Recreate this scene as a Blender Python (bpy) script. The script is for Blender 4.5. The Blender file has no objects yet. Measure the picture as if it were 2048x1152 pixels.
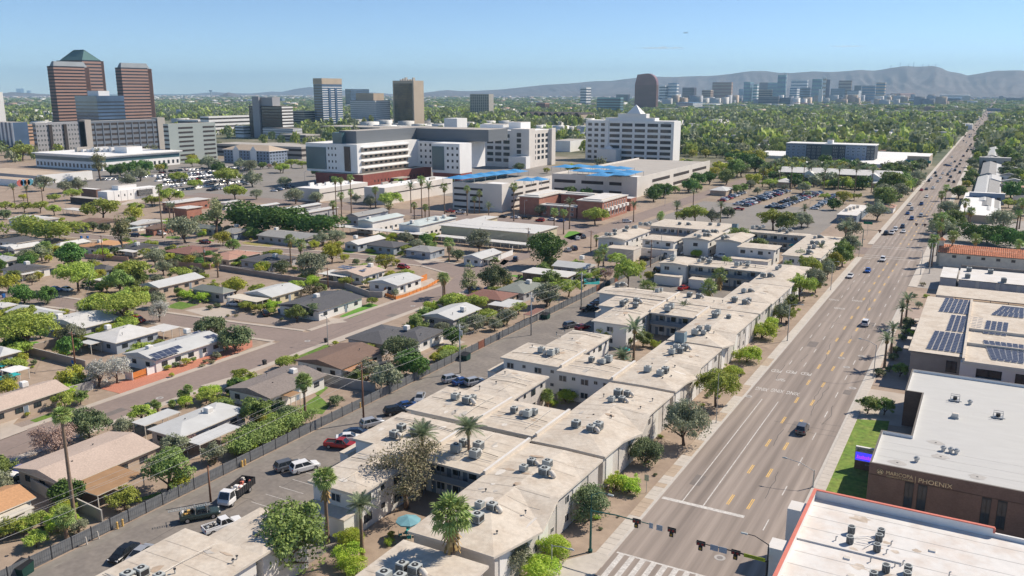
import bpy,math,random
import numpy as np
from math import sin,cos,pi,sqrt,atan2,radians,floor
R=random.Random(11)
SC=bpy.context.scene
COL=SC.collection
H=60.0
FPX=1700.0
PITCH=math.atan((576-184)/FPX)
# ------------------------------------------------------------ camera, world, sun, exposure
def _ray(px,py):
 u=(px-1024)/FPX;v=(576-py)/FPX
 return u,cos(PITCH)+v*sin(PITCH),-sin(PITCH)+v*cos(PITCH)
_r=_ray(2003,184)
YAW=atan2(_r[0],_r[1])
cam=bpy.data.cameras.new('camera');cam_o=bpy.data.objects.new('camera',cam);COL.objects.link(cam_o)
cam.sensor_width=36;cam.lens=36*FPX/2048;cam.clip_start=1;cam.clip_end=60000
cam_o.location=(0,0,H);cam_o.rotation_euler=(pi/2-PITCH,0,YAW)
SC.camera=cam_o
SUN_DIR=(0.60,0.80);SUN_EL=radians(43)
W=bpy.data.worlds.new('World');SC.world=W;W.use_nodes=True
nt=W.node_tree;bgn=nt.nodes['Background']
sky=nt.nodes.new('ShaderNodeTexSky');sky.sky_type='NISHITA';sky.sun_disc=False
sky.sun_elevation=SUN_EL;sky.sun_rotation=atan2(SUN_DIR[0],SUN_DIR[1])
sky.altitude=1500;sky.air_density=0.7;sky.dust_density=0.0;sky.ozone_density=3.0
sk_m=nt.nodes.new('ShaderNodeMix');sk_m.data_type='RGBA';sk_m.blend_type='MULTIPLY';sk_m.inputs[0].default_value=1;sk_m.inputs[7].default_value=(.97,1.0,1.0,1)
nt.links.new(sky.outputs[0],sk_m.inputs[6]);nt.links.new(sk_m.outputs[2],bgn.inputs[0]);bgn.inputs[1].default_value=0.118
sun=bpy.data.lights.new('sun','SUN');sun.energy=4.9;sun.angle=radians(0.53);sun.color=(1.0,0.89,0.75)
sun_o=bpy.data.objects.new('sun',sun);COL.objects.link(sun_o)
sun_o.rotation_euler=(pi/2-SUN_EL,0,pi-atan2(SUN_DIR[0],SUN_DIR[1]))
SC.view_settings.view_transform='Standard';SC.view_settings.look='None'
SC.view_settings.gamma=1;SC.view_settings.use_curve_mapping=False
SC.view_settings.exposure=0.32
SC.cycles.max_bounces=6;SC.cycles.diffuse_bounces=3;SC.cycles.glossy_bounces=3
SC.cycles.transmission_bounces=3;SC.cycles.transparent_max_bounces=6;SC.cycles.volume_bounces=0
SC.cycles.use_denoising=True
# ------------------------------------------------------------ survey: photograph pixel -> point of the place at height z
def G(px,py,z=0.0):
 r,f,zz=_ray(px,py);t=(H-z)/max(-zz,1e-4);r*=t;f*=t
 return(r*cos(YAW)-f*sin(YAW),r*sin(YAW)+f*cos(YAW))
CROP=dict(A1=(0,80,.2778),A2=(480,120,.2431),A3=(860,120,.2865),A4=(1240,120,.2431),A5=(1600,120,.2431),A6=(0,330,.2691),
 A7=(400,340,.2604),A8=(860,380,.2951),B1=(0,580,.2778),B2=(0,830,.2796),B3=(400,560,.2951),B4=(480,820,.2882),B5=(860,560,.2951),
 B6=(860,820,.2882),B7=(1300,400,.3472),B8=(1300,760,.3404),C1=(1640,420,.2952),C2=(1640,720,.375),C3=(1300,320,.1953),C4=(1720,180,.2431),
 D1=(1180,430,.1476),D2=(1400,430,.15625),D3=(1150,560,.1649),D4=(1380,520,.15625),D5=(620,780,.1736),D6=(160,980,.1953),D7=(820,900,.21875),
 E1=(0,280,.1649),E2=(0,440,.1736),E3=(310,380,.1611),E4=(600,330,.1611),E5=(1440,280,.166),E6=(1760,300,.2257),E7=(1440,130,.2051),E8=(0,170,.1302),P=(0,0,1.0))
def PX(c,x,y):
 o=CROP[c];return o[0]+x*o[2],o[1]+y*o[2]
def Q(c,x,y,z=0.0):
 return G(*PX(c,x,y),z)
def proj(x,y,z):
 r=x*cos(YAW)+y*sin(YAW);f=-x*sin(YAW)+y*cos(YAW);dz=z-H
 d=f*cos(PITCH)-dz*sin(PITCH);up=f*sin(PITCH)+dz*cos(PITCH)
 d=max(d,.1)
 return 1024+FPX*r/d,576-FPX*up/d,d
# ------------------------------------------------------------ materials
MATS={}
def mk(name,col,rough=.85,var=.12,scale=.8,blotch=.0,bscale=.08,metal=0,bump=0.0,col2=None,stretch=None,spec=.3,isl=0.0):
 """procedural material: colour with fine grain (var), broad wear (blotch towards col2), fine relief (bump)"""
 if name in MATS:return MATS[name]
 m=bpy.data.materials.new(name);m.use_nodes=True;t=m.node_tree;N=t.nodes;L=t.links
 b=N['Principled BSDF'];b.inputs['Roughness'].default_value=rough;b.inputs['Metallic'].default_value=metal
 b.inputs['Specular IOR Level'].default_value=spec
 geo=N.new('ShaderNodeNewGeometry');src=geo.outputs['Position']
 if stretch:
  mp=N.new('ShaderNodeMapping');mp.inputs['Scale'].default_value=stretch;L.new(src,mp.inputs[0]);src=mp.outputs[0]
 n=N.new('ShaderNodeTexNoise');n.inputs['Scale'].default_value=scale;n.inputs['Detail'].default_value=4
 L.new(src,n.inputs['Vector'])
 r=N.new('ShaderNodeMapRange');r.inputs[1].default_value=.3;r.inputs[2].default_value=.7
 r.inputs[3].default_value=1-var;r.inputs[4].default_value=1+var;L.new(n.outputs[0],r.inputs[0])
 base=N.new('ShaderNodeRGB');base.outputs[0].default_value=(*col,1);c=base.outputs[0]
 if blotch>0:
  n2=N.new('ShaderNodeTexNoise');n2.inputs['Scale'].default_value=bscale;n2.inputs['Detail'].default_value=5;n2.inputs['Roughness'].default_value=.65
  L.new(src,n2.inputs['Vector'])
  r2=N.new('ShaderNodeMapRange');r2.inputs[1].default_value=.42;r2.inputs[2].default_value=.68;r2.inputs[4].default_value=blotch
  L.new(n2.outputs[0],r2.inputs[0])
  mx=N.new('ShaderNodeMix');mx.data_type='RGBA';L.new(r2.outputs[0],mx.inputs[0]);L.new(c,mx.inputs[6])
  mx.inputs[7].default_value=(*(col2 or[v*.7 for v in col]),1);c=mx.outputs[2]
 fac=r.outputs[0]
 if isl:
  r3=N.new('ShaderNodeMapRange');r3.inputs[3].default_value=1-isl;r3.inputs[4].default_value=1+isl
  L.new(geo.outputs['Random Per Island'],r3.inputs[0])
  ml=N.new('ShaderNodeMath');ml.operation='MULTIPLY';L.new(fac,ml.inputs[0]);L.new(r3.outputs[0],ml.inputs[1]);fac=ml.outputs[0]
 vm=N.new('ShaderNodeVectorMath');vm.operation='SCALE';L.new(c,vm.inputs[0]);L.new(fac,vm.inputs['Scale'])
 L.new(vm.outputs[0],b.inputs['Base Color'])
 if bump:
  bp=N.new('ShaderNodeBump');bp.inputs['Strength'].default_value=bump;bp.inputs['Distance'].default_value=.1
  n3=N.new('ShaderNodeTexNoise');n3.inputs['Scale'].default_value=6;n3.inputs['Detail'].default_value=3;L.new(geo.outputs['Position'],n3.inputs['Vector'])
  L.new(n3.outputs[0],bp.inputs['Height']);L.new(bp.outputs[0],b.inputs['Normal'])
 MATS[name]=m
 return m
def leafmat(name,c1,c2,trans=.22,rough=.55):
 f=lambda c:(c[0]*1.08+.01,c[1]*.97+.006,c[2]+.012)if c[0]<c[1]*.9 else c
 c1,c2=[tuple(min(.62,v*1.3)for v in f(c))for c in(c1,c2)]
 """foliage: every leaf (mesh island) and every plant gets its own shade between two colours, some light passes through"""
 if name in MATS:return MATS[name]
 m=bpy.data.materials.new(name);m.use_nodes=True;t=m.node_tree;N=t.nodes;L=t.links
 b=N['Principled BSDF'];b.inputs['Roughness'].default_value=rough;b.inputs['Specular IOR Level'].default_value=.25
 geo=N.new('ShaderNodeNewGeometry');oi=N.new('ShaderNodeObjectInfo')
 n=N.new('ShaderNodeTexNoise');n.inputs['Scale'].default_value=.55;n.inputs['Detail'].default_value=2;L.new(geo.outputs['Position'],n.inputs['Vector'])
 a=N.new('ShaderNodeMath');a.operation='MULTIPLY_ADD';a.inputs[1].default_value=.55;L.new(geo.outputs['Random Per Island'],a.inputs[0])
 a2=N.new('ShaderNodeMath');a2.operation='MULTIPLY_ADD';a2.inputs[1].default_value=.9;a2.inputs[2].default_value=-.28
 L.new(n.outputs[0],a2.inputs[0]);L.new(a2.outputs[0],a.inputs[2])
 mx=N.new('ShaderNodeMix');mx.data_type='RGBA';mx.inputs[6].default_value=(*c1,1);mx.inputs[7].default_value=(*c2,1);L.new(a.outputs[0],mx.inputs[0])
 hs=N.new('ShaderNodeHueSaturation');L.new(mx.outputs[2],hs.inputs['Color'])
 r=N.new('ShaderNodeMapRange');r.inputs[3].default_value=.74;r.inputs[4].default_value=1.24;L.new(oi.outputs['Random'],r.inputs[0]);L.new(r.outputs[0],hs.inputs['Value'])
 r2=N.new('ShaderNodeMapRange');r2.inputs[3].default_value=.485;r2.inputs[4].default_value=.515;L.new(oi.outputs['Random'],r2.inputs[0]);L.new(r2.outputs[0],hs.inputs['Hue'])
 L.new(hs.outputs[0],b.inputs['Base Color'])
 tr=N.new('ShaderNodeBsdfTranslucent');L.new(hs.outputs[0],tr.inputs[0])
 ms=N.new('ShaderNodeMixShader');ms.inputs[0].default_value=trans;L.new(b.outputs[0],ms.inputs[1]);L.new(tr.outputs[0],ms.inputs[2])
 L.new(ms.outputs[0],N['Material Output'].inputs[0])
 MATS[name]=m;return m
def glassm(name,col,rough=.08,spec=.6,metal=0.0,var=.25,scale=.35):
 return mk(name,col,rough=rough,var=var,scale=scale,metal=metal,spec=spec)
def brickm(name,c1,c2,mortar,sx=4.0,bump=.2):
 if name in MATS:return MATS[name]
 m=bpy.data.materials.new(name);m.use_nodes=True;t=m.node_tree;N=t.nodes;L=t.links
 b=N['Principled BSDF'];b.inputs['Roughness'].default_value=.9
 geo=N.new('ShaderNodeNewGeometry');sp=N.new('ShaderNodeSeparateXYZ');L.new(geo.outputs['Position'],sp.inputs[0])
 ad=N.new('ShaderNodeMath');ad.operation='ADD';L.new(sp.outputs[0],ad.inputs[0]);L.new(sp.outputs[1],ad.inputs[1])
 cb=N.new('ShaderNodeCombineXYZ');L.new(ad.outputs[0],cb.inputs[0]);L.new(sp.outputs[2],cb.inputs[1])
 br=N.new('ShaderNodeTexBrick');br.inputs['Scale'].default_value=sx;br.inputs['Color1'].default_value=(*c1,1);br.inputs['Color2'].default_value=(*c2,1)
 br.inputs['Mortar'].default_value=(*mortar,1);br.inputs['Mortar Size'].default_value=.015;L.new(cb.outputs[0],br.inputs['Vector'])
 n=N.new('ShaderNodeTexNoise');n.inputs['Scale'].default_value=.5;n.inputs['Detail'].default_value=5;L.new(geo.outputs['Position'],n.inputs['Vector'])
 r=N.new('ShaderNodeMapRange');r.inputs[3].default_value=.7;r.inputs[4].default_value=1.3;L.new(n.outputs[0],r.inputs[0])
 vm=N.new('ShaderNodeVectorMath');vm.operation='SCALE';L.new(br.outputs[0],vm.inputs[0]);L.new(r.outputs[0],vm.inputs['Scale'])
 L.new(vm.outputs[0],b.inputs['Base Color']);MATS[name]=m;return m
M=dict(
 dirt=mk('desert_dirt',(.36,.28,.215),var=.12,scale=.6,blotch=.8,bscale=.09,col2=(.26,.195,.15),bump=.3),
 asphalt=mk('avenue_asphalt',(.315,.268,.235),rough=.9,var=.06,scale=3,blotch=.6,bscale=.45,col2=(.235,.20,.178),stretch=(1,.03,1),spec=.15),
 alley=mk('alley_asphalt',(.205,.185,.168),rough=.92,var=.12,scale=1.2,blotch=.8,bscale=.14,col2=(.28,.25,.22),spec=.15),
 street=mk('street_asphalt',(.275,.22,.195),rough=.92,var=.07,scale=1.0,blotch=.5,bscale=.1,col2=(.215,.175,.157),spec=.15),
 lot=mk('lot_asphalt',(.26,.24,.22),rough=.92,var=.08,scale=.8,blotch=.6,bscale=.07,col2=(.2,.185,.17)),
 conc=mk('sidewalk_concrete',(.53,.485,.43),var=.07,scale=1.0,blotch=.4,bscale=.2),
 conc_tan=mk('sidewalk_tan',(.45,.36,.275),var=.07,scale=1.0,blotch=.4,bscale=.2),
 kerb=mk('kerb_concrete',(.50,.47,.43),var=.08),
 white=mk('white_paint',(.74,.735,.72),var=.05),offw=mk('offwhite_stucco',(.74,.725,.69),var=.06,scale=.5,blotch=.35,bscale=.25,col2=(.52,.5,.46)),
 yellow=mk('yellow_line_paint',(.72,.46,.14),var=.12),paint=mk('road_line_paint',(.60,.58,.55),var=.2,scale=3,blotch=.6,bscale=.9,col2=(.36,.33,.31)),
 roof_tan=mk('roof_tan_coating',(.585,.525,.445),var=.09,scale=1.6,blotch=.75,bscale=.33,col2=(.46,.385,.305),bump=.2),
 fascia=mk('fascia_brown',(.20,.175,.155),var=.1),fascia_l=mk('fascia_light',(.62,.56,.48),var=.06),
 grey_wall=mk('apartment_grey_stucco',(.40,.40,.41),var=.06,blotch=.3,bscale=.3),blk=brickm('white_block',(.60,.565,.52),(.55,.52,.48),(.42,.40,.37),2.2),
 blue_grey=mk('blue_grey_paint',(.19,.235,.29),var=.08),roof_white=mk('roof_white_coating',(.68,.665,.64),var=.05,blotch=.7,bscale=.2,col2=(.54,.50,.45)),
 roof_white_clean=mk('roof_white_membrane',(.51,.51,.49),var=.04,blotch=.7,bscale=.12,col2=(.50,.50,.49),stretch=(.3,1,1)),
 red_trim=mk('red_coping',(.62,.20,.15),var=.08),brick=brickm('brown_brick',(.145,.088,.068),(.185,.115,.088),(.17,.13,.105),2.6),
 glass=glassm('window_glass',(.035,.045,.055)),glass_b=glassm('blue_glass',(.06,.10,.16),rough=.06,spec=.8),
 frame=mk('window_frame',(.55,.54,.52)),dark=mk('dark_metal',(.03,.03,.032),rough=.6),steel=mk('galvanised_steel',(.42,.43,.43),rough=.45,metal=.4),
 ac=mk('air_conditioner_grey',(.37,.395,.39),rough=.6,var=.08),ac_top=mk('air_conditioner_top',(.44,.47,.46),rough=.6),duct=mk('duct_white',(.60,.56,.50)),
 fence=mk('fence_grey_slats',(.165,.172,.18),rough=.8,var=.14,scale=1.4),fpost=mk('fence_post_black',(.04,.04,.045)),
 wood=mk('utility_pole_wood',(.20,.10,.062),var=.25,scale=4,stretch=(1,1,.1)),wire=mk('wire_grey',(.33,.33,.33),rough=.6),
 block=mk('block_wall',(.34,.28,.235),var=.1,blotch=.4,bscale=.4),blockg=mk('block_wall_grey',(.36,.35,.335),var=.1,blotch=.4,bscale=.4),blockp=mk('block_wall_pink',(.46,.30,.23),var=.08),
 lawn=mk('lawn_grass',(.11,.20,.03),var=.3,scale=1.4,blotch=.6,bscale=.3,col2=(.19,.22,.055),bump=.6),lawn_v=mk('lawn_vivid',(.11,.26,.03),var=.2,scale=2,bump=.6),lawn_d=mk('lawn_dry',(.30,.27,.09),var=.2,scale=1.5,blotch=.5,bscale=.3,col2=(.36,.28,.15),bump=.5),
 redgravel=mk('red_gravel',(.50,.21,.14),var=.18,scale=4,blotch=.3,bscale=.4,bump=.4),gravel=mk('grey_gravel',(.30,.245,.21),var=.2,scale=5,bump=.4),drive=mk('driveway_concrete',(.48,.42,.36),var=.08,blotch=.5,bscale=.2),
 green_pole=mk('green_pole_paint',(.03,.12,.10),rough=.5),bark=mk('bark_brown',(.13,.09,.065),var=.3,scale=4),bark_p=mk('palm_bark',(.22,.155,.11),var=.3,scale=5,stretch=(1,1,4)),skirt=mk('dead_frond',(.40,.27,.11),var=.3,scale=2,isl=.3),
 tyre=mk('tyre_rubber',(.02,.02,.02)),rim=mk('wheel_rim',(.45,.45,.46),metal=.6,rough=.4),carglass=glassm('car_glass',(.02,.025,.03),rough=.05,spec=.9),lamp=mk('headlamp',(.7,.7,.7),rough=.2),tail=mk('taillamp',(.4,.02,.02),rough=.3),
 pv=mk('solar_cell',(.05,.062,.105),rough=.3,var=.2,scale=2,spec=.6),pvf=mk('solar_frame',(.55,.57,.6),rough=.4),orange=mk('orange_wood',(.60,.22,.06),var=.15),pool=mk('pool_water',(.05,.34,.36),rough=.1),teal=mk('teal_cloth',(.03,.36,.36)),
 tileroof=mk('clay_tile',(.60,.235,.13),var=.15,scale=2,isl=.2),sky_shade=mk('shade_sail_blue',(.06,.27,.55),var=.08,rough=.7),redbrick=brickm('red_brick',(.33,.13,.085),(.38,.16,.105),(.36,.24,.2),2.6),
 )
def lane_wear(m):
 """wheel tracks: the asphalt is polished darker twice in every lane"""
 t=m.node_tree;N=t.nodes;L=t.links;b=N['Principled BSDF'];src=b.inputs['Base Color'].links[0].from_socket
 geo=N.new('ShaderNodeNewGeometry');sp=N.new('ShaderNodeSeparateXYZ');L.new(geo.outputs['Position'],sp.inputs[0])
 a=N.new('ShaderNodeMath');a.operation='MULTIPLY';a.inputs[1].default_value=2*pi/1.615;L.new(sp.outputs[0],a.inputs[0])
 c=N.new('ShaderNodeMath');c.operation='COSINE';L.new(a.outputs[0],c.inputs[0])
 mp=N.new('ShaderNodeMapping');mp.inputs['Scale'].default_value=(.6,.02,1);L.new(geo.outputs['Position'],mp.inputs[0])
 n=N.new('ShaderNodeTexNoise');n.inputs['Scale'].default_value=1;n.inputs['Detail'].default_value=5;L.new(mp.outputs[0],n.inputs['Vector'])
 q=N.new('ShaderNodeMath');q.operation='MULTIPLY_ADD';L.new(c.outputs[0],q.inputs[0]);q.inputs[1].default_value=.075;q.inputs[2].default_value=.52
 w=N.new('ShaderNodeMath');w.operation='MULTIPLY_ADD';L.new(n.outputs[0],w.inputs[0]);w.inputs[1].default_value=.9;L.new(q.outputs[0],w.inputs[2])
 vm=N.new('ShaderNodeVectorMath');vm.operation='SCALE';L.new(src,vm.inputs[0]);L.new(w.outputs[0],vm.inputs['Scale']);L.new(vm.outputs[0],b.inputs['Base Color'])
lane_wear(M['asphalt'])
# ------------------------------------------------------------ mesh building
class MB:
 def __init__(s):s.v=[];s.f=[];s.m=[];s.mats=[]
 def mi(s,m):
  if m not in s.mats:s.mats.append(m)
  return s.mats.index(m)
 def face(s,pts,m):
  k=len(s.v);s.v+=[tuple(p)for p in pts];s.f.append(tuple(range(k,k+len(pts))));s.m.append(s.mi(m));return s
 def mesh(s,vs,fs,m):
  k=len(s.v);s.v+=[tuple(p)for p in vs];i=s.mi(m)
  for f in fs:s.f.append(tuple(k+j for j in f));s.m.append(i)
  return s
 def box(s,x0,x1,y0,y1,z0,z1,m,mt=None,bottom=True):
  vs=[(x0,y0,z0),(x1,y0,z0),(x1,y1,z0),(x0,y1,z0),(x0,y0,z1),(x1,y0,z1),(x1,y1,z1),(x0,y1,z1)]
  s.mesh(vs,[(0,1,5,4),(1,2,6,5),(2,3,7,6),(3,0,4,7)]+([(3,2,1,0)]if bottom else[]),m)
  s.mesh(vs[4:],[(0,1,2,3)],mt or m);return s
 def bbox(s,x0,x1,y0,y1,z0,z1,m,b=.06,mt=None):
  """box with its upper edges bevelled"""
  lo=[(x0,y0),(x1,y0),(x1,y1),(x0,y1)];hi=[(x0+b,y0+b),(x1-b,y0+b),(x1-b,y1-b),(x0+b,y1-b)]
  vs=[(*p,z0)for p in lo]+[(*p,z1-b)for p in lo]+[(*p,z1)for p in hi]
  s.mesh(vs,[(i,(i+1)%4,4+(i+1)%4,4+i)for i in range(4)]+[(4+i,4+(i+1)%4,8+(i+1)%4,8+i)for i in range(4)],m)
  s.mesh(vs[8:],[(0,1,2,3)],mt or m);return s
 def prism(s,poly,z0,z1,m,mt=None):
  n=len(poly);vs=[(x,y,z0)for x,y in poly]+[(x,y,z1)for x,y in poly]
  s.mesh(vs,[(i,(i+1)%n,n+(i+1)%n,n+i)for i in range(n)]+[tuple(range(n-1,-1,-1))],m)
  s.mesh(vs[n:],[tuple(range(n))],mt or m);return s
 def tube(s,pts,rad,m,n=8,caps=True):
  rings=[];k0=len(s.v);i0=s.mi(m)
  rr=rad if isinstance(rad,(list,tuple))else[rad]*len(pts)
  for i,p in enumerate(pts):
   a=pts[max(i-1,0)];b=pts[min(i+1,len(pts)-1)]
   d=np.array(b,float)-np.array(a,float);d/=(np.linalg.norm(d)+1e-9)
   u=np.cross(d,(0,0,1))if abs(d[2])<.95 else np.cross(d,(1,0,0));u/=np.linalg.norm(u);w=np.cross(d,u)
   for j in range(n):
    t=2*pi*j/n;q=np.array(p,float)+rr[i]*(cos(t)*u+sin(t)*w);s.v.append((q[0],q[1],q[2]))
  for i in range(len(pts)-1):
   for j in range(n):
    s.f.append((k0+i*n+j,k0+i*n+(j+1)%n,k0+(i+1)*n+(j+1)%n,k0+(i+1)*n+j));s.m.append(i0)
  if caps:
   s.f.append(tuple(k0+j for j in range(n-1,-1,-1)));s.m.append(i0)
   s.f.append(tuple(k0+(len(pts)-1)*n+j for j in range(n)));s.m.append(i0)
  return s
 def cyl(s,x,y,z0,z1,r,m,n=12,r2=None):return s.tube([(x,y,z0),(x,y,z1)],[r,r if r2 is None else r2],m,n)
 def data(s,name,smooth=False):
  me=bpy.data.meshes.new(name);me.from_pydata(s.v,[],s.f)
  for m in s.mats:me.materials.append(m)
  me.polygons.foreach_set('material_index',s.m)
  if smooth:me.polygons.foreach_set('use_smooth',[True]*len(s.f))
  me.update();return me
 def build(s,name,parent=None,loc=None,smooth=False):
  return put(name,s.data(name,smooth),parent,loc)
def put(name,me,parent=None,loc=None,rz=0,sc=None):
 o=bpy.data.objects.new(name,me);COL.objects.link(o)
 if parent is not None:o.parent=parent
 if loc is not None:o.location=loc
 if rz:o.rotation_euler=(0,0,rz)
 if sc is not None:o.scale=sc
 return o
ALL=[]
def tag(o,label,cat,group=None,mark=None,xy=None):
 o['label']=label;o['category']=cat
 if group:o['group']=group
 ALL.append(dict(o=o,label=label,mark=mark,xy=xy or tuple(o.location)[:2]));return o
def thing(name,label,cat,loc=(0,0,0),rz=0,group=None,sc=None,mark=None,xy=None):
 o=put(name,None,None,loc,rz,sc);return tag(o,label,cat,group,mark,xy)
def struct(name,mb):o=mb.build(name);o['kind']='structure';return o
def sheet(name,poly,z,m,kind='structure'):
 o=MB().face([(x,y,z)for x,y in poly],m).build(name);o['kind']=kind;return o
def rectp(x0,x1,y0,y1):return[(x0,y0),(x1,y0),(x1,y1),(x0,y1)]
# unit window: 1 x 1 in x,z facing -Y, frame proud of the wall, glass set back in the frame
def _win(fr,gl,n=2,deep=.06):
 b=MB();t=.06
 b.box(-.5,.5,-deep,0,.5-t,.5,fr);b.box(-.5,.5,-deep,0,-.5,-.5+t,fr)
 for i in range(n+1):
  x=-.5+t/2+i*(1-t)/n;b.box(x-t/2,x+t/2,-deep,0,-.5+t,.5-t,fr)
 b.face([(-.5+t,-.02,-.5+t),(.5-t,-.02,-.5+t),(.5-t,-.02,.5-t),(-.5+t,-.02,.5-t)],gl);return b.data('window')
WIN=_win(M['frame'],M['glass']);WIN_D=_win(M['dark'],M['glass']);WIN_W=_win(M['white'],M['glass']);WIN_B=_win(M['white'],M['glass_b'])
DOOR=(lambda b:(b.box(-.5,.5,-.05,0,0,1,M['white']),b.box(-.42,.42,-.07,-.05,.0,.95,M['blue_grey']))and b.data('door'))(MB())
SIDE={'-y':0,'+x':pi/2,'+y':pi,'-x':-pi/2}
def window(par,side,u,c,z,w,h,me=None,name='window'):
 """u: position along the wall, c: the wall's plane"""
 loc=(u,c,z)if side[1]=='y' else(c,u,z)
 return put(name,me or WIN,par,loc,SIDE[side],(w,1,h))
def windows(par,side,u0,u1,c,z,n,w,h,me=None,name='window'):
 for i in range(n):window(par,side,u0+(i+.5)*(u1-u0)/n,c,z,w,h,me,name)
# ============================================================ THE SETTING: ground, streets, pavements
gm=mk('ground',(.40,.32,.24),var=.08,scale=.3)
def ground_mat():
 m=M['dirt'].copy();m.name='ground_far';t=m.node_tree;N=t.nodes;L=t.links;b=N['Principled BSDF']
 src=b.inputs['Base Color'].links[0].from_socket
 geo=N.new('ShaderNodeNewGeometry');sp=N.new('ShaderNodeSeparateXYZ');L.new(geo.outputs['Position'],sp.inputs[0])
 r=N.new('ShaderNodeMapRange');r.inputs[1].default_value=420;r.inputs[2].default_value=900;L.new(sp.outputs[1],r.inputs[0])
 n=N.new('ShaderNodeTexNoise');n.inputs['Scale'].default_value=.012;n.inputs['Detail'].default_value=7;n.inputs['Roughness'].default_value=.7;L.new(geo.outputs['Position'],n.inputs['Vector'])
 cr=N.new('ShaderNodeValToRGB');e=cr.color_ramp.elements
 e[0].position=.35;e[0].color=(.045,.07,.03,1);e[1].position=.7;e[1].color=(.42,.37,.31,1)
 x=e.new(.52);x.color=(.10,.12,.06,1);L.new(n.outputs[0],cr.inputs[0])
 mx=N.new('ShaderNodeMix');mx.data_type='RGBA';L.new(r.outputs[0],mx.inputs[0]);L.new(src,mx.inputs[6]);L.new(cr.outputs[0],mx.inputs[7])
 L.new(mx.outputs[2],b.inputs['Base Color']);return m
sheet('ground',[(-21000,-60),(19000,-60),(19000,19000),(-21000,19000)],0,ground_mat())
AX0,AX1=-38.4,-19.0
sheet('avenue',rectp(AX0,AX1,40,9000),.02,M['asphalt'])
# kerbs, gutters and pavements of the avenue; each paving slab near enough to be seen is a part
def pavement(name,x0,x1,y0,y1,gut0,gut1,slabs,tanp):
 root=MB().box(min(x0,gut0),max(x1,gut1),y0,y1,-.05,.085,M['kerb']).build(name);root['kind']='structure'
 sl={}
 for mname in('conc','conc_tan'):
  sl[mname]=MB().bbox(-.49,.49,-.49,.49,0,.05,M[mname],.012).data('slab')
 y=y0;i=0
 while y<slabs:
  L=R.choice((1.5,1.5,1.5));mn='conc_tan' if tanp(y)else 'conc'
  o=put('slab',sl[mn],root,((x0+x1)/2,y+L/2,.085),0,(x1-x0,L,1));y+=L;i+=1
 r=MB().box(x0,x1,y,y1,.085,.13,M['conc']).build('pavement_far',root);r['kind']='stuff'
 return root
tan_runs=[(107,112.5),(116.5,118.5),(121,126),(131,138),(149,153),(163,171),(186,192)]
pavement('pavement_east',-40.5,-38.85,92,335,-38.85,-38.4,200,lambda y:any(a<=y<b for a,b in tan_runs))
pavement('pavement_west',-18.55,-16.9,96,262,-19.0,-18.55,190,lambda y:False)
MB().box(-40.5,-38.4,366,1500,-.05,.13,M['conc']).build('pavement_south')['kind']='structure'
MB().box(-19.0,-16.5,290,1500,-.05,.13,M['conc']).build('pavement_south_west')['kind']='structure'
# corner ramp by the crossing
sheet('corner_pavement',[(-38.4,70),(-38.4,95),(-40.5,95),(-45.5,88),(-43.0,80),(-43.0,70)],.125,M['conc'])
sheet('tactile_ramp',rectp(-40.4,-39.2,83.5,86.5),.132,mk('tactile_red',(.36,.13,.10)))
# side street into the avenue's east side and through the block behind the apartments
sheet('cross_street',rectp(-420,-38.4,342,358),.016,M['street'])
sheet('north_south_street',rectp(-154,-146.5,290,342),.02,M['street'])
sheet('hospital_street',rectp(-154,-143.5,358,640),.02,M['street'])
sheet('palm_lane_street',rectp(-420,-150,352,360),.024,M['street'])
sheet('residential_street',[(-148.3,30),(-138.3,30),(-138.3,222),(-145.5,235),(-146.5,250),(-146.5,290),(-154,290),(-155,250),(-152,232),(-148.3,222)],.02,M['street'])
sheet('bend_street',[(-148.3,147.6),(-148.3,157),(-170,154.5),(-200,152),(-240,149.5),(-262,145.5),(-330,138),(-330,130),(-262,137.5),(-225,142.5),(-190,144.3),(-160,146.8)],.024,M['street'])
sheet('upper_street',[(-152,231),(-155,250),(-175,250),(-215,246),(-255,240),(-300,231),(-360,224.5),(-520,214),(-520,206),(-360,217),(-290,223),(-252,232.5),(-200,241),(-172,242)],.028,M['street'])
for n,pl in(('street_kerb_east',rectp(-138.3,-136.4,30,222)),('street_kerb_west',rectp(-149.9,-148.3,30,146)),('street_kerb_west',rectp(-149.9,-148.3,158.5,222))):
 MB().prism(pl,-.05,.11,M['drive']).build(n)['kind']='structure'
def kerbline(name,pts,w=1.2):
 b=MB()
 for(ax,ay),(bx,by)in zip(pts,pts[1:]):
  L=sqrt((bx-ax)**2+(by-ay)**2);nx,ny=-(by-ay)/L*w,(bx-ax)/L*w
  b.prism([(ax,ay),(bx,by),(bx+nx,by+ny),(ax+nx,ay+ny)],-.05,.11,M['drive'])
 b.build(name)['kind']='structure'
kerbline('bend_kerb',[(-149.9,157.2),(-170,154.7),(-200,152.2),(-240,149.7),(-262,145.7),(-330,138)],-1.3)
kerbline('bend_kerb',[(-330,129.8),(-262,137.3),(-225,142.3),(-190,144.1),(-160,146.6),(-150,147.4)],-1.3)
kerbline('upper_kerb',[(-520,206),(-360,217),(-290,223),(-252,232.5),(-200,241),(-172,242),(-157,236)],-1.4)
kerbline('upper_kerb',[(-157,250.2),(-175,250.2),(-215,246.2),(-255,240.2),(-300,231.2),(-360,224.7),(-520,214.2)],-1.4)
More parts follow.
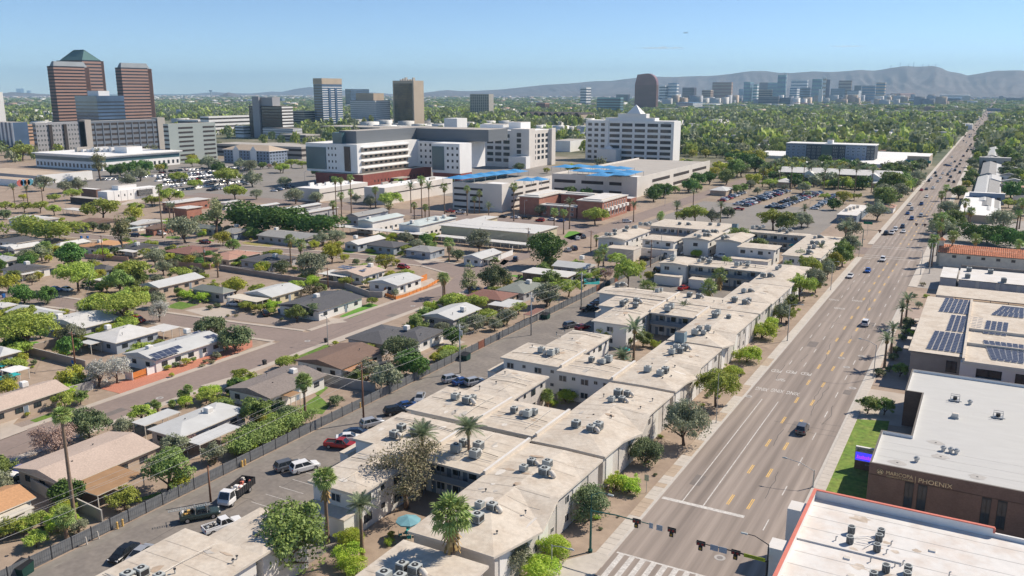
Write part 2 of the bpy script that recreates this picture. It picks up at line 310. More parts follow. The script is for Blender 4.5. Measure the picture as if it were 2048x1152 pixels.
# red corner gravel and front yards along the residential street
sheet('red_gravel_yard',[(-149.9,104),(-149.9,133),(-151,141),(-155,144.8),(-163,145.5),(-163,127),(-156.5,127),(-156.5,104)],.03,M['redgravel'])
sheet('grey_gravel_yard',[(-150.2,159),(-150.2,171),(-160,171),(-178,163),(-178,156.5)],.03,M['gravel'])
sheet('alley_pavement',rectp(-101.9,-84.2,40,341),.018,M['alley'])
sheet('parking_apron',rectp(-86,-72,48,341),.014,M['alley'])
sheet('alley_gutter',rectp(-101.8,-100.2,40,341),.024,mk('alley_edge',(.24,.22,.195),var=.12,blotch=.6,bscale=.15))
sheet('parking_lane',rectp(-84.2,-59,221,262),.022,M['alley'])
sheet('big_parking_lot',rectp(-140,-62,366,470),.014,M['lot'])
sheet('hospital_parking_lot',[(-460,420),(-250,420),(-250,640),(-620,640),(-620,420)],.014,M['lot'])
sheet('college_parking_lot',[(-520,330),(-300,370),(-330,420),(-640,460),(-640,350)],.018,M['lot'])
sheet('shop_forecourt',rectp(-17,60,290,470),.012,mk('forecourt',(.36,.33,.30),var=.08,blotch=.5))
sheet('west_driveway',rectp(-17,10,185,262),.010,mk('west_paving',(.38,.30,.25),var=.08,blotch=.4))
# --- painted markings of the avenue, one thing per painted mark kind
def marks(name,label,rects,m,z=.028,group=None,each=False):
 if each:
  for r in rects:
   o=MB().face([(x,y,z)for x,y in rectp(*r)],m).build(name);tag(o,label,'road marking',group,xy=((r[0]+r[1])/2,(r[2]+r[3])/2))
 else:
  for r in rects:
   o=MB().face([(x,y,z)for x,y in rectp(*r)],m).build(name);o['kind']='structure'
S=60/52.
L1,L2,Y1,Y2,L4=-30.4*S,-27.67*S,-25.06*S,-22.46*S,-19.45*S
marks('stop_line','',[(AX0+.25,-22.3*S,114.2,115.0)],M['paint'])
marks('lane_line','',[(L1-.08,L1+.08,115.0,165),(L2-.08,L2+.08,115.0,165)],M['paint'])
dash=[]
for y in np.arange(190.5,334,12.2):
 if 246<y<263:continue
 dash+=[(L1-.08,L1+.08,y,y+3.2),(L2-.08,L2+.08,y,y+3.2)]
for y in np.arange(112,334,12.2):dash.append((L4-.08,L4+.08,y,y+3.6))
for y in np.arange(372,700,12.2):dash+=[(L1-.08,L1+.08,y,y+3.2),(L2-.08,L2+.08,y,y+3.2),(L4-.08,L4+.08,y,y+3.2)]
marks('lane_dash','',dash,M['paint'])
yd=[]
for y in list(np.arange(117.2,334,12.2))+list(np.arange(372,560,12.2)):
 for x in(Y1,Y2):yd+=[(x-.2,x-.06,y,y+3.6),(x+.06,x+.2,y,y+3.6)]
marks('yellow_dash','',yd,M['yellow'])
zb=[(AX0+.3,AX1-.3,96.4,96.75),(AX0+.3,AX1-.3,89.8,90.15)]
x=AX0+.7
while x<AX1-1:zb.append((x,x+.75,90.15,96.4));x+=1.5
marks('crossing_stripe','',zb,M['paint'],.026)
marks('far_crossing_line','',[(AX0+.3,AX1-.3,y,y+.4)for y in(337,341,359.5,363.5)]+[(-38.0,L1,333.5,334)],M['paint'])
def text(body,x,y,size,rz,m,name='road_word',z=.03,ext=0,parent=None,rot=None,align='CENTER',sx=1,sy=1,kind='structure',bold=0):
 cu=bpy.data.curves.new(name,'FONT');cu.body=body;cu.size=size;cu.align_x=align;cu.align_y='CENTER';cu.extrude=ext;cu.offset=bold
 tmp=bpy.data.objects.new(name,cu);me=bpy.data.meshes.new_from_object(tmp,depsgraph=None)if False else tmp.to_mesh().copy()
 bpy.data.objects.remove(tmp);bpy.data.curves.remove(cu)
 me.materials.clear();me.materials.append(m);me.name=name
 o=put(name,me,parent,(x,y,z));o.rotation_euler=rot or(0,0,rz);o.scale=(sx,sy,1)
 if kind:o['kind']=kind
 return o
lc=[(AX0+L1)/2+.2,(L1+L2)/2,(L2+Y1)/2]
for i,x in enumerate(lc):
 yy=(184.5,185,185)[i]
 text('PED',x,yy+.3*i,2.0,pi,M['paint'],sx=.66,sy=1.4,bold=.012);text('XING',x,yy-13.5,2.0,pi,M['paint'],sx=.52,sy=1.4,bold=.012)
 text('SCHOOL',x,(260,250,262)[i],2.0,pi,M['paint'],sx=.38,sy=1.3,bold=.012)
# bicycle symbol
bk=MB()
for cx_ in(-.55,.55):
 for k in range(10):
  a,b=2*pi*k/10,2*pi*(k+1)/10
  bk.face([(cx_+.42*cos(a),.42*sin(a),0),(cx_+.42*cos(b),.42*sin(b),0),(cx_+.3*cos(b),.3*sin(b),0),(cx_+.3*cos(a),.3*sin(a),0)],M['paint'])
for(ax,ay,bx,by)in((-.55,0,-.2,.7),(-.2,.7,.4,.7),(.4,.7,.55,0),(-.2,.7,0,0),(-.55,0,0,0),(0,0,.4,.7),(.3,.95,.6,.95)):
 L=sqrt((bx-ax)**2+(by-ay)**2);nx,ny=-(by-ay)/L*.06,(bx-ax)/L*.06
 bk.face([(ax-nx,ay-ny,0),(bx-nx,by-ny,0),(bx+nx,by+ny,0),(ax+nx,ay+ny,0)],M['paint'])
o=bk.build('bicycle_mark',None,(-34.4,178.5,.03));o.scale=(1,1.4,1);o['kind']='structure'
mh=MB().tube([(0,0,0),(0,0,.006)],.75,mk('manhole_concrete',(.42,.40,.38)),16).tube([(0,0,.006),(0,0,.01)],.42,mk('manhole_iron',(.24,.22,.21)),16).data('manhole_cover')
for x,y in(Q('B8',578,96),Q('B8',1190,48),Q('C1',280,990),Q('C1',145,1003),Q('B8',410,1045),Q('B1',1150,778),Q('B3',728,414),Q('A7',1635,1045),Q('C1',180,1065)):
 o=put('manhole_cover',mh,None,(x,y,.03));o['kind']='structure'
# repairs of the asphalt: sealed cracks and patches
R3=random.Random(5);seal=mk('crack_sealant',(.12,.11,.105));ptc=mk('asphalt_patch',(.20,.175,.16),var=.1,blotch=.4)
def seal_run(x,y,n,step,m,sx_=1):
 b=MB();
 for k in range(n):
  dx,dy=(R3.uniform(-.35,.35),R3.uniform(.6,1)*step)if sx_ else(R3.uniform(.6,1)*step,R3.uniform(-.3,.3));L_=sqrt(dx*dx+dy*dy);nx,ny=-dy/L_*.05,dx/L_*.05
  b.face([(x-nx,y-ny,.0245),(x+dx-nx,y+dy-ny,.0245),(x+dx+nx,y+dy+ny,.0245),(x+nx,y+ny,.0245)],m);x+=dx;y+=dy
 b.build('crack_seal')['kind']='structure'
for k in range(26):seal_run(R3.uniform(AX0+1,AX1-1),R3.uniform(98,300),R3.randint(4,12),2.2,seal,R3.random()<.7)
for k in range(14):seal_run(R3.uniform(-99,-88),R3.uniform(55,200),R3.randint(3,8),1.8,seal,R3.random()<.5)
for k in range(10):seal_run(R3.uniform(-147,-140),R3.uniform(60,215),R3.randint(4,9),2.0,seal,R3.random()<.6)
for x,y,w,h in((-36,121,1.6,4),(-27,150,1.2,6),(-21.5,176,1.4,3),(-34.5,207,2.2,5),(-24,231,1.5,7),(-143,95,2,4),(-141,180,2.4,3),(-95,120,2.5,4),(-93,170,3,3)):sheet('asphalt_patch',rectp(x,x+w,y,y+h),.0235,ptc)
# parking bay lines in the alley court
pl=[]
for y0,y1,x0,x1,st in((83,97,-91.5,-86.5,2.9),(110,112,-84,-80,2.7),(146,166,-92.0,-86.5,2.9),(184,196,-92,-87,2.9)):
 for y in np.arange(y0,y1,st):pl.append((x0,x1,y,y+.1))
marks('bay_line','',pl,M['paint'],.03)
yh=[(-85.5,-81.3,100,100.14),(-85.5,-81.3,105.2,105.34),(-85.5,-85.36,100,105.3)]+[(-85.4,-81.4,y,y+.1)for y in np.arange(100.9,105,.9)]
marks('hatched_bay_line','',yh,M['yellow'],.03)
marks('hatched_bay_line','',[(-90,-86.8,58,58.14),(-90,-86.8,60,60.14),(-90,-89.86,58,60.1)],M['yellow'],.03)
# ============================================================ APARTMENT COMPLEX between the alley and the avenue
def slab_roof(b,x0,x1,y0,y1,z,rise,axis,mt,mf,th=.32,hip=True):
 """low roof: thick eaves, shallow ridge along axis, hipped ends"""
 e=[(x0,y0),(x1,y0),(x1,y1),(x0,y1)]
 vs=[(x,y,z-th)for x,y in e]+[(x,y,z)for x,y in e]
 b.mesh(vs,[(0,1,5,4),(1,2,6,5),(2,3,7,6),(3,0,4,7)],mf);b.mesh(vs[:4],[(3,2,1,0)],mf)
 if rise<=0:b.mesh(vs[4:],[(0,1,2,3)],mt);return
 if axis=='y':
  xm=(x0+x1)/2;k=min((x1-x0)/2,(y1-y0)*.45)if hip else 0
  a,c=(xm,y0+k,z+rise),(xm,y1-k,z+rise);t=vs[4:]+[a,c]
  fs=[(0,1,4),(1,2,5,4),(2,3,5),(3,0,4,5)]
 else:
  ym=(y0+y1)/2;k=min((y1-y0)/2,(x1-x0)*.45)if hip else 0
  a,c=(x0+k,ym,z+rise),(x1-k,ym,z+rise);t=vs[4:]+[a,c]
  fs=[(0,1,5,4),(1,2,5),(2,3,4,5),(3,0,4)]
 b.mesh(t,fs,mt)
def wave_roof(b,x0,x1,y0,y1,z,outer,mt,mf,ridge=.75,th=.32):
 """wing roof along the avenue: the outer eave folds out over the entrances"""
 w=x1-x0;xr=x0+w*.5;n=len(outer);row=[]
 for i,(t,dx,dz)in enumerate(outer):
  y=y0+(y1-y0)*t;zr=z+(ridge if 0<i<n-1 else .12)
  row.append([(x0,y,z),(xr,y,zr),(x1+dx,y,z+dz)])
 for i in range(n-1):
  a,c=row[i],row[i+1]
  b.face([a[0],a[1],c[1],c[0]],mt)
  b.face([a[1],a[2],c[1]],mt);b.face([a[2],c[2],c[1]],mt)
  for j,s in((0,-1),(2,1)):
   p,q=a[j],c[j];f=[(*p[:2],p[2]-th),(*q[:2],q[2]-th),q,p];b.face(f if s>0 else f[::-1],mf)
  b.face([(*v[:2],v[2]-th)for v in(a[0],c[0],c[2],a[2])],mf)
 for r,rv in((row[0],0),(row[-1],1)):
  f=[(*r[0][:2],r[0][2]-th),(*r[2][:2],r[2][2]-th),r[2],r[1],r[0]];b.face(f[::-1]if rv else f,mf)
def balcony(par,side,u0,u1,c,dep,z=2.9):
 """upper walkway: deck, solid rail with posts, and the doors behind it"""
 b=MB();d=MB();pz=MB()
 s=1 if side[0]=='+' else-1
 lo,hi=sorted((c,c+s*dep));e0,e1=sorted((c+s*dep,c+s*(dep+.07)))
 if side[1]=='y':
  d.box(u0,u1,lo,hi,z-.16,z,M['fascia_l']);b.box(u0,u1,e0,e1,z+.02,z+1.05,M['blue_grey'])
  for u in np.arange(u0+.4,u1,3.2):pz.box(u,u+.12,e0-.01,e0+.11,0,z-.17,M['blue_grey']);pz.box(u,u+.1,e0-.03,e0-.02,z+1.06,z+2.7,M['blue_grey'])
 else:
  d.box(lo,hi,u0,u1,z-.16,z,M['fascia_l']);b.box(e0,e1,u0,u1,z+.02,z+1.05,M['blue_grey'])
  for u in np.arange(u0+.4,u1,3.2):pz.box(e0-.01,e0+.11,u,u+.12,0,z-.17,M['blue_grey'])
 d.build('balcony_deck',par);b.build('railing',par);pz.build('balcony_post',par)['kind']='stuff'
def doors(par,side,u0,u1,c,z,n,w=.95,h=2.05):
 for i in range(n):
  u=u0+(i+.5)*(u1-u0)/n;loc=(u,c,z)if side[1]=='y' else(c,u,z);put('door',DOOR,par,loc,SIDE[side],(w,1,h))
Z=6.0
ROOFS=[]
def apartment(label,wings,mark,wall='offw',fas='fascia_l',th=.32):
 xs=[w[0]for w in wings]+[w[1]for w in wings];ys=[w[2]for w in wings]+[w[3]for w in wings]
 t=thing('apartment_building',label,'apartment building',(0,0,0),group='two storey apartment blocks',mark=mark,xy=((min(xs)+max(xs))/2,(min(ys)+max(ys))/2))
 t.location=(0,0,0)
 for w in wings:
  x0,x1,y0,y1,st=w[:5];o=dict(w[5])if len(w)>5 else{}
  z=o.get('z',Z);ov=o.get('ov',.55);wm=M[o.get('wall',wall)]
  ox0,ox1,oy0,oy1=x0+o.get('ix0',ov),x1-o.get('ix1',ov),y0+o.get('iy0',ov),y1-o.get('iy1',ov)
  MB().box(ox0,ox1,oy0,oy1,0,z-.33,wm).build('wall',t)
  rb=MB()
  if st=='wave':wave_roof(rb,x0,x1,y0,y1,z,o.get('outer')or[(0,-.35,0),(.30,1.3,-.75),(.52,.1,.45),(.75,0,.1),(1,0,0)],M['roof_tan'],M[fas])
  else:slab_roof(rb,x0,x1,y0,y1,z,o.get('rise',.3),'y' if(y1-y0)>(x1-x0)else 'x',M['roof_tan'],M[fas],th,o.get('hip',True))
  rb.build('roof',t);ROOFS.append((t,st,x0,x1,y0,y1,z,o.get('rise',.3),o.get('outer')or[(0,-.35,0),(.30,1.3,-.75),(.52,.1,.45),(.75,0,.1),(1,0,0)]))
  for s,n,kind in o.get('win',()):
   horiz=s[1]=='y';u0,u1=(ox0,ox1)if horiz else(oy0,oy1);c={'-y':oy0,'+y':oy1,'+x':ox1,'-x':ox0}[s]
   for zz in((1.55,4.35)if z>5 else(1.6,)):
    for i in range(n):
     u=u0+(i+.5)*(u1-u0)/n;big=(i%2==0)
     window(t,s,u,c,zz if big else zz+.3,1.7 if big else .8,1.25 if big else .7,WIN_D if kind=='d' else WIN)
  for s,n,dep in o.get('balc',()):
   horiz=s[1]=='y';u0,u1=(ox0,ox1)if horiz else(oy0,oy1);c={'-y':oy0,'+y':oy1,'+x':ox1,'-x':ox0}[s]
   balcony(t,s,u0,u1,c,dep)
   for zz in(0,2.9):
    doors(t,s,u0,u1,c,zz+.02,n)
    windows(t,s,u0+1.3,u1+1.3,c,zz+1.5,n,1.3,1.2,WIN_D)
  if o.get('screen'):
   k=0
   for u in np.arange(oy0+1,oy1-3,5.2):
    MB().box(ox1,ox1+.12,u,u+2.6,.2,5.2,M['blk']if k%2 else M['offw']).build('screen_panel',t);k+=1
 return t
cw=dict(win=(('-y',3,'d'),))
A_=apartment('tan roofed apartment block at the bottom corner, beside the dark cars in the alley',[
 (-84.4,-71,46,65.5,'flat',dict(rise=.25,win=(('-x',5,'n'),))),(-80.2,-71,65.5,74.2,'flat',dict(rise=.4,win=(('+y',2,'n'),)))],'the nearest tan roof block')
B_=apartment('tan roofed apartment block around the court of the pale blue parasol',[
 (-80.2,-70.8,83.3,98.4,'hip',dict(rise=.45,win=(('+x',4,'d'),('-y',1,'n')),wall='offw')),
 (-84.5,-70.8,98.4,111.6,'hip',dict(rise=.35,win=(('-x',3,'n'),),iy0=.1,iy1=.5)),
 (-70.8,-59.3,97.2,111.6,'flat',dict(rise=.25,balc=(('-y',4,1.3),),iy0=1.9,ix0=0,ix1=0,iy1=.7,win=(('+y',4,'d'),))),
 (-59.3,-46.3,78.7,110.6,'wave',dict(screen=1,win=(('-x',6,'d'),('+x',7,'n')),wall='blk'))],'the parasol courtyard block')
A2=apartment('tan roofed apartment wing at the bottom edge, left of the flowering tree by the avenue',[
 (-58.5,-46.2,58,76.8,'flat',dict(rise=.35,win=(('+x',4,'n'),('+y',2,'n')),wall='blk'))],'the bottom edge block')
C_=apartment('tan roofed apartment block with the green bushes in its yard, second from the bottom corner',[
 (-84.9,-70.8,113.2,126.4,'hip',dict(rise=.35,win=(('-x',3,'n'),('-y',4,'n')),iy0=.8)),
 (-80.6,-70.8,126.4,141.0,'hip',dict(rise=.45,win=(('+x',4,'d'),('-x',3,'n')),wall='blk')),
 (-70.8,-59.2,113.2,126.0,'flat',dict(rise=.25,iy0=.8,iy1=.6,ix0=0,ix1=0,win=(('-y',5,'n'),))),
 (-59.2,-46.4,111.6,143.5,'wave',dict(screen=1,outer=[(0,0,0),(.22,.1,-.1),(.40,1.1,-.6),(.6,.1,.35),(1,0,0)],win=(('+x',7,'n'),('-x',5,'d'),('-y',2,'n')),wall='blk'))],'the bushy yard block')
D_=apartment('long tan roofed apartment block facing the teal parasol garden, beside the empty parking bays',[
 (-85.3,-71.2,146.9,159.2,'hip',dict(rise=.35,win=(('-y',4,'n'),('-x',3,'n')))),
 (-81.0,-71.2,159.2,173.4,'hip',dict(rise=.5,win=(('+x',4,'d'),))),
 (-71.2,-59.3,144.9,157.3,'flat',dict(rise=.25,ix0=0,ix1=0,win=(('-y',5,'n'),('+y',4,'d')))),
 (-59.3,-46.5,144.7,175.4,'wave',dict(screen=1,outer=[(0,0,0),(.2,.2,-.1),(.35,.9,-.45),(.5,.1,.3),(1,0,0)],win=(('+x',7,'n'),('-x',5,'d')),wall='blk'))],'the teal parasol block')
E_=apartment('tan roofed apartment block with dark balcony behind the tall date palm courtyard',[
 (-80.7,-71.2,183.0,197.9,'hip',dict(rise=.5,win=(('-y',1,'n'),('+x',3,'d')))),
 (-85.4,-71.2,197.9,209.8,'hip',dict(rise=.35,win=(('-x',3,'n'),('-y',1,'n')))),
 (-71.2,-59.2,197.4,209.8,'flat',dict(rise=.25,balc=(('-y',4,1.3),),iy0=1.9,ix0=0,ix1=0)),
 (-59.2,-46.7,176.4,208.7,'wave',dict(screen=1,outer=[(0,0,0),(.18,1.2,-.6),(.36,.1,.35),(.7,0,.1),(1,0,0)],win=(('+x',7,'n'),('-x',5,'d')),wall='blk'))],'the dark balcony block')
F_=apartment('long tan roofed apartment block behind the fan palm with the golden skirt',[
 (-91.5,-71.2,211.0,221.0,'hip',dict(rise=.5,hip=False,win=(('-x',2,'n'),))),
 (-71.2,-59.2,210.6,221.5,'flat',dict(rise=.25,ix0=0,ix1=0)),
 (-59.2,-46.6,209.6,221.5,'flat',dict(rise=.35,win=(('+x',3,'n'),),wall='blk')),
 (-59.2,-46.2,221.5,243.8,'wave',dict(screen=1,outer=[(0,0,0),(.3,0,0),(.6,.2,.25),(1,0,0)],win=(('+x',5,'n'),('-x',3,'d')),wall='blk'))],'the golden skirt palm block')
G_=apartment('apartment block with dark blue stairs facing the two white storage sheds',[
 (-91.0,-81.5,259.5,272.0,'hip',dict(rise=.4,hip=False,win=(('-y',2,'n'),('-x',2,'n')))),
 (-81.5,-56.5,261.0,272.0,'flat',dict(rise=.25,balc=(('-y',6,1.3),),iy0=2.2,ix0=0,ix1=0)),
 (-58.0,-46.2,244.2,276.0,'wave',dict(screen=1,outer=[(0,0,0),(.35,0,.2),(.7,.2,0),(1,0,0)],win=(('+x',5,'n'),('-x',3,'d'))))],'the blue stairs block')
def qrect(c,Lp,Bp,Rp,z):
 L_,B_,R_=(Q(c,*p,z)for p in(Lp,Bp,Rp));return(L_[0],(B_[0]+R_[0])/2,(L_[1]+B_[1])/2,R_[1])
def flatblock(label,rect,z,mark,**k):
 return apartment(label,[(*rect,'flat',dict(z=z,**k))],mark)
def bar(label,rect,z,mark,**k):
 return apartment(label,[(*rect,'hip',dict(z=z,**k))],mark)
H1=bar('white gabled apartment block with a blue end wall beside the side street',qrect('D1',(105,300),(490,350),(800,205),6.2),6.2,'the blue gable block',rise=.7,hip=False,win=(('+x',5,'d'),('-y',1,'n')))
H2=apartment('long apartment bar with a flat tan roof along the side street, teal cabinet on top',[(*qrect('D1',(700,170),(1890,190),(1930,120),6.2),'flat',dict(z=6.2,balc=(('-y',9,1.4),),iy0=2.0))],'the side street bar')
H3=bar('white gabled apartment block with five roof units, standing alone in the parking court',qrect('D1',(1250,310),(1600,350),(1840,235),6.4),6.4,'the gabled court block',rise=.8,hip=False,win=(('-y',1,'d'),('+x',3,'d')))
H4=bar('white gabled apartment block half hidden behind the leafy court tree',qrect('D2',(180,325),(480,345),(760,255),6.4),6.4,'the tree hidden block',rise=.8,hip=False,win=(('+x',3,'d'),))
H4b=bar('cream two storey block between the leafy court tree and the storage carport',qrect('D2',(480,400),(960,455),(1045,390),6.0),6.0,'the cream court block',rise=.3,win=(('-y',4,'d'),('+x',1,'d')))
H5=apartment('apartment block with deep blue balconies and a long wing along the avenue',[(*qrect('D2',(505,170),(1340,305),(1430,245),6.2),'flat',dict(z=6.2,balc=(('-y',7,1.4),),iy0=2.0)),(*qrect('D2',(1040,508),(1545,555),(1835,285),6.2),'hip',dict(z=6.2,rise=.5,win=(('+x',5,'n'),('-y',2,'n'),('-x',4,'d'))))],'the deep blue balcony block')
H6=bar('small tan roofed apartment block beside the utility poles in the parking court',qrect('D1',(690,320),(1130,362),(1290,300),5.8),5.8,'the pole side block',rise=.4,win=(('-y',3,'d'),('+x',1,'d')))
def lowshed(label,name,cat,rect,z,mark,wall='offw',roof='roof_tan',par=.18,win=0,group=None):
 x0,x1,y0,y1=rect;t=thing(name,label,cat,((x0+x1)/2,(y0+y1)/2,0),group=group,mark=mark);hx,hy=(x1-x0)/2,(y1-y0)/2
 MB().box(-hx+.1,hx-.1,-hy+.1,hy-.1,0,z-.2,M[wall]).build('wall',t)
 MB().box(-hx,hx,-hy,hy,z-.2,z,M['fascia_l'],M[roof]).build('roof',t)
 for i in range(win):window(t,'-y',-hx+(i+.5)*2*hx/win,-hy+.1,z*.55,1.2,.8)
 return t
lowshed('white storage shed with a flat tan roof behind the bushy tree in the alley court','storage_shed','shed',qrect('D1',(880,800),(1205,855),(1262,822),3.0),3.0,'the larger storage shed')
lowshed('white storage shed with a flat tan roof beside the parked red car','storage_shed','shed',qrect('D1',(1335,862),(1640,900),(1700,868),3.0),3.0,'the storage shed by the red car')
lowshed('low flat carport roof in front of the cream court block','carport','carport',qrect('D2',(345,560),(885,592),(920,565),2.8),2.8,'the court carport')
lowshed('low white laundry shed in the parking court beside the light pole','laundry_shed','shed',qrect('D1',(700,440),(1130,490),(1185,465),3.0),3.0,'the laundry shed',win=2)
lowshed('single storey tan roofed shop with a painted white end wall near the alley trees','corner_shop','shop',qrect('D1',(262,420),(540,495),(705,430),4.4),4.4,'the painted wall shop',wall='fascia_l')
# stair and laundry annexes on the alley ends of the blocks
for c,a,b_,r,z,lab in(('B4',(400,690),(742,752),(840,690),3.1,'low flat roofed annex at the foot of the stout skirted palm'),
 ('B4',(690,290),(750,310),(870,235),3.0,'low walled stair annex beside the red pickup'),
 ('B5',(410,600),(445,640),(530,560),3.0,'low annex on the alley end of the teal parasol block'),
 ('A8',(1090,840),(1180,815),(1200,800),3.0,'low annex beside the dark pickup in the alley court')):
 x0,x1,y0,y1=qrect(c,a,b_,r,z)
 if x1-x0<1.5:x1=x0+2.5
 if y1-y0<1.5:y1=y0+3
 lowshed(lab,'annex','annex',(x0,x1,y0,y1),z,None,wall='offw')
# teal water cabinet boxes on two roofs
for c,x,y,z,lab in(('D1',1965,190,6.2,'teal plant cabinet on the roof of the side street bar'),('D3',1280,745,6.3,'blue grey plant cabinet on the roof of the teal parasol block')):
 X,Y=Q(c,x,y,z);o=thing('plant_cabinet',lab,'plant cabinet',(X,Y,z));MB().bbox(-1.1,1.1,-1,1,0,2.2,mk('cabinet_teal',(.20,.27,.31))).build('cabinet',o);MB().box(-.9,.9,-.8,.8,2.21,2.26,M['fascia']).build('lid',o)
# ---- air conditioners on the apartment roofs
def ac_kit():
 c=MB();c.bbox(-.62,.62,-.62,.62,.08,1.12,M['ac'],.05,M['ac_top'])
 for k in range(5):c.box(-.55,.55,-.645,-.62,.22+k*.15,.29+k*.15,M['dark'])
 c.box(.62,.645,-.5,.5,.25,.9,M['dark']);c.box(-.62,.62,-.62,.62,0,.07,M['dark'])
 f=MB().tube([(0,0,1.121),(0,0,1.15)],.40,M['dark'],14);f.tube([(0,0,1.15),(0,0,1.18)],.14,M['ac'],8)
 d=MB().tube([(.7,0,.55),(1.05,0,.6),(1.3,0,.35),(1.35,0,.0)],.36,M['duct'],9)
 return c.data('cabinet'),f.data('fan_grille'),d.data('duct',True)
AC=ac_kit()
def aircon(x,y,z,label,group,duct=False,rz=0,s=1.0):
 t=thing('air_conditioner',label,'air conditioner',(x,y,z),rz,group,(s,s,s))
 put('cabinet',AC[0],t);put('fan_grille',AC[1],t)
 if duct:put('duct',AC[2],t)
 return t
acs=[
 ('D6',[(630,830),(490,880),(810,880)],'grey air conditioner in the cluster at the bottom corner, nearest the dark alley cars',6.2),
 ('B4',[(1125,1080),(1215,1100),(1000,1150),(1110,1160)],'grey air conditioner on the bottom edge roof under the round palm shadow',6.3),
 ('B4',[(1120,115),(1070,160),(1220,140)],'grey air conditioner on the alley wing roof behind the reddish brown tree',6.4),
 ('B4',[(1500,260),(1550,215),(1655,245),(1630,300)],'grey air conditioner beside the lone date palm trunk',6.3),
 ('B6',[(650,395),(705,350),(815,365),(795,425)],'grey air conditioner in the four beside the white roof step of the parasol courtyard block',6.6),
 ('B6',[(345,650),(430,665),(328,745)],'grey air conditioner in the three beside the round skirted fan palm',6.5),
 ('B5',[(170,785),(250,810),(290,790)],'grey air conditioner on the alley wing of the bushy yard block',6.4),
 ('B5',[(570,870),(660,900),(705,885)],'grey air conditioner on the middle roof of the bushy yard block',6.4),
 ('B5',[(990,970),(1090,1000),(1140,985)],'grey air conditioner nearest the wavy eave of the bushy yard block',6.6),
 ('B5',[(1275,760),(1335,760),(1230,800),(1300,800)],'grey air conditioner in the square of four behind the bushy yard',6.6),
 ('B5',[(755,470),(820,490),(855,475)],'grey air conditioner on the alley wing of the teal parasol block',6.4),
 ('B5',[(1095,530),(1170,545),(1210,530)],'grey air conditioner on the middle roof of the teal parasol block',6.4),
 ('B5',[(1475,600),(1560,625),(1595,605)],'grey air conditioner beside the leaning date palm crown',6.6),
 ('B5',[(1640,480),(1670,450),(1700,470),(1725,450)],'grey air conditioner in the four beside the blue grey plant cabinet',6.6),
 ('D3',[(580,275),(620,240),(735,295),(745,245)],'grey air conditioner on the alley wing of the dark balcony block',6.4),
 ('D3',[(1125,345),(1165,310)],'grey air conditioner beside the slim palm on the dark balcony block',6.4),
 ('D3',[(1455,625),(1510,570),(1560,625),(1610,575)],'grey air conditioner in the four above the bend of the avenue eave',6.8),
 ('D3',[(1700,425),(1730,385),(1865,435)],'grey air conditioner in the three beside the bright roof patch',6.6),
 ('D3',[(520,55),(575,45)],'grey air conditioner at the alley end of the golden skirt palm block',6.4),
 ('D3',[(1000,120),(1040,110)],'grey air conditioner behind the tall fan palm crown',6.4),
 ('D3',[(1390,170),(1500,185)],'grey air conditioner beside the golden skirted palm',6.4),
 ('D4',[(570,500),(700,525),(750,510)],'grey air conditioner on the avenue roof by the long step',6.5),
 ('D4',[(690,385),(770,380)],'grey air conditioner in the pair on the sloping avenue roof',6.6),
 ('D4',[(935,190),(1020,185)],'grey air conditioner in the pair below the shadowed roof edge',6.6),
 ('D4',[(1115,95),(1150,70)],'grey air conditioner at the end of the long blue stairs roof',6.6),
 ('D4',[(600,50),(645,35),(735,60),(745,30)],'grey air conditioner in the middle of the long blue stairs roof',6.5),
 ('D1',[(1115,590),(1125,560)],'grey air conditioner at the alley end of the blue stairs block',6.5),
 ('D1',[(1480,610),(1530,590),(1620,620),(1635,590)],'grey air conditioner on the blue stairs block above the dark windows',6.5),
 ('D1',[(225,255),(275,255),(340,250)],'grey air conditioner on the blue gable block',6.8),
 ('D1',[(335,210),(465,205),(500,165),(620,160)],'grey air conditioner along the ridge beside the side street',6.8),
 ('D1',[(685,115),(755,120),(805,112)],'grey air conditioner at the end of the side street bar',6.4),
 ('D1',[(1215,110),(1330,115)],'grey air conditioner on the side street bar behind the small tree',6.4),
 ('D1',[(1630,120),(1745,125)],'grey air conditioner on the side street bar near its teal cabinet',6.4),
 ('D1',[(1430,265),(1480,285),(1560,265),(1600,262)],'grey air conditioner on the near slope of the gabled court block',6.9),
 ('D1',[(1540,210),(1585,220),(1660,215),(1700,212)],'grey air conditioner on the far slope of the gabled court block',6.9),
 ('D2',[(295,285),(330,275)],'grey air conditioner on the tree hidden block',7.0),
 ('D2',[(680,155),(730,140),(770,165),(810,145)],'grey air conditioner on the blue balcony bar nearest the teal cabinet',6.5),
 ('D2',[(1025,195),(1065,180),(1115,210),(1150,190)],'grey air conditioner on the blue balcony bar above the parked dark cars',6.5),
 ('D2',[(1470,280),(1530,275)],'grey air conditioner at the corner of the deep blue balcony block',6.5),
 ('D2',[(1435,345),(1500,350),(1575,345)],'grey air conditioner in the three beside the low roof wall',6.8),
 ('D2',[(1400,405),(1390,465),(1460,400)],'grey air conditioner beside the palm on the avenue wing',6.8),
 ]
for c,pts,lab,z in acs:
 for i,(x,y)in enumerate(pts):
  X,Y=Q(c,x,y,z+.6);aircon(X,Y,z,lab,lab.replace('grey air conditioner','air conditioners'),duct=(i%2==1),rz=R.choice((0,0,pi/2,pi))+R.uniform(-.06,.06),s=R.choice((.82,.95,1.0,1.08)))
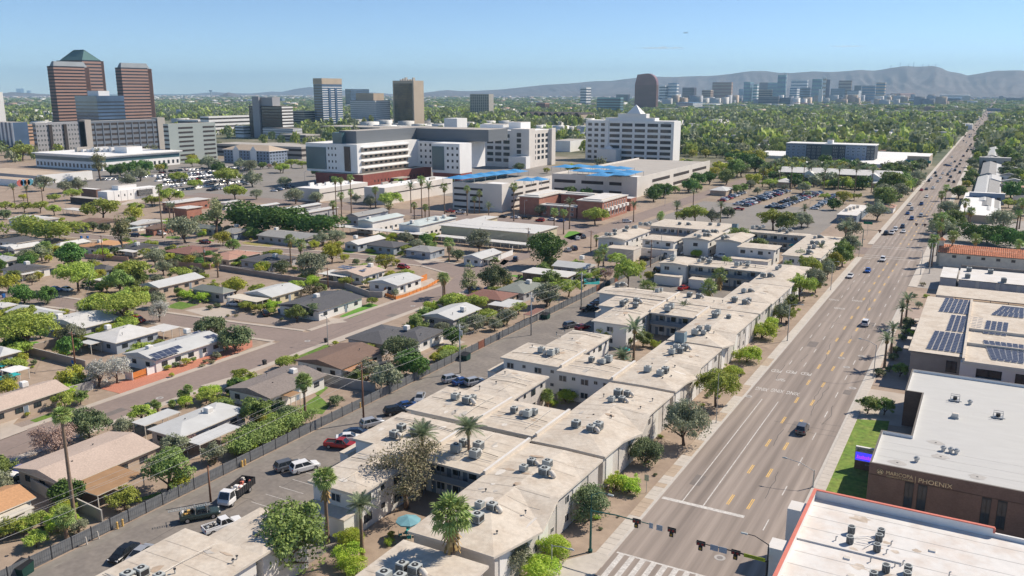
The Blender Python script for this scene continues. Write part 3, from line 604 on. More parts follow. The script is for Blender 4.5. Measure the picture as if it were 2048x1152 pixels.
# little roof pipes and white parapet steps
vp=MB().cyl(0,0,0,.45,.09,M['steel'],8).cyl(0,0,.45,.55,.16,M['dark'],8).data('vent_pipe')
for blk,n,x0,x1,y0,y1 in((A_,6,-83,-72,50,72),(B_,5,-79,-72,86,109),(B_,7,-57,-48,82,108),(C_,6,-83,-72,115,139),(C_,7,-57,-48,115,141),(D_,6,-83,-73,149,171),(D_,6,-57,-48,148,173),(E_,5,-79,-73,186,207),(E_,6,-57,-48,180,206),(F_,6,-89,-50,212,220),(G_,6,-88,-50,262,271)):
 for i in range(n):put('vent_pipe',vp,blk,(R.uniform(x0,x1),R.uniform(y0,y1),6.15),0,(1,1,R.uniform(.7,1.5)))
for blk,x,y0,y1 in((B_,-59.3,97.4,111.4),(B_,-70.8,98.5,111.4),(C_,-59.2,113.4,125.8),(C_,-70.8,113.4,126.2),(D_,-71.2,147,159),(D_,-59.3,145,157),(E_,-71.2,198,209.6),(E_,-59.2,197.6,208.5),(F_,-71.2,211,221)):
 MB().box(x-.22,x+.22,y0,y1,6.0,6.55,M['fascia_l'],M['roof_white']).build('parapet',blk)
# seams, conduits and patches on the tan roofs
def roof_z(q,x,y):
 t,st,x0,x1,y0,y1,z,rise,outer=q
 if st=='wave':
  f=(y-y0)/(y1-y0);i=max(k for k in range(len(outer)-1)if outer[k][0]<=f+1e-6 or k==0);a,b=outer[i],outer[i+1];u=min(1,max(0,(f-a[0])/(b[0]-a[0])));n=len(outer)
  zr=[z+(.75 if 0<k<n-1 else .12)for k in(i,i+1)];zr=zr[0]+(zr[1]-zr[0])*u;zo=z+a[2]+(b[2]-a[2])*u;xo=x1+a[1]+(b[1]-a[1])*u;xr=(x0+x1)/2
  return z+(zr-z)*(x-x0)/(xr-x0)if x<xr else zr+(zo-zr)*(x-xr)/(xo-xr)
 k=min(x1-x0,y1-y0)/2;return z+rise*min(1,max(0,min(x-x0,x1-x,y-y0,y1-y))/k)
RP=random.Random(3);pms=(mk('roof_patch_brown',(.42,.32,.235),var=.12,blotch=.6,bscale=.7,col2=(.53,.46,.38)),mk('roof_patch_pale',(.66,.62,.56),var=.06),mk('roof_patch_grey',(.47,.44,.40),var=.08));sm=mk('roof_seam',(.45,.40,.34))
for q in ROOFS:
 t,st,x0,x1,y0,y1,z,rise,outer=q
 if y0>225:continue
 for k in range(int((x1-x0)*(y1-y0)/34)):
  x,y=RP.uniform(x0+1.8,x1-2.6),RP.uniform(y0+1.8,y1-1.8);r1,r2=RP.uniform(.3,1.6),RP.uniform(.2,.8)
  if RP.random()<.5:r1,r2=r2,r1
  pts=[(x+r1*RP.uniform(.6,1)*cos(a),y+r2*RP.uniform(.6,1)*sin(a))for a in np.arange(0,6.2,.63)]
  MB().mesh([(a,b,roof_z(q,a,b)+.03)for a,b in pts]+[(x,y,roof_z(q,x,y)+.03)],[(i,(i+1)%len(pts),len(pts))for i in range(len(pts))],RP.choice(pms)).build('roof_patch',t)
 lx=(x1-x0)<(y1-y0);L_=(y1-y0)if lx else(x1-x0)
 for k in range(1,int(L_/2.7)):
  c=k*2.7+RP.uniform(-.3,.3);b=MB();n_=8
  for i in range(n_):
   f0,f1=.03+.90*i/n_,.03+.90*(i+1)/n_;pp=[(x0+(x1-x0)*f,y0+c+s)for f,s in((f0,-.035),(f1,-.035),(f1,.035),(f0,.035))]if lx else[(x0+c+s,y0+(y1-y0)*f)for s,f in((-.035,f0),(.035,f0),(.035,f1),(-.035,f1))]
   b.face([(a,d,roof_z(q,a,d)+.022)for a,d in pp],sm)
  b.build('roof_seam',t)
for blk,wings in((A_,[(-84,-71.4,47,65,6.27)]),(B_,[(-80,-71.2,84,98,6.2),(-84,-71.2,99,111,6.2),(-70.4,-59.8,99,111,6.15)]),(C_,[(-84.4,-71.2,114,126,6.2),(-80.2,-71.2,127,140,6.2),(-70.3,-59.6,114,125.5,6.15)]),(D_,[(-85,-71.6,147.5,158.8,6.2),(-80.6,-71.6,160,173,6.2),(-70.8,-59.7,145.4,156.8,6.15)]),(E_,[(-80.2,-71.6,184,197,6.2),(-85,-71.6,198.5,209,6.2),(-70.8,-59.7,198.5,209,6.15)]),(F_,[(-91,-71.6,211.6,220.4,6.2)]),(G_,[(-81,-57,262,271.5,6.15)])):
 for x0,x1,y0,y1,z in wings:
  for k in range(2):
   y=R.uniform(y0+1,y1-1);pts=[(x0+(x1-x0)*t,y+R.uniform(-.25,.25),z+.33*(1-abs(2*t-1))+.05)for t in(.05,.3,.5,.7,.95)];MB().tube(pts,.05,M['fascia']if k else M['duct'],4,False).build('conduit',blk)
  x=R.uniform(x0+2,x1-2);MB().tube([(x+R.uniform(-.2,.2),y0+(y1-y0)*t,z+.25)for t in(.1,.4,.7,.95)],.045,M['duct'],4,False).build('conduit',blk)
# ============================================================ WEST SIDE OF THE AVENUE (right of the picture)
def parapet_roof(t,x0,x1,y0,y1,z,mr,mw,mc,h=.6,w=.3,name='parapet'):
 MB().face([(x0+w,y0+w,z-h+.02),(x1-w,y0+w,z-h+.02),(x1-w,y1-w,z-h+.02),(x0+w,y1-w,z-h+.02)],mr).build('roof',t)
 for n,(a,b,c,d)in enumerate(((x0,x1,y0,y0+w),(x0,x1,y1-w,y1),(x0,x0+w,y0+w,y1-w),(x1-w,x1,y0+w,y1-w))):
  p=MB().box(a,b,c,d,z-h-.3,z,mw,mc).build(name,t)
# --- white roof with red coping, bottom right
zr=8.0
nw=Q('B8',970,632,zr);ne=Q('C2',930,905,zr)
fx0,fy1=nw[0],(nw[1]+ne[1])/2
near=thing('red_coped_building','white roofed building with a red coping at the bottom right corner','building',(fx0,fy1,0),mark='the red coped roof',xy=(fx0+8,fy1-10))
fw=26
MB().box(.05,fw,-40,-.05,0,zr-1.4,M['offw']).build('wall',near)
MB().face([(.3,-40,zr-1.1),(fw,-40,zr-1.1),(fw,-.3,zr-1.1),(.3,-.3,zr-1.1)],mk('roof_white_stained',(.68,.665,.64),var=.05,blotch=.8,bscale=.35,col2=(.60,.53,.47))).build('roof',near)
MB().box(0,.3,-40,0,0,zr,M['offw']).build('parapet',near);MB().box(.3,ne[0]-fx0,-.3,0,0,zr,M['white']).build('parapet',near)
MB().box(ne[0]-fx0,fw,-.3,0,0,zr-.6,M['white']).build('parapet',near)
MB().box(-.06,.36,-40,.06,zr,zr+.12,M['red_trim']).build('coping',near);MB().box(.36,ne[0]-fx0+.05,-.36,.06,zr,zr+.12,M['red_trim']).build('coping',near)
MB().box(ne[0]-fx0-.1,ne[0]-fx0+.14,-.4,.07,zr-.55,zr-.01,M['red_trim']).build('coping',near)
MB().box(.3,12,-12.6,-12.3,zr-1.1,zr-.9,M['roof_white']).build('roof_seam',near)
sm_=mk('membrane_seam',(.47,.46,.44));rust=mk('rust_streak',(.50,.42,.34),var=.15,blotch=.6,bscale=.8,col2=(.62,.58,.53))
for k in range(7):MB().box(.35,25,-3.2*k-2.6,-3.2*k-2.52,zr-1.098,zr-1.085,sm_).build('roof_seam',near)
for k in range(9):x,y,r_=R.uniform(2,16),R.uniform(-16,-1.5),R.uniform(.5,1.5);MB().face([(x+r_*R.uniform(.5,1.1)*cos(a),y+r_*R.uniform(.4,.8)*sin(a),zr-1.094+.001*k)for a in np.arange(0,6.2,.45)],rust).build('roof_stain',near)
for y in(-3.5,-14.5):
 MB().box(-2.2,-.02,y-2.6,y,0,zr-.6,M['offw'],M['roof_white']).build('street_bay',near)
def condenser(x,y,z,label,group):
 t=thing('condenser_unit',label,'condenser',(x,y,z),group=group)
 b=MB().cyl(0,0,.06,.95,.40,M['dark'],16)
 for k in range(16):
  a=2*pi*k/16;b.tube([(.41*cos(a),.41*sin(a),.06),(.41*cos(a),.41*sin(a),.95)],.022,M['ac'],4)
 b.build('cabinet',t);r=MB().tube([(0,0,.95),(0,0,1.0)],.46,M['ac_top'],16);r.build('lid',t)
 f=MB().tube([(0,0,1.001),(0,0,1.02)],.33,M['dark'],14)
 for k in range(4):f.box(-.3,.3,-.02,.02,1.021,1.03,M['ac'])if k==0 else f.tube([(.31*cos(k),.31*sin(k),1.03),(-.31*cos(k),-.31*sin(k),1.03)],.012,M['ac_top'],4)
 f.build('fan_grille',t);return t
zc=zr-1.1
for i,(x,y)in enumerate([('C2',p)for p in((168,905),(160,958),(326,920),(314,948),(304,1000))]):
 X,Y=Q(x,*y,zc+.5);condenser(X,Y,zc,('round black condenser in the rear pair on the stained white roof' if i<2 else 'round black condenser in the row of three on the stained white roof'),'condensers in the rear pair' if i<2 else 'condensers in the row of three')
for i,(x,y)in enumerate(((352,1110),(470,1115),(285,1150),(465,1150))):
 X,Y=Q('C2',x,y,zc+.5);condenser(X,Y,zc,'round black condenser at the bottom edge of the stained white roof','condensers at the bottom edge')
pb=MB()
for a,b_ in(((190,945),(250,940)),((190,970),(265,985)),((250,940),(285,950)),((235,1000),(280,975))):
 A0,B0=Q('C2',*a,zc+.2),Q('C2',*b_,zc+.2);pb.tube([(A0[0]-fx0,A0[1]-fy1,zc+.2),(B0[0]-fx0,B0[1]-fy1,zc+.2)],.05,M['white'],5)
pb.build('refrigerant_pipe',near)['kind']='stuff'
vent=MB().cyl(0,0,0,.5,.07,M['steel'],8).tube([(0,0,.5),(.18,0,.6)],.07,M['steel'],6).data('vent_pipe')
for x,y in((85,950),(380,975),(355,1020),(270,1065),(400,1090),(443,1080),(690,1140)):
 X,Y=Q('C2',x,y,zc+.3);put('vent_pipe',vent,near,(X-fx0,Y-fy1,zc))
for x,y in((600,1015),(145,1055),(165,1150)):
 X,Y=Q('C2',x,y,zc+.1);MB().box(-.35,.35,-.3,.3,0,.18,M['white'],M['duct']).build('roof_hatch',near,(X-fx0,Y-fy1,zc))
# --- brick college building
zb_=6.8
c1=Q('C2',265,545,zb_);c2=Q('C2',345,375,zb_);c3=Q('C2',460,400,zb_);c4=Q('C2',545,175,zb_);c5=Q('C2',445,160,zb_);c6=Q('C2',500,48,zb_)
bx0,by0,ym1,ym2,by1=c1[0],c1[1],c2[1],(c4[1]+c5[1])/2,c6[1];bx2=c4[0];bx3=(c5[0]+c6[0])/2
col=thing('college_building','brown brick college building with a broad white roof and gilt lettering','college',(bx0,by0,0),mark='the brick college',xy=(bx0+8,by0+12))
fw2=34;D1_=ym1-by0;D2_=ym2-by0;D3_=by1-by0;nx=bx2-bx0;px_=bx3-bx0
poly=[(0,0),(fw2,0),(fw2,D3_),(px_,D3_),(px_,D2_),(nx,D2_),(nx,D1_),(0,D1_)]
MB().prism(poly,0,zb_-.65,M['brick']).build('wall',col)
inn=[(.3,.3),(fw2-.3,.3),(fw2-.3,D3_-.3),(px_+.3,D3_-.3),(px_+.3,D2_+.3),(nx+.3,D2_+.3),(nx+.3,D1_-.3),(.3,D1_-.3)]
MB().face([(x,y,zb_-.5)for x,y in inn],M['roof_white_clean']).build('roof',col)
n=len(poly)
for i in range(n):
 a,b_,c,d=poly[i],poly[(i+1)%n],inn[(i+1)%n],inn[i]
 p=MB();p.mesh([(*a,zb_-.64),(*b_,zb_-.64),(*b_,zb_),(*a,zb_),(*d,zb_),(*c,zb_),(*c,zb_-.49),(*d,zb_-.49)],[(0,1,2,3)],M['brick'])
 p.mesh([(*a,zb_),(*b_,zb_),(*c,zb_),(*d,zb_)],[(0,1,2,3)],mk('coping_bronze',(.16,.145,.13)))
 p.mesh([(*d,zb_),(*c,zb_),(*c,zb_-.49),(*d,zb_-.49)],[(0,1,2,3)],M['white']);p.build('parapet',col)
for k in range(11):MB().box(.6,33.4,1.5+k*3.0,1.56+k*3.0,zb_-.498,zb_-.488,sm_).build('roof_seam',col)if 1.5+k*3.0<min(D1_,D3_)-1 or True and bx2<bx0 else None
for x,y in((3.5,3),(9,8.5),(14,3.4),(8,14)):MB().tube([(x,y,zb_-.485),(x,y,zb_-.47)],.16,M['dark'],10).build('roof_drain',col);MB().face([(x+1.5*R.uniform(.6,1)*cos(a),y+1.1*R.uniform(.6,1)*sin(a),zb_-.482)for a in np.arange(0,6.2,.5)],mk('ponding_stain',(.44,.425,.40),var=.1,blotch=.5,bscale=.7)).build('roof_stain',col)
def winx(c,x,y,z):return Q(c,x,y,z)[0]-bx0
for xl,xr in((445,493),(518,568),(865,915),(948,998)):
 a,b_=winx('C2',xl,700,4.3),winx('C2',xr,712,4.3);window(col,'-y',(a+b_)/2,0,2.75,b_-a,4.3,WIN_D)
MB().box(-.01,fw2,-.05,-.005,4.95,5.05,mk('brick_band',(.10,.065,.05))).build('brick_band',col)
gold=mk('gilt_letters',(.66,.52,.32),rough=.5,metal=.2)
def letters(body,xl,xr,yl,z,size,sx=1):
 a=winx('C2',xl,yl,z);b_=winx('C2',xr,yl+(xr-xl)*.22,z);o=text(body,(a+b_)/2,-.08,size,0,gold,'sign_letter',z,.04,col,(pi/2,0,0),kind=None)
 w=max(v.co.x for v in o.data.vertices)-min(v.co.x for v in o.data.vertices);o.scale=((b_-a)/w,1,1);return o
letters('MARICOPA',355,497,590,5.72,.78);letters('COMMUNITY COLLEGES',355,497,620,5.2,.34);letters('PHOENIX',525,705,640,5.5,.95)
a=winx('C2',511,630,5.4);MB().box(a-.03,a+.03,-.1,-.03,4.95,6.0,gold).build('sign_bar',col)
a=winx('C2',324,585,5.7);lg=MB();lg.tube([(a,-.03,5.7),(a,-.09,5.7)],.5,M['dark'],20)
lg.tube([(a,-.095,5.7),(a,-.10,5.7)],.44,gold,20);lg.tube([(a,-.105,5.7),(a,-.11,5.7)],.38,M['dark'],20)
for k,h in((-.2,.35),(0,.5),(.2,.42)):lg.box(a+k-.06,a+k+.06,-.14,-.115,5.45,5.45+h,gold)
lg.build('emblem',col)
def rooftop(par,base,c,x,y,z,kind):
 X,Y=Q(c,x,y,z+.3);l=(X-base[0],Y-base[1],z)
 b=MB()
 if kind=='fan':b.cyl(0,0,0,.45,.28,M['duct'],12).cyl(0,0,.45,.7,.42,M['steel'],12).cyl(0,0,.7,.9,.2,M['steel'],10);nm='exhaust_fan'
 elif kind=='box':b.box(-.6,.6,-.5,.5,0,.25,M['steel']).bbox(-.5,.5,-.4,.4,.25,.85,M['duct']);nm='roof_unit'
 else:b.box(-1.1,1.1,-.1,.1,0,.1,M['steel']).box(-.8,.8,-.6,.6,.1,.3,M['steel']).tube([(-.7,-.5,.3),(-.7,-.5,1.1),(.7,-.5,1.1),(.7,-.5,.3)],.05,M['steel'],5).tube([(-.7,.5,.3),(-.7,.5,1.1),(.7,.5,1.1),(.7,.5,.3)],.05,M['steel'],5).cyl(0,0,.3,.8,.35,M['dark'],10);nm='roof_unit'
 b.build(nm,par,l)
for c,x,y,k in(('C2',720,210,'frame'),('C2',800,228,'fan'),('C2',720,300,'box'),('C2',950,300,'frame'),('C2',658,475,'fan'),('C2',697,483,'fan'),('C2',728,490,'fan'),('C2',515,532,'fan')):
 rooftop(col,(bx0,by0),c,x,y,zb_-.5,k)
# --- monument sign with the lit panel
mx,my=Q('C2',182,575,0);sgn=thing('monument_sign','brick monument sign with a lit blue and violet display on the lawn','sign',(mx,my,0),mark='the lit sign')
MB().box(0,2.9,-.3,.3,0,1.5,M['brick']).build('base',sgn)
MB().bbox(-.05,2.95,-.28,.28,1.5,3.9,M['steel'],.05,M['white']).build('cabinet',sgn)
def emit(name,col,s):
 m=bpy.data.materials.new(name);m.use_nodes=True;b=m.node_tree.nodes['Principled BSDF'];b.inputs['Base Color'].default_value=(*[v*.3 for v in col],1);b.inputs['Emission Color'].default_value=(*col,1);b.inputs['Emission Strength'].default_value=s;return m
e1,e2=emit('display_blue',(.05,.05,.85),1.0),emit('display_violet',(.35,.05,.85),1.1)
d=MB();d.face([(.05,-.285,1.6),(2.85,-.285,1.6),(2.85,-.285,3.0),(.05,-.285,3.0)],e1)
for k in range(9):d.box(.3+k*.27,.5+k*.27,-.292,-.287,2.1,2.35 if k%3 else 2.5,e2)
d.box(.2,2.7,-.292,-.287,1.9,2.05,e2);d.build('display',sgn)
text('PHOENIX',1.7,-.29,.5,0,M['fascia'],'sign_letter',3.4,.01,sgn,(pi/2,0,0),kind=None);lm=MB()
for k,h in((0,.3),(.15,.5),(.3,.4)):lm.box(.2+k,.3+k,-.3,-.285,3.15,3.15+h,M['fascia'])
lm.build('emblem',sgn);text('3144',2.0,-.31,.4,0,M['steel'],'sign_letter',1.0,.01,sgn,(pi/2,0,0),kind=None)
# --- lawn between pavement and college
ly=Q('C2',60,700,0)[1];lawn=[(-16.9,ly-14),(bx0+.1,ly-14),(bx0+.1,by0+D1_+2),(-11.5,by0+D2_+1),(-16.9,by0+D2_-1)]
sheet('college_lawn',lawn,.05,mk('lawn_college',(.13,.22,.03),var=.3,scale=1.2,blotch=.7,bscale=.35,col2=(.24,.27,.06),bump=.5))
sheet('college_path',rectp(-16.9,bx3+.1,by0+D2_-1,by1+4),.045,M['drive'])
# --- solar roofed apartments
zs=7.0
s1=Q('C1',598,950,zs);s2=Q('C1',790,590,zs)
sx0=s1[0];sy0,sy1=s1[1],s2[1]
sol=thing('solar_apartments','beige apartment building covered with rooftop solar panels','apartment building',(0,0,0),mark='the solar roof',xy=(sx0+12,sy0+20))
wm=mk('wall_taupe',(.33,.28,.24),var=.06,blotch=.3);mid=Q('C1',960,975,zs)[0];rgt=Q('C1',1075,1050,zs)
MB().box(sx0+.5,mid,sy0+.5,sy1-.5,0,zs-.3,wm).build('wall',sol);MB().box(mid,sx0+44,sy0-2.5,sy1-1,0,zs-.31,M['offw']).build('wall',sol)
b=MB().box(sx0,mid+.4,sy0,sy1,zs-.3,zs,M['fascia'],M['roof_tan']);b.build('roof',sol)
MB().box(mid+.41,sx0+45,sy0-3.5,sy1-2,zs-.32,zs+.3,M['fascia_l'],M['roof_tan']).build('roof',sol)
MB().box(mid+.2,mid+.7,sy0-3.4,sy1-2.2,zs+.32,zs+.9,M['fascia_l'],M['roof_tan']).build('parapet',sol)
MB().box(mid+.7,sx0+24,sy0+9,sy0+9.4,zs+.32,zs+.95,M['fascia_l'],M['roof_tan']).build('parapet',sol)
MB().box(mid+.7,sx0+24,sy0+22,sy0+22.4,zs+.32,zs+.95,M['fascia_l'],M['roof_tan']).build('parapet',sol)
for y in(sy0+2,sy0+10,sy0+19,sy0+28):MB().box(sx0-1.1,sx0+.0,y,y+2.2,zs-.5,zs-.2,M['fascia'],M['roof_tan']).build('eave_box',sol)
for u,w in((mid-1.6,2.0),(mid+5.2,4.5),(mid+11,2.4)):
 window(sol,'-y',u,(sy0+.5 if u<mid else sy0-2.5),4.6,w,2.4,WIN_D);window(sol,'-y',u,(sy0+.5 if u<mid else sy0-2.5),1.5,w,2.4,WIN_D)
MB().box(mid+2.6,mid+7.8,sy0-3.6,sy0-2.51,3.1,4.0,M['offw']).build('balcony',sol)
pvm=MB();pvm.box(-.5,.5,-.5,.5,0,.03,M['pvf']);pvm.face([(-.47,-.46,.033),(.47,-.46,.033),(.47,.46,.033),(-.47,.46,.033)],M['pv']);pvm=pvm.data('solar_panel')
def pv_field(c,rows,z,label,tilt=.18,pw=1.0,pd=1.75,par=None):
 """rows: list of (left pixel, right pixel) of each row of panels"""
 t=thing('solar_array',label,'solar panels',(0,0,0),group='solar arrays on the taupe roof',xy=Q(c,*rows[0][0],z))
 for a,b_ in rows:
  (xa,ya),(xb,yb)=Q(c,*a,z),Q(c,*b_,z);n=max(1,int(round((xb-xa)/1.08)));y=(ya+yb)/2
  for i in range(n):
   o=put('solar_panel',pvm,t,(xa+(i+.5)*(xb-xa)/n,y,z+.22),0,(pw,1.02,1));o.rotation_euler=(tilt,0,0)
 return t
def field_rows(c,TL,TR,BR,BL,n):
 return[((TL[0]+(BL[0]-TL[0])*t,TL[1]+(BL[1]-TL[1])*t),(TR[0]+(BR[0]-TR[0])*t,TR[1]+(BR[1]-TR[1])*t))for t in[(i+.5)/n for i in range(n)]]
pv_field('C1',field_rows('C1',(848,600),(1040,620),(1005,715),(800,690),9),zs,'dark solar array on the far corner of the beige roof, nearest the carport')
pv_field('C1',field_rows('C1',(888,710),(1108,745),(1085,850),(850,818),10),zs,'dark solar array in the middle of the beige roof',tilt=.18)
pv_field('C1',field_rows('C1',(775,825),(995,850),(962,975),(715,945),12),zs,'dark solar array at the near edge of the beige roof')
pv_field('C1',field_rows('C1',(1125,750),(1280,775),(1265,862),(1102,838),8),zs+.3,'dark solar array behind the low roof wall of the beige building')
pv_field('C1',field_rows('C1',(1235,655),(1382,670),(1382,745),(1155,708),7),zs+.3,'dark solar array at the far right of the beige roof')
pv_field('C1',field_rows('C1',(1100,890),(1382,920),(1382,1045),(1160,1020),12),zs+.3,'dark solar array nearest the brick college on the raised beige roof')
# --- long carport, low office, red tiled house and the shops beyond
q=qrect('C1',(785,575),(790,575),(1382,630),3.2);cy0,cy1=q[2],Q('C1',815,510,3.2)[1];cx0=Q('C1',785,575,3.2)[0]
cp=thing('long_carport','long beige carport roof behind the solar roof','carport',(cx0,cy0,0),mark='the long carport',xy=(cx0+10,cy0+4))
MB().box(0,60,0,cy1-cy0,2.95,3.2,M['fascia'],M['roof_tan']).build('roof',cp)
for i in range(14):MB().box(.5+i*4.4,.7+i*4.4,.4,.6,0,2.94,M['fascia']).build('post',cp)
MB().box(-.02,4.5,-.25,-.02,2.6,3.3,M['fascia_l']).build('sign_board',cp)
zo=4.6;o1=Q('C1',815,455,zo);o2=Q('C1',838,388,zo);mx_=Q('C1',925,462,zo)[0]
of=thing('low_office','low flat roofed office with grey wall panels and a white roof','office',(o1[0],o1[1],0),mark='the low office',xy=(o1[0]+12,o1[1]+6))
dd=o2[1]-o1[1];w1=mx_-o1[0]
MB().box(0,w1,0,dd,0,zo-.1,M['grey_wall']).build('wall',of);MB().box(-.1,w1,-.1,dd+.1,zo-.1,zo+.1,M['fascia'],M['roof_white']).build('roof',of)
MB().box(w1+.6,60,1.0,dd+3,0,zo-.4,M['offw']).build('wall',of);MB().box(w1+.5,60.2,.5,dd+3.2,zo-.4,zo-.2,M['fascia'],M['roof_white']).build('roof',of)
MB().box(w1+.5,60.2,dd+3.2,dd+3.6,zo-.6,zo+.7,M['fascia']).build('parapet',of)
for i in range(10):MB().box(w1+.9+i*5.4,w1+5.2+i*5.4,.42,.98,0,zo-.42,M['grey_wall']).build('wall_panel',of)
for i,(x,y)in enumerate(((1000,450),(1155,420),(1245,478),(1010,405))):
 X,Y=Q('C1',x,y,zo+.3);aircon(X,Y,zo-.2,'grey roof unit on the white roof of the low office','roof units on the low office',s=1.2)
# red clay tiled mission house
zt=5.0;t1=Q('C1',798,285,zt);t2=Q('C1',845,222,zt+2);
tile=thing('tiled_house','cream mission house with a red clay tile roof and bell tower behind the hedge','house',(t1[0],t1[1],0),mark='the red tile roof',xy=(t1[0]+10,t1[1]+5))
Lh,dh=62,11
MB().box(.6,Lh,.6,dh-.6,0,zt-.2,mk('cream_wall',(.66,.60,.50))).build('wall',tile)
tr=MB();nrow=30
for side in(0,1):
 for i in range(int(Lh/.62)):
  x0_=i*.62;e,r_=(-.1,dh/2)if side==0 else(dh+.1,dh/2)
  ch=9
  for k in range(ch):
   ya,yb=e+(r_-e)*k/ch,e+(r_-e)*(k+1)/ch;za,zb2=zt+2.2*k/ch,zt+2.2*(k+1)/ch
   lift=.09
   tr.mesh([(x0_,ya,za+.02),(x0_+.31,ya,za+lift+.1),(x0_+.62,ya,za+.02),(x0_,yb,zb2),(x0_+.31,yb,zb2+.1),(x0_+.62,yb,zb2)],[(0,1,4,3),(1,2,5,4)]if side==0 else[(1,0,3,4),(2,1,4,5)],M['tileroof'])
tr.build('roof_tiles',tile)['kind']='stuff'
MB().box(0,Lh,0,dh,zt-.2,zt,M['fascia']).build('eave',tile)
MB().face([(0,-.1,zt),(0,dh/2,zt+2.2),(0,dh+.1,zt)][::-1],mk('cream_wall',(0,0,0))).build('gable',tile)
bt=MB().box(-.4,1.6,4.2,6.2,0,zt+3.6,mk('cream_wall',(0,0,0)));bt.build('bell_tower',tile)
MB().mesh([(-.7,3.9,zt+3.6),(1.9,3.9,zt+3.6),(1.9,6.5,zt+3.6),(-.7,6.5,zt+3.6),(.6,5.2,zt+4.7)],[(0,1,4),(1,2,4),(2,3,4),(3,0,4),(3,2,1,0)],M['tileroof']).build('tower_roof',tile)
windows(tile,'-y',3,30,.6,zt-1.2,6,1.2,.9,WIN_D)
# ============================================================ PLANTS: kits, then placing by survey
LF=dict(
 mesq=leafmat('mesquite_leaf',(0.176,0.270,0.041),(0.385,0.513,0.083),.28),ficus=leafmat('ficus_leaf',(0.041,0.115,0.020),(0.128,0.257,0.038),.15),shade=leafmat('shade_tree_leaf',(0.095,0.169,0.041),(0.244,0.346,0.077),.22),
 olive=leafmat('olive_leaf',(0.135,0.182,0.101),(0.308,0.359,0.218),.2),citrus=leafmat('dark_citrus_leaf',(0.061,0.115,0.041),(0.180,0.231,0.096),.15),lime=leafmat('lime_bush_leaf',(0.189,0.365,0.027),(0.423,0.600,0.064),.3),
 brown=leafmat('dry_leaf',(.13,.165,.06),(.37,.30,.20),.2),euc=leafmat('eucalyptus_leaf',(0.135,0.169,0.068),(0.321,0.321,0.154),.2),silver=leafmat('silver_leaf',(0.311,0.351,0.270),(0.539,0.564,0.462),.2),purple=leafmat('purple_plum_leaf',(0.216,0.135,0.115),(0.436,0.321,0.269),.2),
 gold=leafmat('yellow_green_leaf',(0.216,0.257,0.027),(0.462,0.462,0.064),.25),palm=leafmat('palm_leaf',(0.101,0.155,0.047),(0.282,0.359,0.115),.2,.45),palmb=leafmat('fan_palm_leaf',(0.115,0.203,0.047),(0.321,0.436,0.128),.22,.45),date=leafmat('date_palm_leaf',(0.101,0.155,0.081),(0.257,0.333,0.180),.18,.45),
 dull=leafmat('belt_leaf',(0.061,0.101,0.034),(0.192,0.244,0.077),.15))
def npmesh(name,v,quads,mats,mi=None,tri=False):
 k=3 if tri else 4;me=bpy.data.meshes.new(name);n=len(quads)
 me.vertices.add(len(v));me.vertices.foreach_set('co',np.asarray(v,np.float32).ravel())
 me.loops.add(n*k);me.loops.foreach_set('vertex_index',np.asarray(quads,np.int32).ravel())
 me.polygons.add(n);me.polygons.foreach_set('loop_start',np.arange(0,n*k,k,dtype=np.int32));me.polygons.foreach_set('loop_total',np.full(n,k,np.int32))
 for m in mats:me.materials.append(m)
 if mi is not None:me.polygons.foreach_set('material_index',np.asarray(mi,np.int32))
 me.update(calc_edges=True);return me
def leaf_quads(P,Nn,size,rng,aspect=1.6):
 n=len(P);t=rng.normal(size=(n,3));u=np.cross(Nn,t);u/=np.linalg.norm(u,axis=1)[:,None]+1e-9;w=np.cross(Nn,u)
 s=(size*rng.uniform(.6,1.4,n))[:,None]
 v=np.stack([P-u*s*aspect*.5,P-w*s*.5,P+u*s*aspect*.5,P+w*s*.5],1).reshape(-1,3)
 return v,np.arange(4*n).reshape(-1,4)
def lobes_points(lobes,n,rng,core=.45,low=.35):
 wts=np.array([max(l[3]*l[4]+l[4]*l[5]+l[3]*l[5],.001)for l in lobes]);idx=rng.choice(len(lobes),n,p=wts/wts.sum())
 L=np.array(lobes)[idx];d=rng.normal(size=(n,3));d/=np.linalg.norm(d,axis=1)[:,None]
 flip=(d[:,2]<-.2)&(rng.random(n)>low);d[flip,2]*=-1
 r=rng.uniform(0,1,n)**core;bump=1+.12*np.sin(7*d[:,0]+3*idx)*np.cos(6*d[:,1]+idx)
 P=L[:,:3]+d*L[:,3:6]*(r*bump)[:,None];return P,d
def crown(name,lobes,n,size,mat,seed,core=.4,up=.35,low=.35,rnd=.8,gap=.95):
 rng=np.random.default_rng(seed);P,d=lobes_points(lobes,int(n*1.22),rng,core,low);a_=rng.uniform(0,6,3)
 k_=np.sin(5.2*P[:,0]+a_[0])+np.sin(5.6*P[:,1]+a_[1])+np.sin(6.3*P[:,2]+a_[2])>-gap+rng.normal(size=len(P))*.25;P,d=P[k_],d[k_];n=len(P)
 N_=d+rng.normal(size=(n,3))*rnd+np.array([0,0,up]);N_/=np.linalg.norm(N_,axis=1)[:,None]
 v,q=leaf_quads(P,N_,size,rng);return npmesh(name,v,q,[mat])
def trunk_data(th,lobes,r0,mat,seed,bend=.08):
 rr=random.Random(seed);b=MB();x,y=rr.uniform(-bend,bend),rr.uniform(-bend,bend)
 b.tube([(0,0,-.02),(x*.5,y*.5,th*.5),(x,y,th)],[r0*1.25,r0,r0*.85],mat,8)
 for l in rr.sample(lobes,min(len(lobes),6)):
  m=(x+(l[0]-x)*.45+rr.uniform(-.08,.08),y+(l[1]-y)*.45,th+(l[2]-th)*.5)
  b.tube([(x,y,th*.92),m,(l[0],l[1],l[2]+l[5]*.3)],[r0*.7,r0*.42,r0*.15],mat,6,False)
 return b.data('trunk',True)
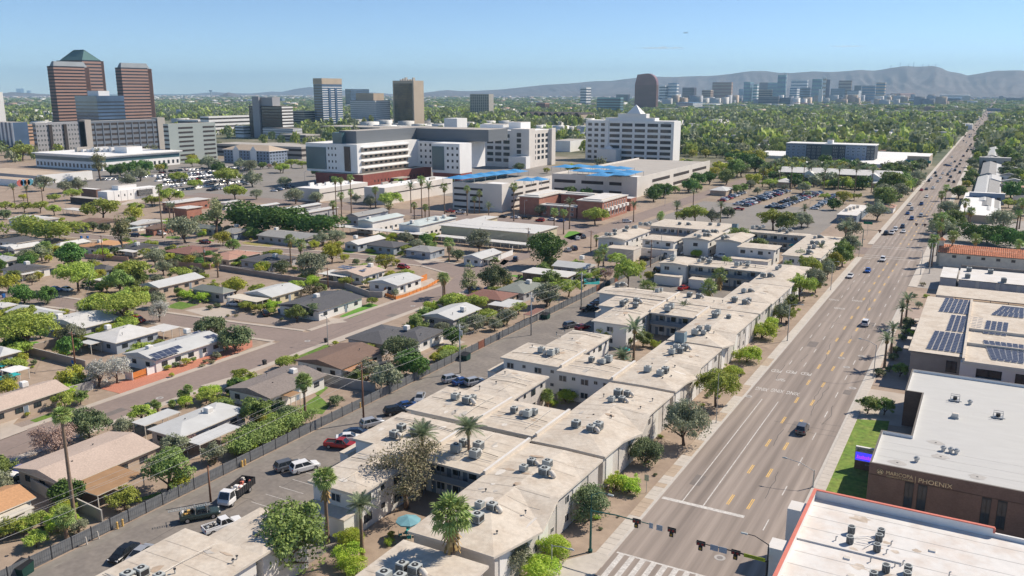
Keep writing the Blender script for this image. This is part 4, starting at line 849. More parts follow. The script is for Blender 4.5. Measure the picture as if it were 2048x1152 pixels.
def rnd_lobes(seed,n,spread,cz,rz,r,flat=1.0):
 rr=random.Random(seed);out=[(0,0,cz+rz*.25,.55,.55,rz*.8)]
 for i in range(n):
  a=2*pi*i/n+rr.uniform(-.4,.4);q=spread*rr.uniform(.7,1.05);s=r*rr.uniform(.6,1.2)
  out.append((q*cos(a),q*sin(a),cz+rr.uniform(-.4,.35)*rz,s,s,s*flat))
  if i%2:a+=rr.uniform(-.5,.5);s=r*rr.uniform(.28,.5);q=min(1.05,spread*rr.uniform(1.25,1.55));out.append((q*cos(a),q*sin(a),cz+rr.uniform(-.6,.7)*rz,s,s,s*.8))
 return out
KIND={}
def kind(key,name,mat,th,cz,rz,nl,spread,r,flat,n,size,r0,core=.4,low=.35,bark='bark',nvar=3,rnd=.8):
 hi,mid,lo=[],[],[]
 for k in range(nvar):
  lob=rnd_lobes(hash(key)%997+k*31 if False else sum(map(ord,key))*7+k*31,nl,spread,cz,rz,r,flat)
  tr=trunk_data(th,lob,r0,M[bark],k+5)
  mid.append((tr,crown('crown',lob,n,size,LF[mat],k+sum(map(ord,key)),core,low=low,rnd=rnd)))
  hi.append((tr,crown('crown',lob,int(n*2.1),size*.66,LF[mat],k+sum(map(ord,key)),core,low=low,rnd=rnd)))
  lo.append((tr,crown('crown',lob,max(200,n//5),size*2.1,LF[mat],k+3,core,low=low,rnd=rnd)))
 KIND[key]=(hi,lo,cz,name,mid)
kind('mesq','mesquite_tree','mesq',.42,.82,.45,8,.66,.44,.62,4600,.066,.05,.55)
kind('ficus','ficus_tree','ficus',.22,.80,.75,8,.52,.52,.95,5200,.078,.07,.3)
kind('shade','shade_tree','shade',.3,.85,.65,8,.56,.47,.85,4200,.072,.06,.4)
kind('olive','olive_tree','olive',.28,.88,.7,8,.53,.48,.9,4400,.066,.06,.42)
kind('citrus','citrus_tree','citrus',.15,.75,.65,8,.54,.5,.9,4600,.07,.05,.33)
kind('lime','lime_bush','lime',.06,.48,.5,9,.55,.45,.85,3400,.058,.05,.3,.2)
kind('gold','yellow_green_tree','gold',.22,.78,.6,8,.52,.48,.85,3200,.066,.05,.35)
kind('brown','dry_leaved_tree','brown',.35,1.0,.85,11,.58,.42,1.05,4200,.05,.06,.6,.5)
kind('euc','eucalyptus_tree','euc',1.0,2.0,1.5,12,.5,.42,1.0,2600,.08,.09,.45,.5)
kind('silver','silver_leaved_tree','silver',.3,1.0,.8,9,.5,.45,.95,3600,.055,.06,.4)
kind('purple','purple_leaved_tree','purple',.2,.78,.6,9,.55,.45,.85,3400,.055,.05,.45)
kind('pine','pine_tree','euc',.8,2.0,1.3,9,.42,.45,1.1,2800,.075,.08,.4,.5)
kind('darkbush','dark_shrub','citrus',.06,.5,.45,8,.5,.45,.85,2200,.07,.05,.3,.2)
kind('drybush','dry_shrub','brown',.06,.5,.4,8,.5,.45,.8,1500,.07,.04,.5,.3)
def hedge_lobes(seed):
 rr=random.Random(seed);return[(rr.uniform(-.8,.8),rr.uniform(-.6,.6),rr.uniform(.35,.75),.28,.42,.3)for _ in range(26)]
def hkind(key,name,mat):
 hi=[]
 for k in range(2):
  lob=hedge_lobes(k+9);hi.append((None,crown('foliage',lob,5200,.055,LF[mat],k+2,.3,low=.4,gap=9)))
 lo=[(None,crown('foliage',hedge_lobes(9),700,.11,LF[mat],4,.3,low=.4,gap=9))]
 KIND[key]=(hi,lo,.5,name,hi)
hkind('hedge','clipped_hedge','ficus');hkind('oleander','oleander_hedge','shade');hkind('mhedge','thicket_hedge','mesq')
PENDING=[]
ADJ={'mesq':'feathery bright green mesquite tree','ficus':'dense dark green ficus tree','shade':'leafy mid green shade tree','olive':'grey green olive tree','citrus':'dark rounded tree','lime':'lime green bush','gold':'yellow green tree','brown':'reddish brown dry leaved tree','euc':'tall ragged eucalyptus','silver':'silvery grey leaved tree','purple':'dusty purple leaved tree','pine':'tall shaggy pine tree','darkbush':'dark green shrub','drybush':'dry brown shrub','hedge':'dense dark green hedge','oleander':'leafy green oleander hedge','mhedge':'feathery green thicket'}
CATS={'lime':'bush','darkbush':'shrub','drybush':'shrub','hedge':'hedge','oleander':'hedge','mhedge':'hedge'}
def plant(key,X,Y,r,label=None,lo=None,sz=1.0,rz=None,sc=None,group=None):
 hi,lov,cz,name,mid=KIND[key];d=sqrt(X*X+Y*Y)
 if lo is None:lo=d/max(r,.5)>150
 tr,cr=R.choice(lov if lo else hi if d/max(r,.5)<45 else mid);s=sc or(r,r,r*sz)
 t=thing(name,label or '?',CATS.get(key,'tree'),(X,Y,0),R.uniform(0,6.28)if rz is None else rz,group,s)
 if tr:put('trunk',tr,t)
 put(cr.name.split('.')[0],cr,t)
 if not label:PENDING.append((t,ADJ[key]))
 return t
def T(key,c,x,y,w,label=None,sz=1.0,**k):
 """tree from its crown in the photograph: centre and half width in crop pixels"""
 px,py=PX(c,x,y);wp=w*CROP[c][2];cz=KIND[key][2]*sz;z=3.0
 for _ in range(8):
  X,Y=G(px,py,min(z,40));d=proj(X,Y,z)[2];r=wp*d/FPX*1.22;z=cz*r
 return plant(key,X,Y,r,label,sz=sz,**k)
# ---- palms
def fan_leaf(seed,drop):
 rr=random.Random(seed);b=MB();L=1.0;n=11
 b.tube([(0,0,0),(.5,0,.06),(L,0,.0)],[.035,.025,.02],LF['palmb'],4,False)
 c=(L,0,0.0)
 for i in range(n):
  a=radians(-105+210*i/(n-1));a2=radians(-105+210*(i+.78)/(n-1));rl=.95*(1-.25*abs(i-(n-1)/2)/n*2)
  tip=lambda q,k,z:(L+rl*k*cos(q),rl*k*sin(q),z)
  m=(a+a2)/2
  b.face([c,tip(a,.62,-.05),tip(m,.66,.06),c][:3],LF['palmb']);b.face([c,tip(m,.66,.06),tip(a2,.62,-.05)],LF['palmb'])
  b.face([tip(a,.62,-.05),tip(m,1.0,-drop*rr.uniform(.7,1.2)),tip(a2,.62,-.05)],LF['palmb'])
 return b.data('frond')
def feather_leaf(seed,L,mat):
 rr=random.Random(seed);b=MB();k=8;pts=[]
 for i in range(k+1):
  t=i/k;pts.append((L*t*(1-.12*t),0,L*(.10*t-.42*t*t)))
 b.tube(pts,[.04*(1-.8*i/k)for i in range(k+1)],mat,4,False)
 for i in range(1,18):
  t=i/18;j=min(int(t*k),k-1);f=t*k-j;p=[pts[j][q]+(pts[j+1][q]-pts[j][q])*f for q in range(3)]
  ll=.62*sin(pi*min(1,t*.92+.10))**.6+.08
  for s in(-1,1):
   tip=(p[0]+.32*ll,p[1]+s*ll*.85,p[2]-ll*.28*rr.uniform(.5,1.3));b.face([(p[0]-.06,p[1],p[2]),(p[0]+.07,p[1],p[2]),tip],mat)
 return b.data('frond')
FAN=[fan_leaf(1,.25),fan_leaf(2,.5)];FEA=[feather_leaf(3,3.0,LF['date']),feather_leaf(4,2.6,LF['date'])]
def frond_set(kindp,seed):
 rr=random.Random(seed);out=[]
 n=46 if kindp=='fan' else 40
 for i in range(n):
  t=i/n;az=i*2.39996;el=radians(78-118*t+rr.uniform(-8,8))if kindp=='fan' else radians(80-92*t+rr.uniform(-6,6))
  out.append((rr.randint(0,1),az,el,rr.uniform(.85,1.12)))
 return out
def mat_rot(az,el,s):
 ca,sa,ce,se=cos(az),sin(az),cos(el),sin(el);return s*np.array([[ca*ce,-sa,-ca*se],[sa*ce,ca,-sa*se],[se,0,ce]])
def joined_crown(kindp,seed,thin=1):
 V,Fc,Mi,mats=[],[],[],[];base=0;src=FAN if kindp=='fan' else FEA;b=MB()
 for(k,az,el,s)in frond_set(kindp,seed)[::thin]:
  me=src[k];A=mat_rot(az,el,s);co=np.empty(len(me.vertices)*3,np.float32);me.vertices.foreach_get('co',co);v=co.reshape(-1,3)@A.T
  b.mesh(v.tolist(),[tuple(p.vertices)for p in me.polygons],me.materials[0])
 return b.data('crown')
CROWN={'fan':[joined_crown('fan',s,2)for s in(1,2)],'date':[joined_crown('date',s,2)for s in(3,4)]}
def skirt_mesh(L,seed,r=.75):
 rr=random.Random(seed);b=MB()
 for i in range(90):
  a=rr.uniform(0,2*pi);z0=-rr.uniform(0,L*.75);q0=.28;q1=r*rr.uniform(.55,1.0)*(1+.25*z0/L);l=rr.uniform(.6,1.1);wd=rr.uniform(.06,.14)
  p0=(q0*cos(a),q0*sin(a),z0);p1=(q1*cos(a),q1*sin(a),z0-l);dx,dy=-sin(a)*wd,cos(a)*wd
  b.face([(p0[0]-dx*.4,p0[1]-dy*.4,p0[2]),(p0[0]+dx*.4,p0[1]+dy*.4,p0[2]),(p1[0]+dx,p1[1]+dy,p1[2]),(p1[0]-dx,p1[1]-dy,p1[2])],M['skirt'])
 return b.data('skirt')
SK=[skirt_mesh(1.2,1),skirt_mesh(3.0,2,.95)]
ptr=MB();ptr.tube([(0,0,-.02),(0.01,0,.05),(0,0,.3),(0,.01,.7),(0,0,1)],[.36,.30,.24,.2,.2],M['bark_p'],9);PTR=ptr.data('trunk',True)
PALMADJ={'fan':'fan palm with a round crown','fan_skirt':'fan palm with a thick brown skirt','date':'date palm with arching feathery fronds','tall':'very tall slender palm with a small crown'}
def palm(style,X,Y,h,s=1.0,label=None,near=None,lean=(0,0),group=None,tr=1.0):
 fam='date' if style=='date' else 'fan'
 t=thing('date_palm' if fam=='date' else 'fan_palm',label or '?','palm tree',(X,Y,0),R.uniform(0,6.28),group)
 t.rotation_euler=(lean[0],lean[1],R.uniform(0,6.28))
 put('trunk',PTR,t,(0,0,0),0,(tr*1.1,tr*1.1,h))
 d=sqrt(X*X+Y*Y)
 if near is None:near=d<175
 if near:
  for(k,az,el,q)in frond_set(fam,R.randint(0,99)):
   o=put('frond',(FAN if fam=='fan' else FEA)[k],t,(0,0,h));o.rotation_euler=(0,-el,az);o.scale=(q*s,q*s,q*s)
 else:put('crown',R.choice(CROWN[fam]),t,(0,0,h),0,(s,s,s))
 if style!='tall':
  k=1 if style=='fan_skirt' else 0
  put('skirt',SK[k],t,(0,0,h-.1),0,(s*(.8 if fam=='date' else 1.0),)*2+(s*(.5 if fam=='date' else 1),))
 if not label:PENDING.append((t,PALMADJ[style]))
 return t
def PL(style,c,x,y,yb,s=1.0,label=None,**k):
 """palm from crown centre (x, y) and foot row yb in crop pixels"""
 px,py=PX(c,x,y);_,pb=PX(c,x,yb);X,Y=G(px,pb)
 d=proj(X,Y,0)[2];lo_,hi_=0.5,50
 for _ in range(30):
  m=(lo_+hi_)/2
  if proj(X,Y,m)[1]>py:lo_=m
  else:hi_=m
 X2,Y2=X,Y
 px0=proj(X,Y,lo_)[0];
 return palm(style,X,Y,lo_,s,label,**k)
# ============================================================ VEHICLES
def paint(name,col,metal=.3,rough=.25):return mk(name,col,rough=rough,var=.02,metal=metal,spec=.7)
PAINT=dict(white=paint('paint_white',(.72,.72,.72),0),silver=paint('paint_silver',(.42,.43,.45)),grey=paint('paint_grey',(.14,.145,.155)),black=paint('paint_black',(.016,.017,.019)),blue=paint('paint_blue',(.03,.08,.25)),navy=paint('paint_navy',(.02,.035,.075)),
 red=paint('paint_red',(.42,.025,.02)),maroon=paint('paint_maroon',(.17,.012,.014)),tan=paint('paint_tan',(.36,.31,.24)),green=paint('paint_dark_green',(.05,.075,.065)),brightblue=paint('paint_bright_blue',(.03,.13,.48)),orange=paint('paint_orange',(.5,.16,.03)))
def loft(b,secs,m):
 """sections (y, zlow, ztop, halfwidth, shoulder)"""
 prof=[]
 for(y,zl,zt,w,k)in secs:
  prof.append([(-w*.86,y,zl),(-w,y,zl+.16),(-w,y,zt-.16),(-w*k,y,zt),(w*k,y,zt),(w,y,zt-.16),(w,y,zl+.16),(w*.86,y,zl)])
 n=8;vs=[p for s in prof for p in s];fs=[]
 for i in range(len(prof)-1):
  for j in range(n):fs.append((i*n+j,(i+1)*n+j,(i+1)*n+(j+1)%n,i*n+(j+1)%n))
 fs.append(tuple(range(n)));fs.append(tuple(len(vs)-1-j for j in range(n)));b.mesh(vs,fs,m)
def house_loft(b,y0,y1,t0,t1,z0,z1,w0,w1,m):
 vs=[(-w0,y0,z0),(w0,y0,z0),(w0,y1,z0),(-w0,y1,z0),(-w1,t0,z1),(w1,t0,z1),(w1,t1,z1),(-w1,t1,z1)]
 b.mesh(vs,[(0,1,5,4),(1,2,6,5),(2,3,7,6),(3,0,4,7),(4,5,6,7)],m);return vs
def quad_inset(q,k,off):
 q=[np.array(p,float)for p in q];c=sum(q)/4;n=np.cross(q[1]-q[0],q[2]-q[0]);n/=np.linalg.norm(n);return[tuple(c+(p-c)*k+n*off)for p in q]
P0=PAINT['white']
def car_kit(tp):
 """body, glass and lamp meshes of one vehicle type, nose towards +Y"""
 g={};b=MB()
 if tp=='sedan':
  loft(b,[(-2.33,.38,.80,.74,.86),(-2.2,.24,.98,.85,.88),(-1.5,.2,1.0,.90,.9),(0,.19,.97,.91,.9),(1.1,.2,.96,.9,.88),(1.95,.22,.82,.85,.84),(2.32,.32,.62,.72,.8)],P0);gh=house_loft(b,-1.85,1.25,-1.0,.35,.95,1.43,.80,.60,P0);wb,wr=1.38,.33
 elif tp=='suv':
  loft(b,[(-2.3,.42,.98,.80,.9),(-2.22,.30,1.08,.88,.9),(-1.5,.25,1.1,.93,.9),(0,.24,1.08,.94,.9),(1.15,.25,1.06,.93,.88),(1.95,.28,.96,.9,.84),(2.3,.4,.74,.78,.8)],P0);gh=house_loft(b,-2.18,1.2,-1.85,.35,1.05,1.70,.85,.68,P0);wb,wr=1.38,.38
 elif tp=='pickup':
  loft(b,[(-2.75,.5,1.0,.88,.95),(-2.7,.4,1.05,.93,.95),(-.6,.38,1.05,.95,.93),(0,.36,1.06,.95,.92),(1.45,.36,1.08,.95,.9),(2.5,.38,1.02,.92,.86),(2.78,.5,.8,.82,.8)],P0);gh=house_loft(b,-.62,1.5,-.40,.75,1.04,1.78,.86,.70,P0)
  b.box(-.74,.74,-2.6,-.75,1.051,1.06,M['dark']);b.box(-.9,-.76,-2.7,-.68,1.0,1.2,P0);b.box(.76,.9,-2.7,-.68,1.0,1.2,P0);b.box(-.76,.76,-2.74,-2.64,1.0,1.2,P0);wb,wr=1.75,.40
 elif tp=='van':
  loft(b,[(-2.6,.42,1.1,.88,.94),(-2.5,.32,1.15,.95,.94),(0,.3,1.15,.97,.94),(1.5,.3,1.12,.96,.9),(2.3,.34,.95,.92,.86),(2.6,.42,.75,.8,.8)],P0);gh=house_loft(b,-2.5,1.9,-2.4,1.0,1.1,2.0,.90,.78,P0);wb,wr=1.6,.36
 for i,(nm,f,sp)in enumerate((('rear_window',(0,1,5,4),.86),('side_window',(1,2,6,5),.86),('windscreen',(2,3,7,6),.9),('side_window',(3,0,4,7),.86))):
  q=quad_inset([gh[j]for j in f],sp,.012);gb=MB()
  if nm=='side_window':
   a,bq,cq,d=map(np.array,q);m0=a+(bq-a)*.48;m1=d+(cq-d)*.48;n0=a+(bq-a)*.53;n1=d+(cq-d)*.53
   gb.face([a,m0,m1,d],M['carglass']);gb.face([n0,bq,cq,n1],M['carglass'])
  else:gb.face(q,M['carglass'])
  g.setdefault('glass',[]).append((nm,gb.data(nm)))
 fy={'sedan':2.22,'suv':2.22,'pickup':2.72,'van':2.5}[tp];ry={'sedan':-2.3,'suv':-2.28,'pickup':-2.76,'van':-2.58}[tp];hw={'sedan':.62,'suv':.68,'pickup':.74,'van':.74}[tp];lz={'sedan':.62,'suv':.78,'pickup':.85,'van':.8}[tp]
 g['lamps']=[('headlight',MB().box(s*hw-.16,s*hw+.16,fy-.18,fy+.03,lz-.08,lz+.08,M['lamp']).data('headlight'))for s in(-1,1)]+[('taillight',MB().box(s*hw-.14,s*hw+.14,ry-.03,ry+.1,lz+.02,lz+.2,M['tail']).data('taillight'))for s in(-1,1)]
 b.box(-.3,.3,ry-.02,ry+.05,.6,.72,M['lamp']);b.box(-.6,.6,fy+.04 if tp!='sedan' else fy+.08,fy+.1,.42,.58,M['dark'])
 g['body']=b.data('body');g['wb']=wb;g['wr']=wr;g['tr']={'sedan':.80,'suv':.82,'pickup':.84,'van':.85}[tp]
 # compact one-mesh version for cars a few pixels long
 c=MB();c.v,c.f,c.m,c.mats=list(b.v),list(b.f),list(b.m),list(b.mats)
 for nm,me in g['glass']:c.mesh([tuple(v.co)for v in me.vertices],[tuple(p.vertices)for p in me.polygons],M['carglass'])
 for sx_ in(-1,1):
  for sy_ in(-wb,wb):c.tube([(sx_*(g['tr']-.02),sy_,wr),(sx_*(g['tr']+.12),sy_,wr)],wr,M['tyre'],8)
 g['one']=c.data('car');return g
wh=MB().tube([(-.11,0,0),(.11,0,0)],1.0,M['tyre'],16).data('tyre');rimd=MB().tube([(-.13,0,0),(.13,0,0)],.62,M['rim'],12).data('rim')
KITS={t:car_kit(t)for t in('sedan','suv','pickup','van')}
def car(tp,colr,X,Y,rz,label,group=None,near=True,s=1.0,z=0.03):
 g=KITS[tp];pm=PAINT[colr]
 if not near:
  o=put({'sedan':'parked_car','suv':'parked_car','pickup':'pickup_truck','van':'van'}[tp],g['one'],None,(X,Y,z),rz,(s,s,s));o.material_slots[0].link='OBJECT';o.material_slots[0].material=pm
  return tag(o,label,'car' if tp in('sedan','suv')else tp,group)
 t=thing({'sedan':'car','suv':'car','pickup':'pickup_truck','van':'van'}[tp],label,'car' if tp in('sedan','suv')else tp,(X,Y,z),rz,group,(s,s,s))
 o=put('body',g['body'],t);o.material_slots[0].link='OBJECT';o.material_slots[0].material=pm
 for nm,me in g['glass']:put(nm,me,t)
 for nm,me in g['lamps']:put(nm,me,t)
 for sx_ in(-1,1):
  for sy_ in(-g['wb'],g['wb']):
   w=put('wheel',wh,t,(sx_*g['tr'],sy_,g['wr']));w.scale=(1,g['wr'],g['wr']);put('rim',rimd,w)
 return t
NS,SN,EW,WE=0.0,pi,pi/2,-pi/2
def CAR(tp,colr,c,x,y,rz,label,group=None,near=True,s=1.0,z=0.03):
 X,Y=Q(c,x,y,z+.6);return car(tp,colr,X,Y,rz,label,group,near,s,z)
# ============================================================ STREET FURNITURE
def hrow(X,Y,py):
 a,b=0.0,60.0
 for _ in range(40):
  m=(a+b)/2
  if proj(X,Y,m)[1]>py:a=m
  else:b=m
 return a
# alley fence: every slatted panel and post is a part
al=thing('alley_fence','long grey slatted fence with black posts along the alley','fence',(-102.3,190,0),mark='the alley fence')
pn=MB();pn.box(-.03,.03,-1.40,1.40,.05,1.85,M['fence'])
for k in range(9):pn.box(.03,.045,-1.36+k*.31,-1.10+k*.31,.1,1.8,M['fence'])
pn=pn.data('panel');pnw=MB().box(-.03,.03,-1.40,1.40,.05,1.9,mk('gate_red_wood',(.22,.09,.06),var=.2)).data('panel')
pd_=MB().box(-.06,.06,-.06,.06,0,2.02,M['fpost']).data('post')
y=44.0;i=0
while y<332:
 o=put('panel',pnw if i in(42,66,71)else pn,al,(0,y+1.45-190,0));put('post',pd_,al,(.02,y-190,0));y+=2.9;i+=1
bol=MB().cyl(0,0,0,1.05,.14,M['yellow'],10).tube([(0,0,1.05),(0,0,1.12)],[.14,.06],M['yellow'],10).data('bollard')
for c,x,y,lab in(('D6',385,400,'yellow bollard at the foot of the alley fence, nearest the very tall palm'),('D6',440,372,'yellow bollard at the alley fence beside the rust roofed shed'),('B2',1735,370,'yellow bollard beside the dump truck, near the open fence gate'),('B2',1755,360,'leaning yellow bollard beside the dump truck'),('D5',580,205,'small yellow bollard by the fence behind the utility pole'),('B4',15,395,'yellow bollard by the fence behind the grey hatchback')):
 X,Y=Q(c,x,y);o=put('bollard',bol,None,(X,Y,0));tag(o,lab,'bollard','bollards along the alley fence')
stk=MB().box(-.08,.08,-.06,.06,0,1.3,M['duct']).data('stake')
for c,x,y,lab in(('D6',75,560,'pale stake leaning at the alley fence, left of the other one'),('D6',195,500,'pale stake standing at the alley fence beside the tall palm')):
 X,Y=Q(c,x,y);o=put('stake',stk,None,(X,Y,0));o.rotation_euler=(.15,.1,0);tag(o,lab,'stake')
# poles and wires
def pole(c,x,yb,yt,label,mat='wood',r=.15,arm=True,trans=False,xt=None):
 px,pb=PX(c,x,yb);_,pt=PX(c,x,yt);X,Y=G(px,pb);h=hrow(X,Y,pt)
 t=thing('utility_pole',label,'utility pole',(X,Y,0));MB().tube([(0,0,-.05),(0,0,h)],[r*1.15,r*.8],M[mat],10).build('pole',t,None,True)
 if arm:
  MB().box(-1.1,1.1,-.06,.06,h-.6,h-.46,M[mat]).build('crossarm',t);ins=MB()
  for u in(-1,-.45,.45,1):ins.cyl(u,0,h-.45,h-.25,.05,M['duct'],6)
  ins.build('insulators',t)['kind']='stuff'
 if trans:MB().cyl(.42,0,h-2.4,h-1.4,.3,M['steel'],12).build('transformer',t)
 return(X,Y,h)
PLE={}
for k,a in dict(a=('B3',1110,965,572,'brown wooden utility pole in the alley beside the silver jeep','wood',.17,True,False),b=('B5',205,632,300,'grey steel utility pole in the alley beside the green dumpster','steel',.15,True,True),
 c=('B5',685,375,82,'grey steel utility pole with a box beside the empty parking bays','steel',.15,True,True),d=('A8',1025,790,560,'grey steel utility pole in the alley beside the dark pickup','steel',.15,True,False),
 e=('D1',820,710,340,'brown utility pole in the parking court behind the two storage sheds','wood',.17,True,True),f=('D1',1180,470,172,'slim brown pole in front of the gabled court block','wood',.14,False,False),g=('D1',10,500,210,'brown utility pole at the side street end of the alley','wood',.17,True,False),
 h=('B2',1508,622,365,'short brown pole standing beside the white dump truck','wood',.14,False,False),i=('B1',545,560,300,'brown wooden pole in the back yard behind the silvery tree','wood',.16,True,False),j=('A6',770,712,522,'brown wooden pole beside the yellow flowering shrub','wood',.15,True,False),
 k=('E3',620,975,690,'dark pole with a transformer in the pink walled yard','wood',.15,True,True),l=('A7',985,910,748,'wooden pole behind the house with the black solar roof','wood',.15,True,False),m=('A7',1165,918,800,'slim pole behind the white house with the orange fence','wood',.12,False,False),
 n=('A8',665,415,255,'wooden pole at the corner of the cream apartments','wood',.15,True,True),o=('E4',1590,865,660,'wooden pole beside the long carport of the mint roofed apartments','wood',.15,True,False)).items():
 PLE[k]=pole(*a)
def wire(p,q,n,label,offs=(0,),sag=.9,r=.016):
 for k,u in enumerate(offs):
  pts=[(p[0]+(q[0]-p[0])*t+u,p[1]+(q[1]-p[1])*t,p[2]-.4+(q[2]-p[2])*t-sag*4*t*(1-t))for t in[i/12 for i in range(13)]]
  o=MB().tube(pts,r,M['wire'],4,False).build('power_line');tag(o,label,'power line','overhead wires along the alley')
P0_=(-97.5,38,11.4)
chain=[P0_,PLE['a'],PLE['b'],PLE['c'],PLE['d'],PLE['e'],PLE['g']]
nm=('below the tall palm','between the brown pole and the dumpster pole','between the dumpster pole and the boxed pole','between the boxed pole and the pickup pole','over the alley trees','to the side street')
for a,b_,s in zip(chain,chain[1:],nm):wire(a,b_,4,'overhead wire strung along the alley '+s,(-1,.45,1))
for a,b_,s in zip(chain,chain[1:],nm):wire((a[0],a[1],a[2]-2),(b_[0],b_[1],b_[2]-2),1,'lower telephone cable along the alley '+s,(0,),1.1,.024)
for a,b_,s in(('i','j','across the western yards'),('j','k','behind the tan hip roof'),('k','l','behind the pink wall'),('l','n','above the solar patio roof'),('n','o','behind the cream apartments')):
 wire(PLE[a],PLE[b_],2,'overhead wire strung '+s,(-.8,.8),1.0)
# street lights and traffic signals
def streetlight(X,Y,h,armx,army,rise,label,mat='steel',group=None,r=.1):
 t=thing('street_light',label,'street light',(X,Y,0),group=group)
 MB().tube([(0,0,0),(0,0,h)],[r*1.3,r*.8],M[mat],8).build('pole',t);MB().cyl(0,0,0,.25,r*2.2,M[mat],8).build('base',t)
 L_=sqrt(armx**2+army**2)
 if L_>.2:
  MB().tube([(0,0,h-.15),(armx*.5,army*.5,h+rise*.7),(armx,army,h+rise)],.05,M[mat],6).build('arm',t)
  u=(armx/L_,army/L_);hx=armx+u[0]*.3;hy=army+u[1]*.3
  MB().tube([(armx-u[0]*.1,army-u[1]*.1,h+rise),(hx,hy,h+rise+.02),(hx+u[0]*.4,hy+u[1]*.4,h+rise)],[.08,.16,.08],M['ac_top'],6).build('lamp_head',t)
def SL(c,x,yb,yt,ax,ay,rise,label,mat='steel',group=None,r=.1):
 px,pb=PX(c,x,yb);X,Y=G(px,pb);streetlight(X,Y,hrow(X,Y,PX(c,x,yt)[1]),ax,ay,rise,label,mat,group,r)
SL('B8',957,632,530,-4.2,-.1,1.1,'street light arching over the avenue beside the red coped roof')
SL('B8',388,255,-40,0,0,0,'plain slim pole on the east pavement beside the willowy trees',r=.06)
SL('D4',1245,1040,570,2.6,0,.3,'street light at the east pavement beside the round lime bushes')
SL('D2',1672,965,600,1.2,0,.2,'slim street light at the east pavement before the school marking',r=.08)
SL('C1',262,320,200,1.0,0,.2,'slim pole on the east pavement near the far crossing',r=.07)
SL('C1',360,1145,915,-3.0,0,.9,'street light over the avenue beside the date palm row',r=.08)
SL('C1',680,440,275,-4.5,0,.6,'street light on the west corner beside the brick planter')
SL('C1',740,430,225,.8,0,.1,'tall pale street light in front of the red tiled house',r=.14)
SL('A8',1022,790,555,0,0,0,'slim light standard behind the alley pole',r=.07)
SL('D1',955,705,240,1.2,0,.3,'pale light pole in the parking court before the gabled block',r=.1)
SL('B3',868,440,250,-1.2,0,.1,'street light at the corner of the residential street beside the black bin',r=.08)
SL('C1',1360-200,0,-20,0,0,0,'thin pole beside the far hedge',r=.05)if False else None
SL('B6',843,1152,935,2.4,0,.1,'street light standing before the lime green bushes at the bottom edge')
for c,x,yb,yt,lab in(('E1',810,910,660,'slim street light behind the white roofed long house'),('A8',640,180,70,'light pole before the brick motel'),('A3',1640,1020,900,'light pole on the pavement by the hospital street'),('E5',690,770,680,'light pole standing among the rows of parked cars'),('E5',345,700,600,'light pole at the street side of the palm lot'),('E5',1085,770,730,'double light pole at the open end of the palm lot'),('A2',535,1030,920,'light pole by the curving hospital drive'),('A2',1022,1050,955,'light pole before the red hospital base'),('A7',1420,290,180,'slim light pole before the feathery courtyard tree'),('E3',960,620,440,'slim street light behind the yellow green tree')):
 SL(c,x,yb,yt,.9,0,.1,lab,r=.07)
def signal(X,Y,h,L,heads,signs,label,lum=None,word=None):
 t=thing('traffic_signal',label,'traffic signal',(X,Y,0))
 g=M['green_pole']if L>0 else M['dark']
 MB().tube([(0,0,0),(0,0,h+.2)],[.17,.13],g,10).build('pole',t);MB().cyl(0,0,0,.4,.3,g,10).build('base',t)
 MB().tube([(0,0,h),(L*.4,0,h+.25),(L,0,h+.2)],[.11,.09,.05],g,8).build('mast_arm',t)
 if lum:MB().tube([(0,0,h+.1),(0,0,h+2.2),(lum*.5,0,h+2.9),(lum,0,h+2.95)],[.1,.08,.05,.04],g,6).build('lamp_arm',t);MB().bbox(lum-.1,lum+.7,-.15,.15,h+2.85,h+3.0,M['ac_top']).build('lamp_head',t)
 for u in heads:
  b=MB().box(u-.55,u+.55,-.12,-.06,h-.1,h+.55,M['dark']).box(u-.25,u+.25,-.3,-.12,h-.65,h-.1,M['dark']).box(u-.5,u+.5,-.3,-.12,h,h+.45,M['dark'])
  for p,q,m in((-.25,.22,(.25,.02,.02)),(.25,.22,(.25,.02,.02)),(0,-.38,(.3,.2,.02))):b.tube([(u+p,-.30,h+q),(u+p,-.31,h+q)],.15,mk('lens_%d'%(m[1]*100),m,rough=.3),10)
  b.build('signal_head',t)
 for u,w in signs:MB().box(u-w/2,u+w/2,-.1,-.06,h-.3,h+.45,mk('sign_back',(.35,.40,.46),metal=.3)).build('sign_plate',t)
 if word:
  MB().box(word-1.25,word+1.25,-.12,-.08,h-.05,h+.4,mk('sign_lime',(.42,.50,.03))).build('crosswalk_sign',t)
  text('CROSSWALK',word,-.125,.36,0,M['dark'],'sign_letter',h+.17,.003,t,(pi/2,0,0),kind=None)
X,Y=Q('B6',1112,985);h=hrow(X,Y,PX('B6',1122,698)[1])
def ux(c,x,y,X,Y,z):return Q(c,x,y,z)[0]-X
signal(X,Y,h,8.6,(ux('B6',1452,760,X,Y,h),ux('B6',1682,838,X,Y,h)),((ux('B6',1535,805,X,Y,h),.5),(ux('B6',1592,822,X,Y,h),.8)),'green signal mast reaching over the crossing from the east corner',2.4)
hx1=Q('B8',297,972,6.2);X2=-17.9;Y2=hx1[1]
signal(X2,Y2+.2,6.2,Q('B8',290,970,6.2)[0]-X2-.5,[Q('B8',297,972,6.2)[0]-X2,Q('B8',487,1052,6.2)[0]-X2],[(Q('B8',367,1005,6.2)[0]-X2,.95),(Q('B8',417,1022,6.2)[0]-X2,.95)],'dark signal mast with the yellow crosswalk sign over the avenue',-3.2,Q('B8',598,1080,6.2)[0]-X2)
X,Y=Q('C1',285,245);signal(X,Y,6.5,7.0,(6.0,),(),'far signal mast at the side street corner beside the green street sign')
